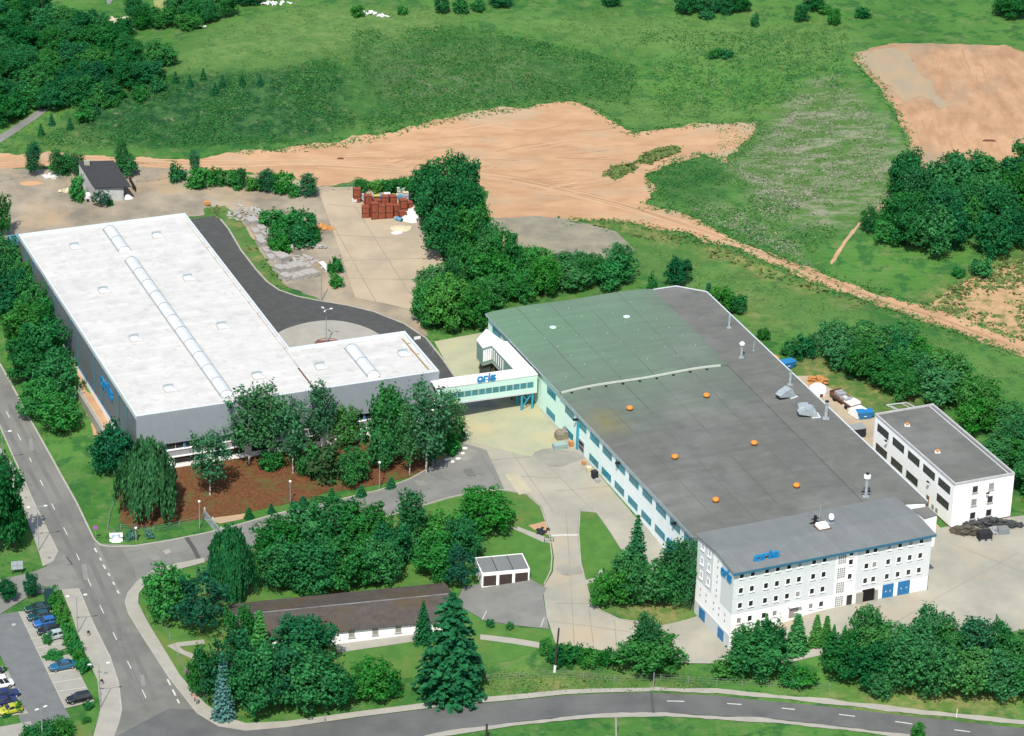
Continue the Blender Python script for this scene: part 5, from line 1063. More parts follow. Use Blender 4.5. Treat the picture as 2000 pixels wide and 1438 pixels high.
def conifer(H, R0, levels, mt, dens, size, droop=.25, pw=.9, zb=.06, seed=0, gapy=.0):
    rs = np.random.RandomState(seed); vs = []
    for l in range(levels):
        f = l/(levels - 1); z = H*(zb + (1 - zb)*f**.92); r = R0*(1 - f)**pw + .12; nb = max(5, int(6 + 9*(1 - f)))
        for b in range(nb):
            a = 6.283*(b + rs.rand()*.7 + (l % 2)*.5)/nb; rr = r*(.78 + .34*rs.rand()); n = max(3, int(dens*rr)); t = np.linspace(.12, 1, n)
            c = np.column_stack([math.cos(a)*rr*t, math.sin(a)*rr*t, z - droop*rr*t*t + .12*rr*(t > .85)])
            k = 4; cc = np.repeat(c, k, 0); tt = np.repeat(t, k); side = np.array([-math.sin(a), math.cos(a), 0]); cc = cc + side*(rs.randn(len(cc))*(.10 + .22*rr*(1 - tt)*.6))[:, None] + rs.randn(len(cc), 3)*.05
            vs.append(leaves(cc, np.tile([math.cos(a)*.35, math.sin(a)*.35, .9], (len(cc), 1)), np.full(len(cc), size), 1.5, .35))
    q = max(20, int(30*H)); zz = rs.rand(q)*H*.9; a = rs.rand(q)*6.283; rr = R0*(1 - zz/H)**pw*.45*rs.rand(q); vs.append(leaves(np.column_stack([np.cos(a)*rr, np.sin(a)*rr, zz + .1]), rs.randn(q, 3), np.full(q, size*1.6)))
    return tree_mesh(vs, mt)
for s in range(2):
    add('S', proto('spruce_tree', conifer(12, 3.6, 17, LEAF_SPR, 3.4, .42, .28, .85, .05, s), trunk_mesh(12, .22, BARK, 0, z1=.95, seed=s), 12, 7.0))
    add('N', proto('pine_tree', tree_mesh(blobs(lobeset(7.0, 10, 7, 60 + s, .25, .8), 3.4, .34, -.02, .8, 61 + s), LEAF_PINE), trunk_mesh(10, .22, BARK, 5, 2, seed=s), 10, 7.0))
add('Z', proto('blue_spruce', conifer(10, 1.9, 17, LEAF_BLUE, 4.5, .34, .2, .8, .05, 9), trunk_mesh(10, .16, BARK, 0, z1=.95), 10, 3.8))
add('Q', proto('spruce_tree', conifer(12, 3.6, 18, LEAF_SPR, 3.6, .44, .38, .52, .05, 33), trunk_mesh(12, .22, BARK, 0, z1=.95), 12, 7.0))
add('T', proto('conical_conifer', conifer(5, 1.25, 16, LEAF_CONE, 7, .25, .12, .9, .03, 12), trunk_mesh(5, .09, BARK, 0, z1=.9), 5, 2.6))
add('Y', proto('young_conifer', conifer(2.4, 1.0, 9, LEAF_SPR, 7, .22, .1, .9, .04, 15), trunk_mesh(2.4, .05, BARK, 0, z1=.9), 2.4, 2.0))
add('O', proto('blue_dwarf_spruce', tree_mesh(blobs([((0,0,.75), (1.0,1.0,.75))], 12, .2, -.4, 1.5, 3, .2, .3), LEAF_BLUE), trunk_mesh(1.2, .05, BARK, 0), 1.5, 2.1))
add('C', proto('clipped_round_tree', tree_mesh(blobs([((0,0,2.3), (1.9,1.9,1.6)), ((0,0,1.0),(.9,.9,.8))], 7, .28, -.3, .9, 4, .3, .35), LEAF), trunk_mesh(3.6, .14, BARK, 3, .7), 3.9, 3.9))
CAT = {'Q':'spruce','G':'tree','D':'tree','K':'tree','L':'tree','U':'bush','V':'bush','R':'bush','B':'birch','P':'tree','W':'weeping tree','S':'spruce','N':'pine','Z':'blue spruce','T':'conifer','Y':'young conifer','O':'dwarf spruce','C':'round tree'}
GROUND_KINDS = set('UVRSZTYOWDKL')
_cnt = {}
def tree(kind, x, yt, yb, wpx, label, group=None, rot=None):
    """crown top yt, crown bottom yb and width wpx as surveyed; stands on the ground below"""
    yb2 = yb - .43 * wpx * (.42 if kind in 'DKLGWSNC' else .36 if kind in 'UVRO' else .22)
    if kind in 'BP': yb2 = yb
    p = G(x, yb2); pm = PXM(p); H = max(.6, (yb2 - yt) / (.9 * pm) * (1.0 if kind in 'BPSZTY' else .97)); Wm = wpx / pm
    ps = PROT[kind]; n = _cnt.get(kind, 0); _cnt[kind] = n + 1; pr = ps[n % len(ps)]
    rz = (n * 2.399963 if rot is None else rot) % 6.2832; sw = Wm / pr['nw']; sh = H / pr['nh']
    o = inst(pr, (p[0], p[1], p[2]), rz, label, CAT[kind], group, (sw, sw, sh))
    for k in ('nh', 'nw'):
        pass
    return o
def fill(kinds, poly, n, wr, hr, label, group, seed, mind=.55):
    """many look-alike trees standing in one wood: feet inside the polygon"""
    rs = random.Random(seed); poly = np.array(poly, float); lo = poly.min(0); hi = poly.max(0); got = []; tries = 0
    while len(got) < n and tries < n * 60:
        tries += 1; x = lo[0] + rs.random()*(hi[0]-lo[0]); y = lo[1] + rs.random()*(hi[1]-lo[1])
        if not inside(np.array([[x, y]]), poly)[0]: continue
        wv = wr[0] + rs.random()*(wr[1]-wr[0])
        if any(abs(x-a) < mind*(wv+c)/2 and abs(y-b) < mind*.5*(wv+c)/2 for a, b, c in got): continue
        got.append((x, y, wv))
    for x, y, wv in sorted(got, key=lambda q: q[1]):
        h = hr[0] + rs.random()*(hr[1]-hr[0]); k = rs.choice(kinds)
        tree(k, x, y - h, y, wv, label, group)
# ---- the wood at the upper left
fill('DDKK', [(-40,60),(60,40),(150,70),(215,90),(290,120),(325,150),(300,175),(200,215),(110,225),(60,230),(0,255),(-40,270)], 46, (48,72), (44,66), 'leafy broadleaf tree in the dense wood above the country lane', 'trees of the wood above the country lane', 3)
fill('DKK', [(-40,10),(50,10),(60,60),(-40,80)], 7, (50,75), (50,70), 'dark broadleaf tree in the top left corner above the wood', 'trees in the top left corner', 4)
fill('DD', [(230,85),(330,75),(390,62),(430,48),(520,18),(560,0),(560,-20),(440,-10),(380,20),(300,50)], 17, (38,60), (36,55), 'broadleaf tree in the belt along the top edge of the pale meadow', 'trees of the belt along the meadow edge', 5)
for q in [('K',275,8,62,44,'dark round tree beside the dry clearing above the wood'),('K',262,-10,40,40,'dark tree right beside the dry clearing, at the top edge'),('D',190,25,80,50,'broad tree just left of the ruined timber frame'),('K',215,40,100,40,'dark tree in the shade left below the ruined frame'),
          ('D',140,160,205,44,'tree at the end of the country lane, on its right'),('V',60,168,212,42,'bright bush on the left verge of the country lane'),('U',20,185,240,50,'bush at the left frame edge above the country lane'),('V',165,205,245,40,'low bush on the scrub bank right of the country lane'),('U',195,170,215,36,'bush right below the wood at the scrub bank')]: tree(*q)
fill('UUV', [(170,190),(300,160),(330,185),(240,215),(150,240)], 9, (26,44), (18,30), 'low scrub bush on the bank below the wood', 'scrub bushes below the wood', 8)
for i, (x, yb) in enumerate([(298,166),(343,164),(371,171),(397,158),(434,171),(473,168),(508,169),(190,226),(101,246),(137,254),(80,266),(420,185)]):
    tree('Y', x, yb - 22, yb, 13, 'tiny sapling in the row along the scrub bank', 'saplings on the scrub bank')
# ---- hilltop bushes
for q in [('V',699,10,37,28,'bright bush beside the white debris on the hilltop meadow'),('V',786,12,32,22,'small bush right of the white debris on the hilltop meadow'),('K',862,-6,31,34,'dark bush, leftmost of the top middle hedge'),('U',898,-2,30,36,'bush in the middle of the top middle hedge'),('K',975,-12,20,46,'dark bush at the right end of the top middle hedge'),('U',935,0,26,30,'pale bush between the two dark hedge bushes at the top'),
          ('K',1193,-14,18,38,'lone dark round bush at the top edge right of the middle'),('K',1338,-10,34,42,'dark bush at the left end of the long top right hedge'),('K',1375,-12,33,44,'dark bush second from left in the long top right hedge'),('K',1412,-8,32,44,'dark bush third from left in the long top right hedge'),('K',1446,-6,30,40,'dark bush at the right end of the long top right hedge'),('U',1380,22,40,30,'pale low bush in front of the long top right hedge'),
          ('U',1474,28,56,18,'thin sapling below the long top right hedge'),('K',1565,8,48,32,'dark bush left of the bright round bush at the hilltop'),('K',1588,-10,28,44,'dark bush above and left of the bright round bush'),('L',1628,16,55,29,'bright green round bush on the hilltop'),('U',1683,16,39,32,'flat bush right of the bright round bush'),('K',1972,-6,46,66,'dark broad tree in the top right corner'),('U',1610,8,30,30,'bush just behind the bright round bush'),
          ('U',1395,95,118,26,'scrub bush, upper one of two on the meadow slope'),('U',1414,98,116,34,'scrub bush, lower right one of two on the meadow slope')]: tree(*q)
# ---- right wood and single trees by it
fill('DDK', [(1760,405),(1800,385),(1880,370),(2010,370),(2040,430),(2040,500),(1980,505),(1905,520),(1830,522),(1775,498),(1735,478)], 22, (66,100), (78,112), 'broadleaf tree in the dark wood at the right edge', 'trees of the right hand wood', 12, .5)
for q in [('P',1785,325,430,60,'tall wispy tree at the left top of the right hand wood'),('P',1838,325,400,40,'narrow tree on the upper rim of the right hand wood, left one'),('P',1872,338,400,34,'narrow tree on the upper rim of the right hand wood, right one'),('K',1697,405,461,32,'small dark tree beside the sandy footpath'),('U',1914,506,546,44,'grey-green bush under the right hand wood'),('L',1738,430,486,60,'rounded bright tree at the left foot of the right hand wood'),('V',1870,520,545,26,'little bush left of the grey-green one below the wood')]: tree(*q)
# ---- trees right of the factory
fill('DDLG', [(1620,690),(1690,690),(1760,700),(1830,750),(1880,790),(1960,850),(2030,900),(2030,1010),(1985,970),(1900,860),(1830,795),(1740,790),(1690,768),(1630,735)], 26, (60,95), (62,90), 'broadleaf tree in the thicket behind the white workshop', 'trees of the thicket behind the workshop', 14, .5)
for q in [('U',1541,665,702,36,'dark bush, left of a pair behind the factory roof edge'),('U',1568,655,706,48,'bush, right of a pair behind the factory roof edge'),('U',1490,640,668,24,'small sapling bush behind the factory roof edge'),('K',1324,503,568,52,'dark pointed tree standing alone behind the factory hall'),('U',1273,536,572,22,'little tree left of the dark pointed one behind the hall'),('L',1405,562,620,56,'bright tree behind the chamfered corner of the factory roof'),('D',1434,575,620,46,'tree right of the bright one behind the roof corner'),('Y',1382,556,600,26,'slim conifer behind the chamfered corner of the factory roof')]: tree(*q)
# ---- tree belt between the yards
for q in [('D',868,304,420,78,'tall tree at the upper end of the belt beside the stacked crates'),('D',832,318,420,64,'tree left of the tall one at the upper end of the belt'),('K',908,310,420,66,'dark tree at the upper right of the belt'),('D',850,350,470,84,'tree in the middle of the belt right of the concrete lane'),('K',905,360,475,92,'dark tree in the middle right of the belt'),('L',835,375,440,52,'bright tree at the left of the belt by the white rubble'),('D',870,410,520,86,'tree low in the belt right of the concrete lane'),('D',925,405,525,80,'tree low right in the belt beside the gravel patch'),('P',895,300,400,50,'wispy tree crown at the very top of the belt'),
          ('K',942,425,525,54,'narrow dark tree at the belt edge by the gravel patch'),('D',905,480,590,84,'tree where the belt meets the lower thicket'),('L',1030,480,560,70,'bright tree at the edge of the gravel patch'),('D',985,455,570,66,'tree at the corner where belt and gravel patch meet'),('G',955,440,560,62,'soft green tree low at the right side of the belt'),('L',1065,505,590,64,'bright tree right of the gravel patch edge tree'),('L',960,490,590,80,'bright tree between belt and gravel patch')]: tree(*q)
fill('LLDG', [(815,600),(850,590),(930,570),(1000,545),(1080,545),(1160,555),(1212,552),(1212,575),(1100,590),(960,612),(940,645),(880,655),(830,650)], 22, (56,84), (56,80), 'bright leafy tree in the thicket behind the green-tinted factory roof', 'trees of the thicket behind the mossy roof', 16, .5)
for q in [('L',830,548,645,62,'bright tree at the left front of the thicket by the side road'),('L',872,540,658,84,'bright bushy tree at the front of the thicket by the side road'),('P',882,500,600,40,'upright tree rising from the left front of the thicket'),('D',925,560,655,70,'tree at the thicket front beside the stair tower')]: tree(*q)
# ---- back yard shrubs
for q in [('P',67,276,346,36,'tall leafy shrub left of the black-roofed shed, leftmost'),('P',112,292,345,34,'pale leafy shrub between the tall shrub and the shed'),('U',128,300,345,40,'rounded bush left behind the shed'),('P',150,298,345,34,'shrub close behind the shed wall'),('P',238,272,345,30,'tall shrub right behind the shed'),('D',248,300,352,44,'bushy tree at the right of the shed'),('V',152,343,399,34,'bright bush at the left wall of the shed'),('N',197,368,411,36,'spiky dark pine bush in front of the shed'),('U',215,390,405,12,'tiny plant by the shed front wall')]: tree(*q)
for q in [('U',346,322,360,36,'bush at the left end of the fence row, by the rear gate'),('P',380,293,345,26,'upright shrub in the fence row'),('V',392,330,374,60,'broad bright bush in the fence row'),('U',428,328,368,34,'bush right of the broad bright one in the fence row'),('U',462,333,372,40,'bush in the fence row, left of the middle gap'),('P',470,328,368,24,'thin upright shrub in the fence row above the slabs'),('V',497,346,378,36,'bush in the fence row, third from its right end'),('P',520,330,376,38,'taller shrub in the fence row, right part'),('V',552,338,385,44,'bush in the fence row, second from its right end'),('P',602,338,385,42,'pale shrub at the right end of the fence row'),('V',575,360,388,34,'low bush near the right end of the fence row')]: tree(*q)
for q in [('U',706,350,378,34,'bush behind the stacked crates, far left'),('V',737,352,380,36,'bush behind the stacked crates, second from left'),('U',768,350,380,40,'bush behind the stacked crates, in the middle'),('V',795,346,380,38,'bush behind the stacked crates, far right')]: tree(*q)
for q in [('V',530,410,450,52,'bright bush among the slab piles, upper left'),('V',568,412,455,58,'bright bush among the slab piles, top'),('U',596,415,465,50,'bush among the slab piles, upper right'),('V',545,440,485,56,'bright bush among the slab piles, middle left'),('U',588,440,490,56,'bush among the slab piles, middle right'),('V',545,465,500,44,'bright bush among the slab piles, bottom'),('U',612,450,478,36,'bush among the slab piles beside the orange scrap'),('V',656,504,538,30,'bush beside the white sheet, upper one'),('V',656,534,566,30,'bush beside the white sheet, lower one')]: tree(*q)
# ---- strip between warehouse and street
for q in [('D',4,385,470,40,'tree at the left frame edge by the dirt yard'),('D',8,460,560,70,'tree by the blue skip behind the warehouse corner'),('D',55,508,590,60,'tree at the far end of the dark warehouse wall'),('K',20,530,640,100,'dark tree nearest the frame edge beside the warehouse'),('D',64,545,655,70,'tree beside the dark warehouse wall, second from its far end'),('D',50,600,700,90,'tree halfway along the dark warehouse wall, street side'),('L',86,580,670,50,'slim bright tree touching the dark warehouse wall'),('D',88,625,745,100,'big tree halfway along the dark warehouse wall'),('K',50,660,760,80,'dark tree by the street halfway along the warehouse'),('D',112,690,800,84,'tree by the low white wall of the warehouse'),('L',80,740,830,80,'bright tree near the street beside the low white wall'),('L',118,770,860,90,'bright bushy tree at the lower end of the warehouse strip')]: tree(*q)
tree('K', 222, 828, 940, 92, 'dense dark round tree at the near corner of the warehouse')
tree('W', 290, 848, 1032, 120, 'big weeping birch in front of the warehouse corner', None, .4)
for q in [('B',410,848,968,72,'leaning white-stemmed birch on the bark bank beside the weeping birch'),('B',487,768,908,84,'tall birch in front of the warehouse, left of a pair'),('B',525,756,906,74,'tall birch in front of the warehouse, right of a pair'),('B',572,788,925,66,'birch with forked white trunk on the bark bank'),('B',628,752,885,58,'slender birch reaching above the warehouse roof edge'),('G',675,788,885,62,'round-topped tree before the small white annex windows'),('U',530,880,922,46,'bush at the foot of the birch pair'),('U',605,870,940,52,'bush left of the reddish one on the bark bank'),
          ('R',630,868,950,74,'reddish-leaved bush on the bark bank'),('G',690,872,958,66,'dense green bush on the bark bank left of the lamp'),('G',762,752,918,104,'large tree at the right end of the bark bank'),('G',745,838,930,60,'low tree under the large one at the right of the bark bank'),('B',832,750,926,84,'birch with leaning white trunk near the drive bend'),('P',850,806,915,54,'wispy tree beside the leaning birch near the drive bend'),('B',882,768,880,46,'pale green birch in front of the skywalk'),('V',878,850,896,46,'bush inside the ring of white stones'),('U',890,820,868,36,'bush under the pale birch by the skywalk'),('B',800,800,928,50,'slim birch between the large tree and the leaning birch')]: tree(*q)
for i, (x, yb, w_, h_) in enumerate([(486,1014,18,22),(592,992,22,22),(648,984,22,30),(706,972,20,24),(764,955,20,22),(530,1004,14,20),(572,998,14,18)]):
    tree('Y', x, yb - h_, yb, w_, ['young conifer on the drive verge nearest the entrance gate','young conifer on the drive verge below the second lamp','tallest young conifer on the drive verge','young conifer on the drive verge left of the right lamp','young conifer on the drive verge right of the right lamp','second young conifer from the gate on the drive verge','small young conifer just left of the second lamp'][i], 'young conifers along the drive verge')
tree('O', 255, 1039, 1057, 21, 'blue-grey dwarf spruce right beside the white company board'); tree('O', 292, 1036, 1053, 19, 'blue-grey dwarf spruce farther right along the drive verge')
# ---- park between drive and barrack
for q in [('L',330,1102,1226,92,'bright round tree at the street corner of the park'),('N',395,1105,1256,110,'dark drooping pine beside the bright corner tree'),('W',450,1018,1186,96,'weeping tree left of the big grove'),
          ('D',545,1010,1110,96,'grove tree at the back left beside the weeping tree'),('D',600,986,1100,104,'grove tree at the back, second from left'),('K',655,978,1095,110,'dark grove tree in the back middle'),('D',712,982,1090,104,'grove tree at the back with its top over the drive'),('K',760,1020,1135,84,'dark grove tree at the right end'),('D',545,1055,1168,92,'grove tree at the front left above the barrack roof'),('K',612,1052,1172,108,'dark grove tree at the front, second from left'),('D',680,1050,1168,104,'grove tree at the front middle'),('D',738,1058,1160,86,'grove tree at the front right'),
          ('P',805,955,1066,74,'sparse wispy tree leaning over the drive, right of the grove'),('G',830,1010,1075,70,'tree right behind the wispy one'),('L',870,1000,1090,84,'bright tree between the wispy tree and the lawn'),('L',945,958,1056,108,'broad bright tree on the lawn inside the drive bend'),('L',848,1045,1142,88,'bright egg-shaped tree behind the barrack'),('K',902,1010,1110,78,'dark tree behind the garages'),('N',895,1060,1158,80,'dark spreading pine left of the garages'),('U',795,1040,1100,50,'bush at the right foot of the grove')]: tree(*q)
# ---- in front of the barrack
for q in [('K',590,1196,1330,116,'dark broad tree in front of the barrack roof'),('N',450,1208,1400,116,'dark drooping pine at the left of the barrack front'),('T',507,1193,1310,50,'yellow-green cone tree at the barrack gable'),('K',470,1180,1300,70,'tree at the left gable of the barrack'),('D',500,1250,1412,100,'dark leafy tree right of the slender blue spruce'),('Z',437,1274,1408,44,'slender blue spruce near the street corner'),('N',545,1255,1408,120,'dark pine among the trees at the barrack front'),('D',600,1270,1408,130,'big tree nearest the main road in front of the barrack'),('K',650,1290,1395,80,'dark tree at the right of the big front group'),
          ('L',722,1288,1376,86,'bright triangular tree on the barrack lawn'),('U',762,1310,1372,50,'darker bush leaning on the bright triangular tree'),('K',395,1260,1370,60,'dark tree behind the no-parking sign'),('Q',880,1150,1372,132,'huge layered spruce in front of the barrack'),('S',826,1172,1262,42,'small spruce left of the huge layered one'),('U',995,1214,1232,15,'small dark ball bush at the forecourt edge'),('U',957,1208,1228,16,'little spiky plant left of the ball bush')]: tree(*q)
# ---- drive island and hedge by the road
for q in [('S',1240,1006,1160,66,'tall pointed tree in front of the factory windows'),('L',1196,1105,1196,84,'bright bushy tree at the left of the drive island'),('G',1225,1075,1190,84,'tree in the middle of the drive island'),('G',1268,1090,1194,88,'broad tree in the middle right of the drive island'),('P',1318,1040,1180,70,'tall tree left of the office gable'),('D',1300,1090,1196,66,'tree leaning toward the office gable'),('P',1348,1050,1190,48,'narrow tree touching the office gable')]: tree(*q)
for q in [('L',1066,1243,1285,26,'bright shrub at the left end of the roadside hedge'),('U',1088,1262,1304,44,'hedge bush behind the leaning pole'),('U',1118,1258,1304,48,'hedge bush right of the leaning pole'),('V',1150,1266,1306,46,'hedge bush in the middle of the roadside hedge'),('U',1184,1268,1306,46,'hedge bush left of the round roadside tree'),('G',1268,1236,1330,124,'broad round tree at the roadside below the drive'),('P',1262,1190,1300,60,'wispy tree rising behind the round roadside tree')]: tree(*q)
for q in [('C',1450,1226,1282,46,'clipped round tree at the corner of the office block'),('D',1480,1238,1338,116,'dense dark bush tree in front of the office block corner'),('K',1505,1212,1300,60,'tree behind the dense one in front of the office block'),('T',1478,1211,1258,24,'small conifer at the office front, leftmost'),('T',1494,1198,1262,22,'small conifer at the office front, second from left'),('T',1555,1200,1276,46,'largest cone-shaped conifer in front of the office block'),('T',1593,1201,1262,30,'cone conifer right of the largest, first of a pair'),('T',1612,1203,1262,28,'cone conifer right of the largest, second of a pair'),('T',1627,1220,1262,18,'tiny cone conifer, right of the pair'),('T',1648,1222,1262,18,'tiny cone conifer beside the tall grove tree'),('U',1530,1250,1276,26,'low bush left at the foot of the largest cone conifer'),
          ('V',1420,1290,1330,60,'low bright bush by the roadside fence'),('V',1570,1310,1345,60,'low bright scrub by the roadside below the path'),('V',1545,1305,1340,60,'low scrub bush at the roadside right of the dense dark one')]: tree(*q)
# ---- right foreground grove
for q in [('G',1688,1178,1290,72,'tallest left tree of the right foreground grove'),('K',1640,1232,1335,84,'tree at the left front of the right foreground grove'),('K',1690,1250,1348,110,'dark tree at the front left of the right foreground grove'),('G',1745,1215,1320,90,'pale tree in the left middle of the right foreground grove'),('G',1815,1180,1300,86,'tall tree in the middle back of the right foreground grove'),('P',1892,1202,1310,84,'wispy tree at the back of the right foreground grove'),('K',1945,1210,1310,70,'dark tree at the back right of the right foreground grove'),('G',1985,1235,1330,84,'bright tree at the right frame edge of the foreground grove'),('G',1718,1310,1372,52,'low tree nearest the road in the foreground grove'),('G',1770,1240,1365,104,'front tree of the foreground grove, left of the middle'),('G',1830,1255,1372,110,'pale front tree in the middle of the foreground grove'),('G',1890,1270,1374,104,'front tree of the foreground grove, right of the middle'),('G',1950,1275,1376,104,'front tree of the foreground grove, second from the frame edge'),('G',2010,1280,1378,90,'front tree of the foreground grove at the frame edge'),('G',1855,1215,1320,80,'tree between the tall and the wispy grove trees'),('G',1700,1215,1315,84,'bright tree behind the dark front left grove tree'),('G',1790,1215,1330,90,'bright tree in the middle of the foreground grove')]: tree(*q)
tree('V', 1792, 1408, 1450, 28, 'lone sapling on the near side of the main road')
# ---- left bottom: pavement hedge, car park planting
for q in [('K',-6,890,1100,100,'dark tree overhanging the pavement at the left frame edge'),('K',25,960,1080,60,'dark tree leaning over the pavement, right one'),('D',4,880,935,30,'small tree top at the left frame edge by the street lamp'),('K',15,1128,1182,34,'small street tree at the side street, left one'),('K',62,1116,1172,30,'small street tree at the side street, right one')]: tree(*q)
for i, (x, y) in enumerate([(108,1192),(116,1210),(122,1228),(130,1247),(138,1264),(147,1282),(155,1300),(163,1316),(100,1176)]):
    tree('V', x, y - 30, y, 32, 'bush of the hedge between car park and pavement', 'hedge bushes between car park and pavement')
for q in [('V',92,1234,1262,18,'young tree between the parked silver car and the bays'),('V',36,1368,1394,20,'young tree by the yellow-green car'),('U',172,1372,1388,22,'small bush at the end of the car park bays'),('U',168,1400,1414,18,'little bush on the lawn by the pavement curve'),('V',105,1276,1290,40,'low hedge across the parking row'),('U',12,1388,1402,20,'little bush below the yellow-green car'),('U',62,1416,1450,36,'bush at the bottom edge below the car park lane'),('U',92,1408,1446,44,'bush at the bottom edge, middle of three'),('U',125,1400,1445,44,'bush at the bottom edge, right of three'),('U',6,1302,1314,18,'little green bush between the left parking bays')]: tree(*q)
# ---- meadow tufts: uncountable ground cover
def tufts(name, polys, n, size, m, seed):
    rs = np.random.RandomState(seed); allp = []
    for poly, share in polys:
        poly = np.array(poly, float); lo = poly.min(0); hi = poly.max(0); k = int(n*share); p = lo + rs.rand(k*3, 2)*(hi-lo); p = p[inside(p, poly)][:k]
        allp.append(p)
    p = GV(np.concatenate(allp)); nzv = np.array([noise.noise(Vector((q[0]*.09, q[1]*.09, 5.5))) + .5*noise.noise(Vector((q[0]*.3, q[1]*.3, 2.5))) for q in p]); p = p[nzv > -.55 + .8*rs.rand(len(nzv))]
    c = np.repeat(p, 3, 0); k = len(c); s = size*(.5 + 1.1*rs.rand(k)); c = c + np.column_stack([rs.randn(k)*.45, rs.randn(k)*.45, s*.3])
    v = leaves(c, np.column_stack([rs.randn(k)*.5, rs.randn(k)*.5 - .3, np.ones(k)]), s, 1.3, .5, .2)
    me = fastmesh(name, v, np.arange(len(v)).reshape(-1, 4), m); o = bpy.data.objects.new(name, me); COL.objects.link(o); return tag(o, None, None, None, 'stuff')
T_DARK = leafmat('herb_dark_green', (.022,.115,.032), (.045,.155,.045), .2)
T_MID = leafmat('herb_mid_green', (.06,.165,.042), (.095,.20,.058), .2, .2)
o = tufts('scrub_growth', [([(240,180),(300,150),(420,142),(560,130),(640,115),(690,150),(695,230),(640,275),(480,280),(300,290),(150,285),(60,285),(140,230)], .5), ([(690,60),(900,50),(1100,90),(1250,130),(1230,210),(1130,185),(900,215),(720,255),(690,200)], .3), ([(1260,340),(1330,300),(1400,330),(1640,440),(1560,520),(1300,410)], .08), ([(1250,60),(1650,60),(1660,180),(1300,240)], .12)], 34000, .27, T_DARK, 1)
tag(o, 'dark scrubby weeds growing over the bank and hillside', 'scrub')
o = tufts('meadow_grass', [([(330,150),(420,60),(560,10),(1660,10),(1660,100),(1500,220),(1250,240),(1130,190),(700,260)], .55), ([(1400,240),(1660,150),(1770,330),(1700,440),(1560,500),(1430,440)], .2), ([(1250,480),(1700,620),(2000,720),(1900,800),(1600,640),(1400,600)], .15), ([(0,280),(120,200),(250,290),(0,300)], .04), ([(900,1310),(1400,1320),(1400,1345),(900,1360)], .06)], 16000, .25, T_MID, 2)
tag(o, 'pale green meadow grass tussocks on the hillside', 'grass')
T_GREY = leafmat('dry_herb_grey', (.17,.185,.14), (.25,.24,.20), .2, .25)
o = tufts('dry_herbs', [([(1600,150),(1680,200),(1740,250),(1775,330),(1720,420),(1620,445),(1480,420),(1440,330),(1500,250)], .7), ([(1340,400),(1420,400),(1560,480),(1580,520),(1480,470),(1380,430)], .15), ([(1395,312),(1430,318),(1640,430),(1610,440),(1560,412)], .15)], 3200, .25, T_GREY, 7)
tag(o, 'grey dried herbs in streaks on the slope below the dirt mound', 'dry herbs')
T_SAND = leafmat('sand_weeds', (.05,.10,.03), (.10,.15,.05), .1)
o = tufts('sand_weeds', [([(1815,598),(1850,562),(1945,518),(2005,500),(2005,668)], .5), ([(1180,344),(1200,326),(1238,320),(1240,334),(1205,350)], .14), ([(1240,320),(1262,302),(1300,288),(1328,286),(1320,300),(1265,322)], .16), ([(1120,430),(1300,455),(1420,490),(1560,548),(1700,592),(1690,600),(1500,545),(1330,478),(1150,448)], .3), ([(1330,425),(1440,470),(1700,570),(1850,620),(1850,612),(1560,518)], .1), ([(400,405),(440,405),(560,562),(545,562)], .1)], 1500, .55, T_SAND, 3)
tag(o, 'sparse weeds sprouting through the sandy ground', 'weeds')
NR.seed(5)
_e = [(470,298),(640,285),(780,255),(900,228),(1010,212),(1090,195),(1135,200),(1190,226),(1235,263),(1300,250),(1400,241),(1482,237),(1485,260),(1420,318),(1375,300),(1310,320),(1265,345),(1283,372),(1262,402),(1330,418),(1440,465),(1560,520),(1700,566),(1850,612),(2000,666)]
_b = [(1990,692),(1880,656),(1750,607),(1600,557),(1450,492),(1330,457),(1200,433),(1110,432)]
_m = [(1668,104),(1690,140),(1715,165),(1740,205),(1765,250),(1782,290),(1800,328)]
_P = []
for ln, n_ in ((_e, 1500), (_b, 900), (_m, 300)):
    q = resample(GV(ln)[:, :2], .4, False); ix = NR.randint(0, len(q), n_); _P.append(q[ix] + NR.randn(n_, 2) * .9)
_P = np.concatenate(_P); _P = np.column_stack([_P, HV(_P) + .1]); _c = np.repeat(_P, 4, 0) + NR.randn(len(_P) * 4, 3) * (.3, .3, .06)
_v = leaves(_c, np.column_stack([NR.randn(len(_c), 2) * .5, np.ones(len(_c))]), .2 + .3 * NR.rand(len(_c)), 1.4, .5, .2)
o = bpy.data.objects.new('edge_grass', fastmesh('edge_grass', _v, np.arange(len(_v)).reshape(-1, 4), T_MID)); COL.objects.link(o); tag(o, 'ragged grass creeping over the edges of the sandy ground', 'grass', None, 'stuff')
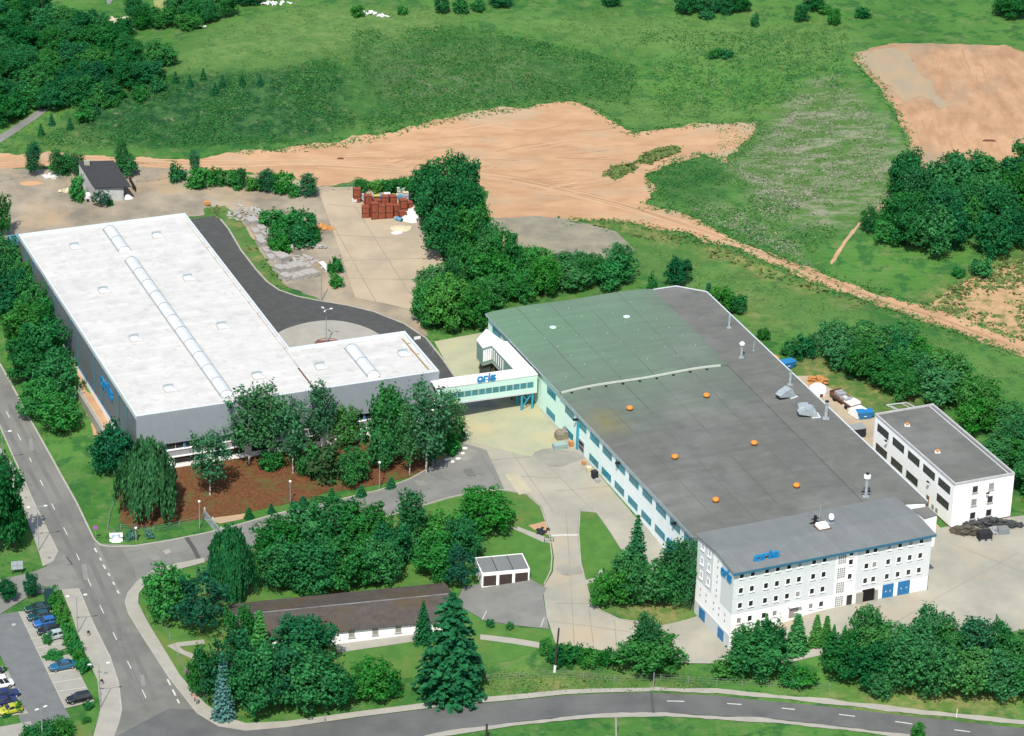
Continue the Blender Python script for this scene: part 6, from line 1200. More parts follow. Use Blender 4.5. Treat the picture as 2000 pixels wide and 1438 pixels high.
# ================================================================ vehicles
def paint(name, c, rough=.3):
    m = mat(name, c, tuple(v*.92 for v in c), rough=rough, spec=.6, obj=True); m.node_tree.nodes['Principled BSDF'].inputs['Coat Weight'].default_value = .5; return m
TYRE = mat('tyre', (.012,.012,.013), rough=.85); RIM = mat('wheel_rim', (.40,.41,.42), rough=.35, metal=.6); CARGLASS = mat('car_glass', (.02,.03,.034), rough=.06, spec=.8)
HEADL = mat('headlight_glass', (.55,.57,.58), rough=.15); TAILL = mat('tail_light_red', (.35,.015,.012), rough=.3); BUMP = mat('dark_bumper', (.03,.03,.032), rough=.7)
def car(label, m, L=4.1, Wd=1.68, style='hatch', dark_bumper=True):
    t = thing('parked_car', label, 'car', (0,0,0), 0); h = Wd/2; l = L/2
    # hull: cross sections along the length (x), nose at +x
    st = [(-l,.62,.42,.80),(-l+.15,.92*h,.28,.90),(-l*.62,h,.24,.93),(0,h,.24,.92),(l*.45,h,.24,.90),(l*.72,.97*h,.26,.82),(l-.18,.86*h,.30,.72),(l,.66*h,.42,.60)]
    st[0] = (-l,.80*h,.42,.78)
    mb = M(); n = 8
    for x, hw, zl, zb in st: mb.v += [(x,-hw*.92,zl),(x,-hw,zl+.14),(x,-hw,zb-.12),(x,-hw*.90,zb),(x,hw*.90,zb),(x,hw,zb-.12),(x,hw,zl+.14),(x,hw*.92,zl)]
    for j in range(len(st)-1):
        for k in range(n): a = j*n+k; b = j*n+(k+1)%n; mb.f.append((a, b, b+n, a+n))
    mb.f.append(tuple(range(n))[::-1]); mb.f.append(tuple((len(st)-1)*n+k for k in range(n)))
    mb.f = [tuple(reversed(f)) for f in mb.f]
    if style == 'hatch': xb, xf, rb, rf, hz_ = -l+.12, l*.42, -l+.62, l*.10, 1.40
    elif style == 'estate': xb, xf, rb, rf, hz_ = -l+.06, l*.44, -l+.36, l*.12, 1.44
    elif style == 'van': xb, xf, rb, rf, hz_ = -l+.03, l*.72, -l+.10, l*.45, 1.95
    else: xb, xf, rb, rf, hz_ = -l*.68, l*.40, -l*.42, l*.10, 1.38
    zb = .90; B = [(xb,-h*.90,zb),(xf,-h*.90,zb-.02),(xf,h*.90,zb-.02),(xb,h*.90,zb)]; T = [(rb,-h*.70,hz_-.03),(rf,-h*.70,hz_),(rf,h*.70,hz_),(rb,h*.70,hz_-.03)]
    i = len(mb.v); mb.v += B + T; mb.f += [(i+4,i+5,i+6,i+7),(i,i+1,i+5,i+4),(i+1,i+2,i+6,i+5),(i+2,i+3,i+7,i+6),(i+3,i,i+4,i+7)]
    body = mb.build('body', m, t)
    bv = body.modifiers.new('bevel', 'BEVEL'); bv.width = .05; bv.segments = 2; bv.limit_method = 'ANGLE'; bv.angle_limit = R(25)
    def panel(nm, q, ins, off):
        q = [Vector(p) for p in q]; c = sum(q, Vector())/4; nrm = (q[1]-q[0]).cross(q[3]-q[0]).normalized()
        if nrm.dot(c - Vector((0,0,.9))) < 0: nrm.negate()
        p = [a.lerp(c, ins) + nrm*off for a in q]; M().face(p).build(nm, CARGLASS, t)
    panel('windscreen', [B[1],B[2],T[2],T[1]], .10, .012); panel('rear_window', [B[3],B[0],T[0],T[3]], .16, .012)
    for a, b, c_, d in ((0,1,1,0),(3,2,2,3)):
        q = [B[a],B[b],T[c_],T[d]]
        if style == 'van': q = [tuple(Vector(B[a]).lerp(Vector(B[b]),.6)), B[b], T[c_], tuple(Vector(T[d]).lerp(Vector(T[c_]),.6))]
        mid0 = Vector(q[0]).lerp(Vector(q[1]), .5); mid1 = Vector(q[3]).lerp(Vector(q[2]), .5)
        panel('side_window', [q[0], mid0, mid1, q[3]], .13, .012); panel('side_window', [mid0, q[1], q[2], mid1], .13, .012)
    for x in (-l*.60, l*.64):
        for sy in (-1, 1):
            wb2 = M().tube((x,sy*(h-.17),.30),(x,sy*(h+.015),.30),.30,n=16).build('wheel', TYRE, t); M().tube((x,sy*(h+.012),.30),(x,sy*(h+.03),.30),.19,n=12).build('rim', RIM, wb2)
    for sy in (-1, 1):
        M().box(l-.22,sy*h*.45-.16,.56,l-.03,sy*h*.45+.16,.68).build('headlight', HEADL, t); M().box(-l+.005,sy*h*.62-.12,.62,-l+.10,sy*h*.62+.12,.80).build('tail_light', TAILL, t)
        M().box(xf-.15,sy*(h+.09)-.07,.90,xf+.02,sy*(h+.09)+.07,1.02).build('mirror', m, t)
    if dark_bumper: M().box(l-.06,-h*.66,.32,l+.05,h*.66,.50).build('bumper', BUMP, t); M().box(-l-.05,-h*.72,.34,-l+.05,h*.72,.52).build('bumper', BUMP, t)
    return t
P_DKGREEN = paint('dark_green_paint', (.012,.05,.045)); P_TEAL = paint('dark_teal_paint', (.012,.055,.065)); P_BLUE = paint('mid_blue_paint', (.02,.11,.34)); P_BLACK = paint('black_paint', (.012,.013,.015)); P_SILVER = paint('silver_green_paint', (.34,.42,.40)); P_PETROL = paint('petrol_blue_paint', (.012,.10,.19)); P_NAVY = paint('navy_paint', (.012,.025,.10)); P_NAVY2 = paint('violet_navy_paint', (.018,.02,.085)); P_WHITE = paint('white_paint', (.78,.78,.77)); P_LIME = paint('yellow_green_paint', (.42,.42,.03))
GC = 'cars parked in the car park'
def park(x, y, x2, y2, label, m, **k):
    c = car(label, m, **k); a = G(x, y); b = G(x2, y2); d = b - a; c['group'] = GC
    p = (a + b)/2; c.location = (p[0], p[1], H1(p[0], p[1]) + .16); c.rotation_euler = (0, 0, math.atan2(d[1], d[0])); return c
park(96,1190,52,1198,'dark green parked car at the top end of the bay row', P_DKGREEN, style='sedan', L=4.5)
park(98,1206,56,1214,'dark teal parked car, second from the top of the bay row', P_TEAL, style='hatch', L=4.1)
park(110,1218,68,1227,'bright mid-blue parked hatchback, third in the bay row', P_BLUE, style='hatch', L=4.2)
park(116,1233,76,1242,'black parked car between the blue and silver ones', P_BLACK, style='hatch', L=4.0)
park(124,1244,86,1253,'silver-green parked car behind the young tree', P_SILVER, style='hatch', L=4.0)
park(147,1302,99,1312,'petrol blue parked sedan alone in the middle bays', P_PETROL, style='sedan', L=4.6)
park(175,1366,133,1375,'black parked car by the lawn at the end of the bays', P_BLACK, style='estate', L=4.2)
park(-40,1322,6,1314,'black car cut by the left frame edge above the white van', P_BLACK, style='hatch', L=4.0)
park(-30,1349,26,1338,'white van at the left frame edge of the car park', P_WHITE, style='van', L=4.9, Wd=1.85)
park(-8,1367,35,1358,'navy parked car just below the white van', P_NAVY, style='sedan', L=4.3)
park(-9,1381,33,1372,'violet-navy parked car between navy and yellow-green cars', P_NAVY2, style='hatch', L=4.0)
park(41,1388,1,1398,'yellow-green parked car at the left bottom of the car park', P_LIME, style='hatch', L=3.9)

# ================================================================ lamps, posts, signs
POLE = mat('lamp_pole', (.24,.26,.27), (.20,.22,.23), rough=.5); LAMPW = mat('lamp_head_white', (.74,.74,.72), rough=.4); PINK = mat('no_parking_pink', (.50,.06,.30), (.42,.05,.28), rough=.5); POSTG = mat('grey_post', (.26,.28,.28), (.2,.22,.22), rough=.7); WOODP = mat('tarred_wood', (.045,.035,.03), (.03,.025,.022), scale=2, rough=.95)
def small_lamp(label, x, yb, yt):
    p = G(x, yb); h = (yb - yt)/(.9*PXM(p)); t = thing('street_lamp', label, 'street lamp', p, 0, 'slim lamps along the bark bank')
    M().tube((0,0,-.3),(0,0,h),.10,.07,n=8).build('pole', POLE, t); M().lathe([(.12,h),(.24,h+.12),(.26,h+.3),(.14,h+.42)], 10).build('lamp_head', LAMPW, t)
small_lamp('slim grey lamp by the sliding gate, leftmost on the bark bank', 390, 1033, 981); small_lamp('slim grey lamp in the middle of the bark bank', 567, 985, 942); small_lamp('slim grey lamp at the right of the bark bank by the bushes', 741, 956, 905)
small_lamp('short lamp post beside the dwarf spruce at the company board', 266, 1058, 1033)
def multi_lamp(label, x, yb, yt, arms, rz=0.0, arm=1.6, r=.10):
    p = G(x, yb); h = (yb - yt)/(.9*PXM(p)); t = thing('street_lamp', label, 'street lamp', p, rz)
    M().tube((0,0,-.3),(0,0,h),r,r*.7,n=8).build('pole', POLE, t)
    for k in range(arms):
        a = 6.283*k/arms; e = (math.cos(a)*arm, math.sin(a)*arm, h+.15); M().tube((0,0,h-.02),e,.05,n=6).build('arm', POLE, t)
        f_ = .75 if arms > 1 else .5; hd = M().hexa([(-.42*f_,-.20*f_,-.06),(.42*f_,-.13*f_,-.06),(.42*f_,.13*f_,-.06),(-.42*f_,.20*f_,-.06)],[(-.34*f_,-.12*f_,.10),(.36*f_,-.08*f_,.10),(.36*f_,.08*f_,.10),(-.34*f_,.12*f_,.10)]).build('lamp_head', LAMPW, t, e); hd.rotation_euler = (0,0,a)
    return t
multi_lamp('tall three-armed lamp in the round planter behind the warehouse annex', 637, 676, 606, 3, .3, 1.0)
multi_lamp('lamp post with round head beside the slab piles', 628, 588, 525, 1, 1.2, .1)
for lab, x, yb, yt in [('double-armed street lamp on the pavement opposite the weeping birch', 76, 1077, 990),('double-armed street lamp beside the hedge at the middle of the pavement', 152, 1238, 1163),('double-armed street lamp on the pavement near the road junction', 196, 1385, 1295),('double-armed street lamp at the left frame edge by the trees', 7, 922, 845)]:
    t = multi_lamp(lab, x, yb, yt, 2, .25, 1.5, .08); t['group'] = 'double-armed street lamps on the pavement'
t = multi_lamp('double-headed lamp rising from the bottom edge of the car park', 83, 1447, 1382, 2, .7, .8, .13)
def post(name, label, cat, x, yb, yt, r, m, lean=0.0, cap=None, group=None):
    p = G(x, yb); h = (yb - yt)/(.9*PXM(p)); t = thing(name, label, cat, p, 0, group); M().tube((0,0,-.3),(lean,0,h),r,r*.85,n=8).build('pole', m, t)
    if cap: M().tube((0,0,-.3),(lean*.15,0,h*.16),r*1.35,n=8).build('foot', cap, t)
    return t, h
post('utility_pole', 'dark leaning wooden pole with white concrete foot by the roadside hedge', 'utility pole', 1083, 1313, 1224, .17, WOODP, .45, LAMPW)
post('road_post', 'dark stub post at the bottom edge of the main road', 'post', 950, 1446, 1413, .2, WOODP); post('road_post', 'pale concrete post standing below the main road', 'post', 1204, 1440, 1398, .2, PAVE, -.25)
post('road_post', 'slim grey post on the grass above the main road', 'post', 1276, 1345, 1312, .09, POSTG); post('road_post', 'thin pale post on the verge by the foreground grove', 'post', 1868, 1402, 1384, .07, LAMPW)
post('road_post', 'thin post by the pavement at the barrack lawn corner', 'post', 634, 1412, 1397, .08, POSTG)
post('utility_pole', 'thin dark pole at the end of the country lane', 'utility pole', 109, 205, 165, .12, WOODP); post('utility_pole', 'thin dark pole in the wood near the top left corner', 'utility pole', 80, 48, 2, .12, WOODP, .6)
def round_sign(label, x, yb, yt):
    p = G(x, yb); h = (yb - yt)/(.9*PXM(p)); t = thing('road_sign', label, 'road sign', p, .15, 'round no-parking signs'); M().tube((0,.03,-.2),(0,.03,h+.1),.04,n=6).build('post', POLE, t)
    d = M().tube((0,-.02,h),(0,-.05,h),.40,n=20).build('sign_disc', mat('sign_red_rim', (.5,.04,.10), rough=.4) if False else PINK, t); M().tube((0,-.051,h),(0,-.056,h),.30,n=20).build('sign_face', mat('sign_violet_face', (.25,.10,.42), rough=.4), d)
round_sign('round pink no-parking sign near the white company board', 187, 1056, 1030); round_sign('round pink no-parking sign on the verge left of the barrack', 365, 1332, 1312)
b = G(227, 1058); cb = thing('company_board', 'white company board with blue lettering at the drive entrance', 'sign board', b, .12)
bw = 2.3; M().box(-bw/2,-.06,.0,bw/2,.06,1.75).build('board', WHITE_WALL, cb); M().box(-.8,-.40,-.1,.8,-.061,.5).build('base', WHITE_WALL, cb)
M().box(-bw/2-.05,-.085,.66,-.45,-.062,.86).box(.45,-.085,.66,bw/2+.05,-.062,.86).build('dark_stripe', BLACK, cb)
x = 0; tot = sum(GLY[c][0] for c in 'oris') + .48; k = 1.5/tot
for ch in 'oris':
    mb = M()
    for lp in GLY[ch][1]: mb.face([((x+px+.12*py)*k-.75, -.07, .98+py*.48) for px, py in lp])
    mb.build('letter', SIGNBLUE, cb); x += GLY[ch][0] + .16
p = G(34, 1122); bb = thing('billboard', 'grey back of a wide billboard on two posts by the pavement', 'billboard', p, .2)
M().box(-1.0,-.05,1.0,1.0,.05,2.6).build('panel', mat('billboard_back', (.33,.38,.40), (.28,.33,.35), rough=.6), bb); M().box(-1.02,-.1,1.8,1.02,-.052,1.86).box(-.02,-.1,1.0,.04,-.052,2.6).build('brace', POSTG, bb)
for q in (-.8, .8): M().tube((q,.08,-.3),(q,.08,2.5),.06,n=6).build('post', WOODP, bb)
p = G(96, 1182); bb = thing('notice_board', 'tall dark notice board at the top of the hedge', 'sign board', p, .3); M().box(-.75,-.12,.1,.75,.12,3.2).build('panel', mat('dark_teal_board', (.02,.05,.06), rough=.6), bb); M().box(-.85,-.16,-.2,.85,.16,.1).build('foot', POSTG, bb)
for x, y, lab in [(25,985,'round manhole cover on the pavement, upper one by the trees'),(97,1091,'round manhole cover on the pavement at the side street corner'),(194,1314,'round manhole cover on the pavement, left of a pair'),(207,1316,'round manhole cover on the pavement, right of a pair'),(27,1221,'pale manhole cover in the car park lane')]:
    q = G(x, y); t = thing('manhole_cover', lab, 'manhole cover', (q[0], q[1], q[2]+.175), 0, 'manhole covers'); M().tube((0,0,-.1),(0,0,0),.42 if y != 1221 else .3,n=20).build('ring', PAVE if y != 1221 else LAMPW, t); M().tube((0,0,0.0),(0,0,.012),.32 if y != 1221 else .22,n=20).build('lid', ASPH, t)
# fences and gates
WIRE = mat('fence_wire', (.20,.22,.21), rough=.6)
def fence(label, px, h=1.3, sp=3.0, m=POSTG, wires=3, world=False, name='wire_fence'):
    xy = resample(GV(px)[:, :2], sp, False); z = HV(xy); o = xy[0]; t = thing(name, label, 'fence', (o[0], o[1], z[0]), 0); f = M()
    P = [(a[0]-o[0], a[1]-o[1], c-z[0]) for a, c in zip(xy, z)]
    for p in P: M().tube((p[0],p[1],p[2]-.2),(p[0],p[1],p[2]+h),.05,n=6).build('post', m, t)
    for k in range(wires):
        zz = h*(.25 + .7*k/max(1, wires-1))
        for a, b in zip(P[:-1], P[1:]): f.tube((a[0],a[1],a[2]+zz),(b[0],b[1],b[2]+zz),.018,n=4,cap=False)
    f.build('wires', WIRE, t); return t
fence('thin wire fence along the foot of the bark bank', [(236,1036),(300,1040),(350,1030),(398,1018)]); fence('weathered fence strip between street meadow and bark bank', [(222,985),(214,1010),(210,1034),(224,1046)], 1.1)
fence('wire fence along the park edge by the street corner', [(318,1222),(332,1250),(348,1285),(362,1318),(385,1352),(405,1375)], 1.4); fence('wire fence on the grass above the main road', [(950,1330),(1080,1322),(1200,1332),(1290,1330),(1400,1338),(1500,1342),(1620,1348)], 1.3, 4.0)
fence('wire fence at the rear gate in the back yard', [(336,348),(310,354),(286,357),(266,357)], 1.5, 4.0); fence('wire fence by the lane left of the shed', [(-20,357),(0,357),(20,353),(46,350),(68,346)], 1.5, 3.0); fence('grey railing along the outer edge of the side road', [(820,656),(834,672),(846,690)], 1.2, 2.0, STEEL, 2)
fence('wire fence across the concrete lane entrance', [(622,376),(650,374),(680,372),(694,372)], 1.4, 4.0); fence('short grey barrier on the curve beside the car park lawn', [(192,1338),(196,1360),(196,1384)], 1.0, 1.6, STEEL, 2); fence('low kerb rail on the curve at the bottom of the car park', [(176,1438),(190,1412),(195,1400)], .5, 1.6, STEEL, 2)
g0 = G(398, 1012); g1 = G(430, 1050)
t = thing('sliding_gate', 'grey steel sliding gate drawn across the entrance drive', 'gate', g0, math.atan2((g1-g0)[1], (g1-g0)[0])); L_ = float(np.linalg.norm((g1-g0)[:2])); dz = (g1-g0)[2]
b_ = M()
for k in range(26): u = L_*k/25; b_.box(u-.03,-.03,.15+dz*k/25,u+.03,.03,1.75+dz*k/25)
b_.build('bars', STEEL, t); fr_ = M(); fr_.tube((0,0,.15),(L_,0,.15+dz),.07,n=6).tube((0,0,1.75),(L_,0,1.75+dz),.07,n=6); fr_.build('frame', STEEL, t)
for u in (0, L_*.5, L_): M().box(u-.12,.08,-.4+dz*u/L_,u+.12,.3,2.1+dz*u/L_).build('post', LIGHTGREY, t)
t = thing('round_planter', 'round red-brown planter bed around the three-armed lamp', 'planter', G(640, 674), 0); M().lathe([(2.6,-.2),(2.6,.32),(2.4,.35),(2.3,.25),(.3,.3)], 28).build('bed', mat('red_planter', (.20,.07,.05), (.14,.05,.04), scale=2), t)
t = thing('traffic_sign', 'small white warning board on the side road behind the annex', 'road sign', G(815, 664), .4); M().box(-.7,-.06,.0,.7,.06,.75).build('board', LAMPW, t)
for lab, x, y in [('litter bin at the pavement by the hedge','173','1243'),('dark stone post on the pavement near the junction','199','1338')]:
    t = thing('pavement_post', lab, 'post', G(float(x), float(y)), 0); M().lathe([(.22,-.1),(.26,.3),(.24,.8),(.12,1.0)], 10).build('body', POSTG, t); M().lathe([(.26,.8),(.28,.86),(.2,1.02)], 10).build('cap', BLACK, t)

# ================================================================ stored goods in the back yard
RED_RUST = mat('rusty_red_crate', (.27,.066,.030), (.165,.044,.022), scale=1.6, rough=.8, obj=True); RED_DK = mat('dark_crate_side', (.06,.035,.028), (.04,.028,.024), scale=2, rough=.9)
def crate(w_, d_, h_):
    t = thing('steel_crate', '', 'crate', (0,0,0), 0); M().box(-w_/2,-d_/2,.1,w_/2,d_/2,h_).build('box', RED_RUST, t); f = M()
    for x in (-w_/2, w_/2):
        for y in (-d_/2, d_/2): f.box(x-.06,y-.06,0,x+.06,y+.06,h_+.12)
    for z in (.12, h_*.5, h_-.06): f.box(-w_/2-.03,-d_/2-.05,z-.05,w_/2+.03,-d_/2-.0,z+.05)
    f.box(w_/2,-d_/2+.1,.15,w_/2+.04,d_/2-.1,h_-.05); f.build('frame', RED_DK, t); M().box(-w_/2+.12,-d_/2+.12,h_+.002,w_/2-.12,d_/2-.12,h_+.03).build('lid', RED_RUST, t); return t
c0 = crate(1.5, 1.6, 2.9); CG = 'rusty red steel crates stacked on the concrete lane'; first = True
CR = [(714,428,1.0,'front row crate, leftmost'),(731,431,1.0,'front row crate, second from left'),(745,430,1.0,'front row crate, third from left'),(760,429,1.0,'front row crate, fourth from left'),(774,424,1.0,'back row crate, right of centre'),(787,423,1.1,'tall crate behind the little red box'),(798,418,1.0,'rightmost crate beside the white rubble'),(719,418,1.05,'crate in the second row at the left'),(736,420,1.05,'crate in the second row, second from left'),(752,419,1.05,'crate in the second row, third from left'),(697,398,1.1,'lone double crate at the left, beside the blue-grey slide'),(786,430,.5,'small low red box in front of the tall crate'),(767,418,1.05,'crate in the second row, rightmost')]
for x, y, s, lab in CR:
    p = G(x, y - 4); o = c0 if first else copy_tree(c0); first = False
    o.location = p; o.rotation_euler = (0, 0, .19 + .12*math.sin(x)); o.scale = (1, 1, s*(1.05 + .25*math.sin(x*2.1)) if s > .6 else .55); tag(o, 'rusty red crate: ' + lab, 'crate', CG)
JUNK = {'grey': mat('junk_grey', (.34,.35,.36), (.2,.21,.22), scale=1.5), 'white': mat('junk_white', (.66,.65,.62), (.5,.49,.47), scale=1.2), 'black': mat('junk_black', (.02,.022,.025)), 'blue': mat('junk_blue', (.10,.26,.40), (.08,.22,.34)), 'yellow': mat('junk_yellow', (.45,.38,.08)), 'orange': mat('junk_orange', (.50,.22,.06), (.4,.2,.08), scale=1.5), 'brown': mat('junk_brown', (.14,.06,.035), (.09,.045,.03), scale=1.5), 'cream': mat('junk_cream', (.55,.49,.33))}
def box_item(name, label, cat, x, y, dims, col, rz=.19, lid=None, group=None):
    p = G(x, y); t = thing(name, label, cat, p, rz, group); a, b, c = dims
    m = M(); m.hexa([(-a/2*.94,-b/2*.94,0),(a/2*.94,-b/2*.94,0),(a/2*.94,b/2*.94,0),(-a/2*.94,b/2*.94,0)],[(-a/2,-b/2,c),(a/2,-b/2,c),(a/2,b/2,c),(-a/2,b/2,c)]); m.build('body', JUNK[col], t)
    M().box(-a/2-.04,-b/2-.04,c+.002,a/2+.04,b/2+.04,c+.06).build('cover', JUNK[lid or col], t); M().box(-a/2+.1,-b/2*.94-.03,c*.25,a/2-.1,-b/2*.94-.0,c*.32).build('rib', JUNK['black'], t); return t
for a in [('discarded_box','small white box left of the lone crate',692,396,(1.0,.8,.8),'white'),('discarded_box','black box with a yellow top behind the crate row',736,392,(1.3,1.1,1.2),'black'),('discarded_box','grey box right behind the front crates',724,391,(1.1,1.0,.9),'grey'),('discarded_box','pale blue box in the junk behind the crates',746,388,(1.2,1.0,.8),'blue'),('discarded_box','pale grey crate in the middle of the junk',756,386,(1.3,1.0,1.0),'white'),('discarded_box','rust orange box in the middle of the junk',765,389,(1.4,1.0,.9),'orange'),('discarded_box','cream box right of the rust orange one',772,388,(1.0,.9,.9),'cream'),('discarded_box','blue box in the right of the junk',782,390,(1.2,1.0,.9),'blue'),('discarded_box','grey metal box at the right of the junk',792,391,(1.4,1.1,1.2),'grey'),('discarded_box','white shelf box at the back of the junk',784,378,(2.0,.9,1.4),'white'),('discarded_box','cream topped box at the back right of the junk',792,384,(1.2,1.0,1.0),'brown'),('discarded_box','dark machine frame at the right end of the junk',806,394,(1.6,1.3,1.5),'black'),('discarded_box','grey frame beside the dark machine frame',800,388,(1.3,1.0,.9),'grey'),('discarded_box','blue drum under the belt trees',816,378,(1.2,1.1,1.9),'blue')]:
    box_item(a[0], a[1], 'junk box', a[2], a[3], a[4], a[5], lid='yellow' if 'yellow top' in a[1] else ('cream' if 'cream topped' in a[1] else None), group='junk behind the crates')
p = G(716, 400); t = thing('metal_slide', 'long blue-grey metal chute lying beside the lone crate', 'chute', p, .19 + R(62) + .9); M().hexa([(-.6,-3.2,.1),(.6,-3.2,.1),(.6,3.2,1.2),(-.6,3.2,1.2)],[(-.6,-3.2,.3),(.6,-3.2,.3),(.6,3.2,1.4),(-.6,3.2,1.4)]).build('trough', JUNK['grey'], t); M().hexa([(-.3,-2.2,.48),(.3,-2.2,.48),(.3,1.8,1.15),(-.3,1.8,1.15)],[(-.3,-2.2,.52),(.3,-2.2,.52),(.3,1.8,1.2),(-.3,1.8,1.2)]).build('lining', JUNK['blue'], t); t.rotation_euler = (0,0,.45)
p = G(779, 432); t = thing('steel_drum', 'grey-blue drum lying on its side in front of the crates', 'drum', p, -.6); M().tube((-.8,0,.45),(.8,0,.45),.45,n=16).build('barrel', JUNK['blue'], t); M().tube((.8,0,.45),(.82,0,.45),.4,n=16).tube((-.25,0,.45),(-.2,0,.45),.48,n=16).build('hoops', JUNK['black'], t)
def heap(name, label, cat, x, y, rx, ry, h, m, seed, n=260, sharp=.35):
    """an irregular mound of loose material"""
    rs = np.random.RandomState(seed); mb = M(); k = 14; rings = 6; p = G(x, y); t = []
    for j in range(rings + 1):
        f = j/rings
        for i in range(k):
            a = 6.283*i/k; rr = f*(1 + .25*noise.noise(Vector((math.cos(a)*1.5+seed, math.sin(a)*1.5, f*2)))); z = h*(1-f)**.8*(1 + sharp*noise.noise(Vector((math.cos(a)*3*f, math.sin(a)*3*f, seed+.5)))) - (.15 if j == rings else 0)
            mb.v.append((math.cos(a)*rr*rx, math.sin(a)*rr*ry, z))
    for j in range(rings):
        for i in range(k): a = j*k+i; b = j*k+(i+1)%k; mb.f.append((a, a+k, b+k, b))
    o = mb.build(name, m, None, tuple(p)); o.rotation_euler = (0,0,.2); return tag(o, label, cat)
heap('rubble_heap', 'white plaster rubble heap beside the crates', 'rubble heap', 806, 424, 3.0, 3.6, 2.2, JUNK['white'], 1, sharp=.8); heap('rubble_heap', 'pale cream spill in front of the crates', 'rubble heap', 785, 446, 3.0, 2.2, .35, JUNK['cream'], 2); heap('rubble_heap', 'white spill at the front end of the plaster rubble', 'rubble heap', 776, 455, 1.8, 1.2, .35, JUNK['white'], 3)
p = G(815, 425); t = tag(M().hexa([(-.8,-2.6,.1),(.5,-2.6,.1),(.5,2.6,.4),(-.8,2.6,.4)],[(-.7,-2.6,.4),(.4,-2.6,1.2),(.4,2.6,1.6),(-.7,2.6,.8)]).build('grey_tarpaulin', JUNK['grey'], None, tuple(p)), 'grey tarpaulin leaning on the white plaster rubble', 'tarpaulin'); t.rotation_euler = (0,0,.15)
# concrete slab stacks
SLAB = mat('concrete_slabs', (.36,.345,.315), (.27,.26,.24), scale=1.2, detail=7, rough=.95, obj=True)
def slab_stack(w_, d_, n):
    t = thing('slab_stack', '', 'slab stack', (0,0,0), 0); r_ = random.Random(int(w_*100 + n))
    for k in range(n): M().box(-w_/2+(r_.random()-.5)*.18,-d_/2+(r_.random()-.5)*.18,.28*k,w_/2+(r_.random()-.5)*.18,d_/2+(r_.random()-.5)*.18,.28*k+.24).build('slab', SLAB, t)
    return t
S0 = [slab_stack(2.6, 2.7, 4), slab_stack(2.0, 3.0, 3)]; sf_ = [1, 1]; SGp = 'stacks of grey concrete slabs beside the grass strip'
SL_ = [(492,440,0,'upper end of the row, single wide one'),(499,456,1,'left column, first below the wide one'),(511,451,1,'right column, first below the wide one'),(507,470,1,'left column, second'),(520,463,1,'right column, second'),(513,481,0,'left column, third'),(525,476,1,'right column, third'),(521,494,1,'left column, fourth'),(535,490,1,'right column, fourth'),(529,508,1,'left column, fifth'),(541,503,1,'right column, fifth'),(552,514,0,'right column, last before the block of stacks'),
       (546,532,1,'back row of the block, leftmost'),(560,531,1,'back row of the block, second'),(573,529,1,'back row of the block, third'),(586,527,1,'back row of the block, fourth'),(599,526,1,'back row of the block, fifth'),(558,548,1,'front row of the block, leftmost'),(572,547,1,'front row of the block, second'),(585,545,1,'front row of the block, third'),(598,543,1,'front row of the block, fourth'),(610,541,1,'front row of the block, rightmost')]
for x, y, k, lab in SL_:
    p = G(x, y - 2); o = S0[k] if sf_[k] else copy_tree(S0[k]); sf_[k] = 0; o.location = p; o.rotation_euler = (0, 0, R(22.65) + (.25 if x > 540 else .02)); _j = .5 + .5*math.sin(x*1.7 + y); o.scale = (.76 + .12*_j, .80 + .1*_j, (1.0 if x > 540 else .7) + .5*_j); o.rotation_euler.z += (_j - .5)*.2; tag(o, 'grey concrete slab stack, ' + lab, 'slab stack', SGp)
def debris(name, label, cat, x, y, rx, ry, n, cols, seed, smax=1.4, hh=.5):
    rs = random.Random(seed); p = G(x, y); mb = M(); 
    for k in range(n):
        a = rs.random()*6.283; r_ = math.sqrt(rs.random()); cx, cy = math.cos(a)*r_*rx, math.sin(a)*r_*ry; s = .3 + rs.random()*smax; w_ = .1 + rs.random()*.35; z = rs.random()*hh*(1-r_*.6); b = rs.random()*3.14; dx, dy = math.cos(b)*s/2, math.sin(b)*s/2; nx_, ny_ = -math.sin(b)*w_, math.cos(b)*w_; t_ = (rs.random()-.5)*.5
        mb.hexa([(cx-dx-nx_,cy-dy-ny_,z),(cx+dx-nx_,cy+dy-ny_,z+t_),(cx+dx+nx_,cy+dy+ny_,z+t_),(cx-dx+nx_,cy-dy+ny_,z)],[(cx-dx-nx_,cy-dy-ny_,z+.16),(cx+dx-nx_,cy+dy-ny_,z+t_+.16),(cx+dx+nx_,cy+dy+ny_,z+t_+.16),(cx-dx+nx_,cy-dy+ny_,z+.16)])
    return tag(mb.build(name, cols, None, tuple(p)), label, cat, None, 'stuff')
debris('broken_slabs', 'broken concrete slabs at the upper end of the slab piles', 'rubble', 478, 418, 3.4, 4.5, 60, SLAB, 1); debris('broken_slabs', 'loose broken slabs between bushes and slab block', 'rubble', 578, 510, 4.5, 2.5, 60, SLAB, 2); debris('rubble', 'pale rubble amid the bright bushes of the slab yard', 'rubble', 579, 437, 1.8, 1.4, 26, JUNK['cream'], 3)
debris('orange_scrap', 'orange rusted scrap at the lane edge of the slab yard', 'scrap', 626, 446, 3.4, 1.2, 40, JUNK['orange'], 4); debris('stone_pile', 'pale stone pieces piled behind the slab block', 'stone pile', 598, 484, 4.6, 1.2, 60, JUNK['white'] if False else SLAB, 5, .8, 1.1)
p = G(634, 524); t = tag(M().box(-.55,-2.2,.5,.55,2.2,.62).box(-.5,-2.1,0,-.3,-1.8,.5).box(.3,1.8,0,.5,2.1,.5).build('white_sheet', LAMPW, None, tuple(p)), 'white metal sheet lying beside the lower bushes of the slab yard', 'metal sheet'); t.rotation_euler = (0,0,.42)
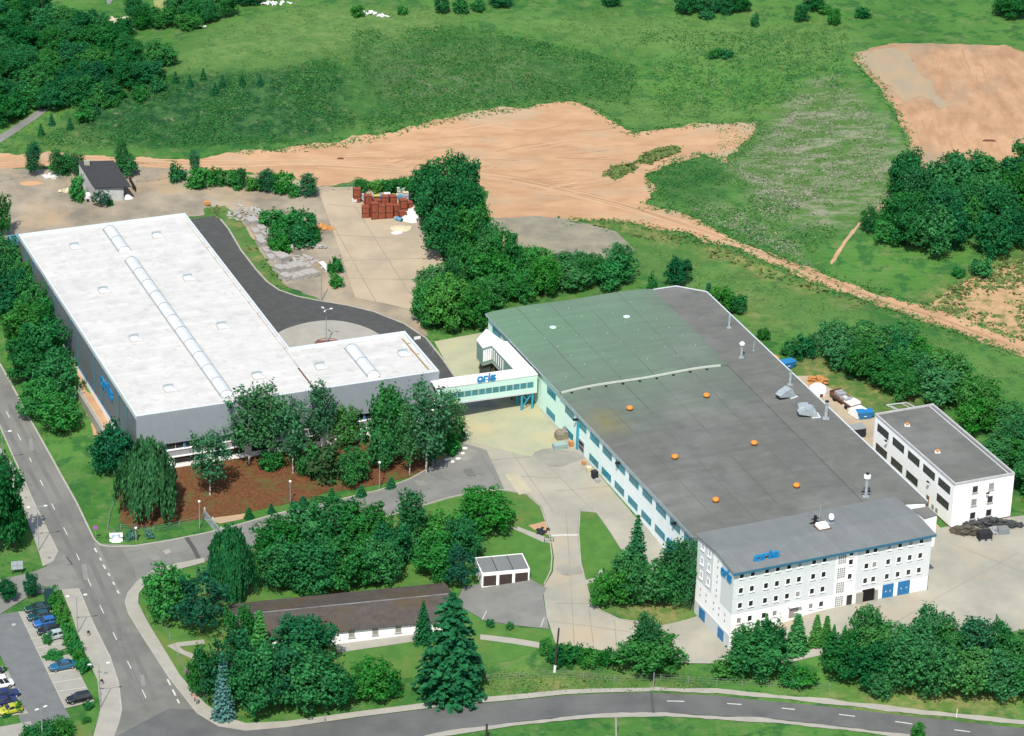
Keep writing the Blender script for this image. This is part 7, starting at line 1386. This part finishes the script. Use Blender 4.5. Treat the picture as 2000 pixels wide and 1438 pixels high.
debris('rubble', 'small white debris on the ground by the tall shrubs', 'rubble', 103, 345, 2.2, 1.2, 24, JUNK['white'], 6); debris('rubble', 'pale boards on the dirt left of the shed', 'rubble', 127, 375, 1.6, 1.0, 12, JUNK['cream'], 7); heap('sand_heap', 'ochre sand heap at the lane gate', 'sand heap', 62, 358, 3.2, 1.6, .6, JUNK['orange'] if False else SAND, 8)
t = box_item('orange_crate', 'small orange crate on the dirt above the grass strip', 'crate', 404, 401, (1.2,1.0,.8), 'orange'); t = box_item('blue_container', 'blue skip half hidden behind the warehouse corner', 'skip', 28, 476, (2.6,1.8,1.6), 'blue', .4)
p = G(172, 392); t = thing('water_tank', 'round-topped pale tank at the corner of the shed', 'tank', p, .1); M().lathe([(.8,0),(.85,.8),(.8,1.4),(.5,1.8),(.1,1.95)], 14).build('tank', JUNK['white'], t); M().box(-.3,-.92,.1,.3,-.8,.7).build('opening', BLACK, t)
p = G(256, 392); t = thing('rubble_mound', 'white stones at the right foot of the shed', 'rubble', p, 0); del t['label']; bpy.data.objects.remove(t)
heap('rubble_heap', 'white stone heap at the right foot of the shed', 'rubble heap', 250, 388, 1.4, .9, .9, JUNK['white'], 12)
p = G(247, 372); t = thing('leaning_board', 'black board leaning outward from the right shed wall', 'board', (p[0]+.6, p[1], p[2]), .1); M().hexa([(.0,-.1,2.5),(.15,-.1,2.5),(.15,2.4,2.9),(.0,2.4,2.9)],[(.05,-.1,2.6),(.2,-.1,2.6),(.2,2.4,3.0),(.05,2.4,3.0)]).build('beam', WOODP, t); M().hexa([(1.5,-1.2,0),(1.6,-1.2,0),(1.6,1.2,0),(1.5,1.2,0)],[(.1,-.6,2.4),(.2,-.6,2.4),(.2,1.4,2.6),(.1,1.4,2.6)]).build('panel', DARKOPEN if False else BLACK, t)
# behind the factory: trailers, skips
p = G(1655, 792); rz = math.atan2(*(G(1690,815)-G(1625,770))[1::-1]); t = thing('flatbed_trailer', 'brown flatbed trailer loaded with grey metal parts', 'trailer', p, rz)
M().box(-4.2,-1.3,.8,2.6,1.3,1.15).box(-4.2,-1.3,1.15,-4.0,1.3,1.7).build('bed', JUNK['brown'], t); M().box(-3.4,-.7,1.152,-1.6,.8,1.8).box(-1.2,-1.0,1.152,.8,.4,1.65).box(-.4,.5,1.152,1.2,1.2,1.5).build('load', JUNK['grey'], t); M().box(-.9,-.6,1.652,.1,0,1.72).build('load_sheet', JUNK['white'], t)
for x in (-2.6, 1.2):
    for y in (-1.25, 1.25): M().tube((x,y-.15,.42),(x,y+.15,.42),.42,n=14).build('wheel', TYRE, t)
for (x, y), lab, w_ in [((1664,800),'white tarpaulin-covered stack beside the flatbed, farther one',2.7),((1676,815),'white tarpaulin-covered stack next to the blue skip, nearer one',2.9)]:
    q = G(x, y - 3); t = thing('covered_stack', lab, 'covered stack', q, rz, 'white covered stacks'); M().hexa([(-1.4,-w_/2,.2),(1.4,-w_/2,.2),(1.4,w_/2,.2),(-1.4,w_/2,.2)],[(-1.15,-w_/2+.2,1.5),(1.15,-w_/2+.2,1.4),(1.0,w_/2-.2,1.6),(-1.2,w_/2-.2,1.5)]).build('cover', LAMPW, t); M().box(-1.3,-w_/2+.1,-.1,1.3,w_/2-.1,.2).build('pallet', JUNK['brown'], t)
for (x, y), lab, r2 in [((1688,820),'blue skip beside the covered stacks',.25),((1537,722),'blue skip peeking over the factory roof edge',.5)]:
    q = G(x, y - 3); t = thing('blue_skip', lab, 'skip', q, r2, 'blue skips'); M().hexa([(-1.1,-.7,.15),(1.1,-.7,.15),(1.1,.7,.15),(-1.1,.7,.15)],[(-1.55,-.95,1.5),(1.55,-.95,1.5),(1.55,.95,1.5),(-1.55,.95,1.5)]).build('hull', GATE_BLUE, t); M().box(-1.6,-1.0,1.502,1.6,1.0,1.58).build('rim', BLUE, t); M().box(-.4,-.83,.7,.2,-.78,.95).build('plate', LAMPW, t)
q = G(1597, 768); t = thing('white_tent', 'white dome cover half hidden by the factory roof edge', 'tent', q, .3); M().lathe([(1.9,0),(1.9,.7),(1.6,1.4),(1.0,1.8),(.1,1.95)], 16).build('cover', LAMPW, t); M().box(-.3,-1.98,.0,.3,-1.8,.7).build('flap', JUNK['brown'], t)
debris('timber_pile', 'ochre timber and box pile on the grass behind the hall', 'timber pile', 1596, 749, 1.5, 1.9, 46, JUNK['orange'], 21, 1.6, 1.6); heap('sand_heap', 'orange sand heap peeking over the factory roof edge', 'sand heap', 1508, 699, 1.6, 1.2, .8, JUNK['orange'], 22)
q = G(1672, 852); t = thing('dark_shelter', 'low black flat-topped shelter beside the factory hall', 'shelter', q, .35); M().box(-1.6,-1.1,1.9,1.6,1.1,2.05).build('roof', JUNK['brown'] if False else POSTG, t); M().box(-1.5,-1.0,-.5,1.5,1.0,1.9).build('body', JUNK['black'], t)
# scrap in front of the white workshop
def scrap(name, label, x, y, rx, ry, n, m, seed, h): return debris(name, label, 'scrap', x, y, rx, ry, n, m, seed, 1.2, h)
scrap('wire_scrap', 'olive wire and branch scrap heap at the left of the workshop front', 1886, 1041, 2.6, 1.1, 150, mat('olive_scrap', (.045,.043,.032), (.11,.10,.075), scale=2), 31, 1.4); scrap('dark_scrap', 'dark scrap heap along the right of the workshop front', 1936, 1027, 5.6, 1.0, 230, mat('dark_scrap', (.025,.029,.03), (.07,.075,.075), scale=2), 32, 1.5); scrap('wire_scrap', 'grey wire tangle between the black bin and the mesh cage', 1943, 1040, 1.0, .8, 60, JUNK['grey'], 33, 1.2)
q = G(1922, 1054); t = thing('waste_bin', 'black open-topped double waste bin before the workshop', 'waste container', q, .25); M().box(-1.2,-.8,0,1.2,.8,1.7).build('bin', JUNK['black'], t); M().box(-1.0,-.83,.1,-.2,-.802,.45).box(.2,-.83,.1,1.0,-.802,.45).build('pocket', JUNK['grey'], t)
q = G(1958, 1042); t = thing('mesh_cage', 'grey wire mesh cage right of the black waste bin', 'wire cage', q, .25); M().box(-1.0,-.7,.1,1.0,.7,1.2).build('filling', mat('cage_grey', (.12,.13,.13), (.2,.21,.21), scale=4), t); cg = M()
for k in range(9): cg.box(-1.03+.25*k,-.74,.05,-.99+.25*k,-.702,1.3)
for z in (.1,.5,.9,1.27): cg.box(-1.03,-.745,z-.03,1.03,-.741,z+.03)
cg.build('mesh', STEEL, t)
# along the factory wall
q = G(1096, 857); t = thing('scrap_bin', 'heaped olive scrap in a mesh bin by the factory door', 'scrap bin', q, .4); M().box(-1.1,-.8,0,1.1,.8,1.2).build('bin', mat('mesh_bin', (.14,.14,.10), (.24,.22,.14), scale=3), t); h_ = M(); rs = random.Random(4)
for k in range(40): a, b = rs.uniform(-1,1), rs.uniform(-.7,.7); h_.box(a-.25,b-.12,1.1+rs.random()*.3,a+.25,b+.12,1.35+rs.random()*.6)
h_.build('scrap', mat('mixed_scrap', (.20,.13,.06), (.30,.30,.28), scale=1.2), t)
q = G(1093, 876); t = thing('mesh_pallets', 'row of mint green mesh pallet boxes below the scrap bin', 'mesh boxes', q, .4); M().box(-1.25,-.75,.1,1.25,.75,1.0).build('boxes', mat('mint_mesh', (.28,.40,.37), (.20,.31,.29), scale=3), t); cg = M()
for k in range(11): cg.box(-1.3+.25*k,-.8,.05,-1.24+.25*k,-.752,1.1)
cg.build('bars', JUNK['grey'], t)
for lab, x, y, w_, h_, c_ in [('orange cardboard box on a pallet by the factory door',1115,872,.7,1.0,'orange'),('small orange box at the factory wall',1140,908,.6,.7,'orange'),('cream pallet box at the factory wall',1150,922,.9,1.0,'cream'),('black scrap box at the factory wall',1161,934,1.0,1.4,'black'),('grey tub at the end of the boxes by the factory wall',1167,942,.7,.6,'grey')]: box_item('wall_box', lab, 'box', x, y, (w_,w_*1.1,h_), c_, .4, group='boxes along the factory wall')
# garden details
for i, (x, y) in enumerate([(868,890),(873,899),(884,903),(895,897),(904,887),(908,877)]):
    q = G(x, y); mb = M(); mb.lathe([(.5,-.2),(.7,.1),(.6,.4),(.25,.55)], 7); o = mb.build('border_stone', LAMPW, None, (q[0], q[1], q[2])); o.scale = (.62 + .2*(i % 2), .6, .6); tag(o, 'white boulder ringing the small bed at the drive bend', 'stone', 'white boulders at the drive bend')
t = tag(M().box(-.25,-1.3,0,.25,1.3,.3).build('ochre_beam', JUNK['orange'], None, tuple(G(865, 893))), 'ochre beam lying on the bark by the white boulders', 'beam'); t.rotation_euler = (0,0,-.5)
q = G(1076, 1055); debris('bed_plants', 'small dark plants and stones in the sandy bed by the drive', 'plants', 1062, 1040, 1.6, 1.2, 14, JUNK['black'], 41, .5, .3)
t = thing('railing', 'dark handrail at the drive end of the garden path', 'railing', G(1072, 1060), .1); M().tube((-.8,0,-.1),(-.8,0,1.0),.04,n=6).tube((.8,0,-.1),(.8,0,1.0),.04,n=6).build('posts', BLACK, t); M().tube((-.8,0,1.0),(.8,0,1.0),.04,n=6).tube((-.8,0,.5),(.8,0,.5),.03,n=6).build('rails', BLACK, t)
debris('ruin_boards', 'pale ruined timber frame lying in the wood clearing', 'ruin', 241, 42, 3.6, 2.4, 34, JUNK['cream'], 51, 2.6, .8); debris('debris', 'white debris beside the bright hilltop bush, left piece', 'rubble', 722, 28, 1.8, .8, 12, LAMPW, 52); debris('debris', 'white debris on the hilltop meadow, right piece', 'rubble', 754, 32, 2.4, .5, 10, LAMPW, 53); debris('debris', 'white stones at the foot of the tree belt on the pale meadow', 'rubble', 391, 54, 1.2, .8, 8, LAMPW, 54); debris('debris', 'pale stones at the upper right end of the tree belt', 'rubble', 540, 8, 4.2, 1.2, 22, LAMPW, 55)
q = G(86, 18); fence('row of pale stakes in the garden above the wood', [(54,14),(66,14),(76,16),(86,18)], 1.6, 1.6, LAMPW, 1); t = thing('road_patch', 'x', 'x', (0,0,0)); bpy.data.objects.remove(t)
drape('country_lane', [(206,-10),(226,-10),(216,8),(210,10)], .08, ASPH); drape('dry_clearing', [(305,22),(330,24),(380,4),(390,-10),(330,-10),(300,2)], .07, mat('dry_grass', (.26,.28,.10), (.20,.24,.08), scale=.4, detail=7), ragged=.5)
for nm, lab, x, y, a in [('sand_stick','dark stick lying on the sandy ground above the lane', 665, 311, .8), ('dark_stone','dark stone on the dirt mound at the right', 1932, 276, 1.6)]:
    o = M().hexa([(-a,-.3,0),(a,-.25,0),(a,.25,0),(-a,.3,0)],[(-a*.7,-.2,.35),(a*.6,-.2,.45),(a*.6,.15,.4),(-a*.7,.2,.3)]).build(nm, JUNK['brown'], None, tuple(G(x, y))); tag(o, lab, 'stone')
# people on the pavement by the junction
SKIN = mat('skin', (.46,.27,.18), rough=.6); HAIR = mat('brown_hair', (.05,.03,.02), rough=.7)
def person(label, x, y, rz, shirt, trousers, step=.12):
    q = G(x, y); t = thing('person', label, 'person', (q[0], q[1], q[2]+.16), rz)
    pts = [(0,0,.92),(0,.0,1.15),(0,0,1.38),(0,.01,1.50),(0,.03,1.66),(-.10,step,.50),(-.10,step*1.2,.06),(-.10,step*1.2+.16,.03),(.10,-step*.6,.50),(.10,-step*1.6,.08),(.10,-step*1.6+.16,.03),(-.20,0,1.36),(-.25,-.06,1.10),(-.24,.06,.88),(.20,0,1.36),(.25,.06,1.10),(.24,.14,.90),(-.09,0,.88),(.09,0,.88)]
    rad = [.135,.125,.15,.06,.10,.065,.045,.035,.065,.045,.035,.06,.042,.035,.06,.042,.035,.09,.09]
    ed = [(0,1),(1,2),(2,3),(3,4),(0,17),(17,5),(5,6),(6,7),(0,18),(18,8),(8,9),(9,10),(2,11),(11,12),(12,13),(2,14),(14,15),(15,16)]
    def skin(nm, idx, mt, grow=0):
        mp = {v: k for k, v in enumerate(idx)}; es = [(mp[a], mp[b]) for a, b in ed if a in mp and b in mp]
        me = bpy.data.meshes.new(nm); me.from_pydata([pts[i] for i in idx], es, []); o = bpy.data.objects.new(nm, me); COL.objects.link(o); o.parent = t; me.materials.append(mt)
        o.modifiers.new('skin', 'SKIN'); sv = me.skin_vertices[0].data
        for k, i in enumerate(idx): sv[k].radius = (rad[i]+grow, rad[i]*(.8 if i < 3 else 1)+grow)
        sv[0].use_root = True; s = o.modifiers.new('sub', 'SUBSURF'); s.levels = 1; s.render_levels = 2; return o
    skin('body', list(range(19)), SKIN); skin('shirt', [1,2,11,12,14,15], shirt, .018); skin('trousers', [0,17,5,6,18,8,9], trousers, .018)
    M().lathe([(.10,1.62),(.125,1.70),(.10,1.79),(.03,1.82)], 10, (0,.0)).build('hair', HAIR, t); return t
person('person in a pale pink top walking on the pavement at the street corner', 379, 1372, 2.4, mat('pink_shirt', (.55,.30,.27)), mat('beige_trousers', (.42,.36,.28)))
person('person in a blue-grey top walking on the pavement, right one of two', 385, 1378, 2.5, mat('bluegrey_shirt', (.30,.38,.45)), mat('grey_trousers', (.22,.22,.24)), -.1)

# ================================================================ tidy up: drop prototypes that were not placed
def wipe(o):
    for c in list(o.children): wipe(c)
    bpy.data.objects.remove(o)
for o in [o for ps in PROT.values() for o in ps]:
    if 'label' not in o: wipe(o)
for o in bpy.data.objects:
    for k in ('nh', 'nw'):
        if k in o: del o[k]
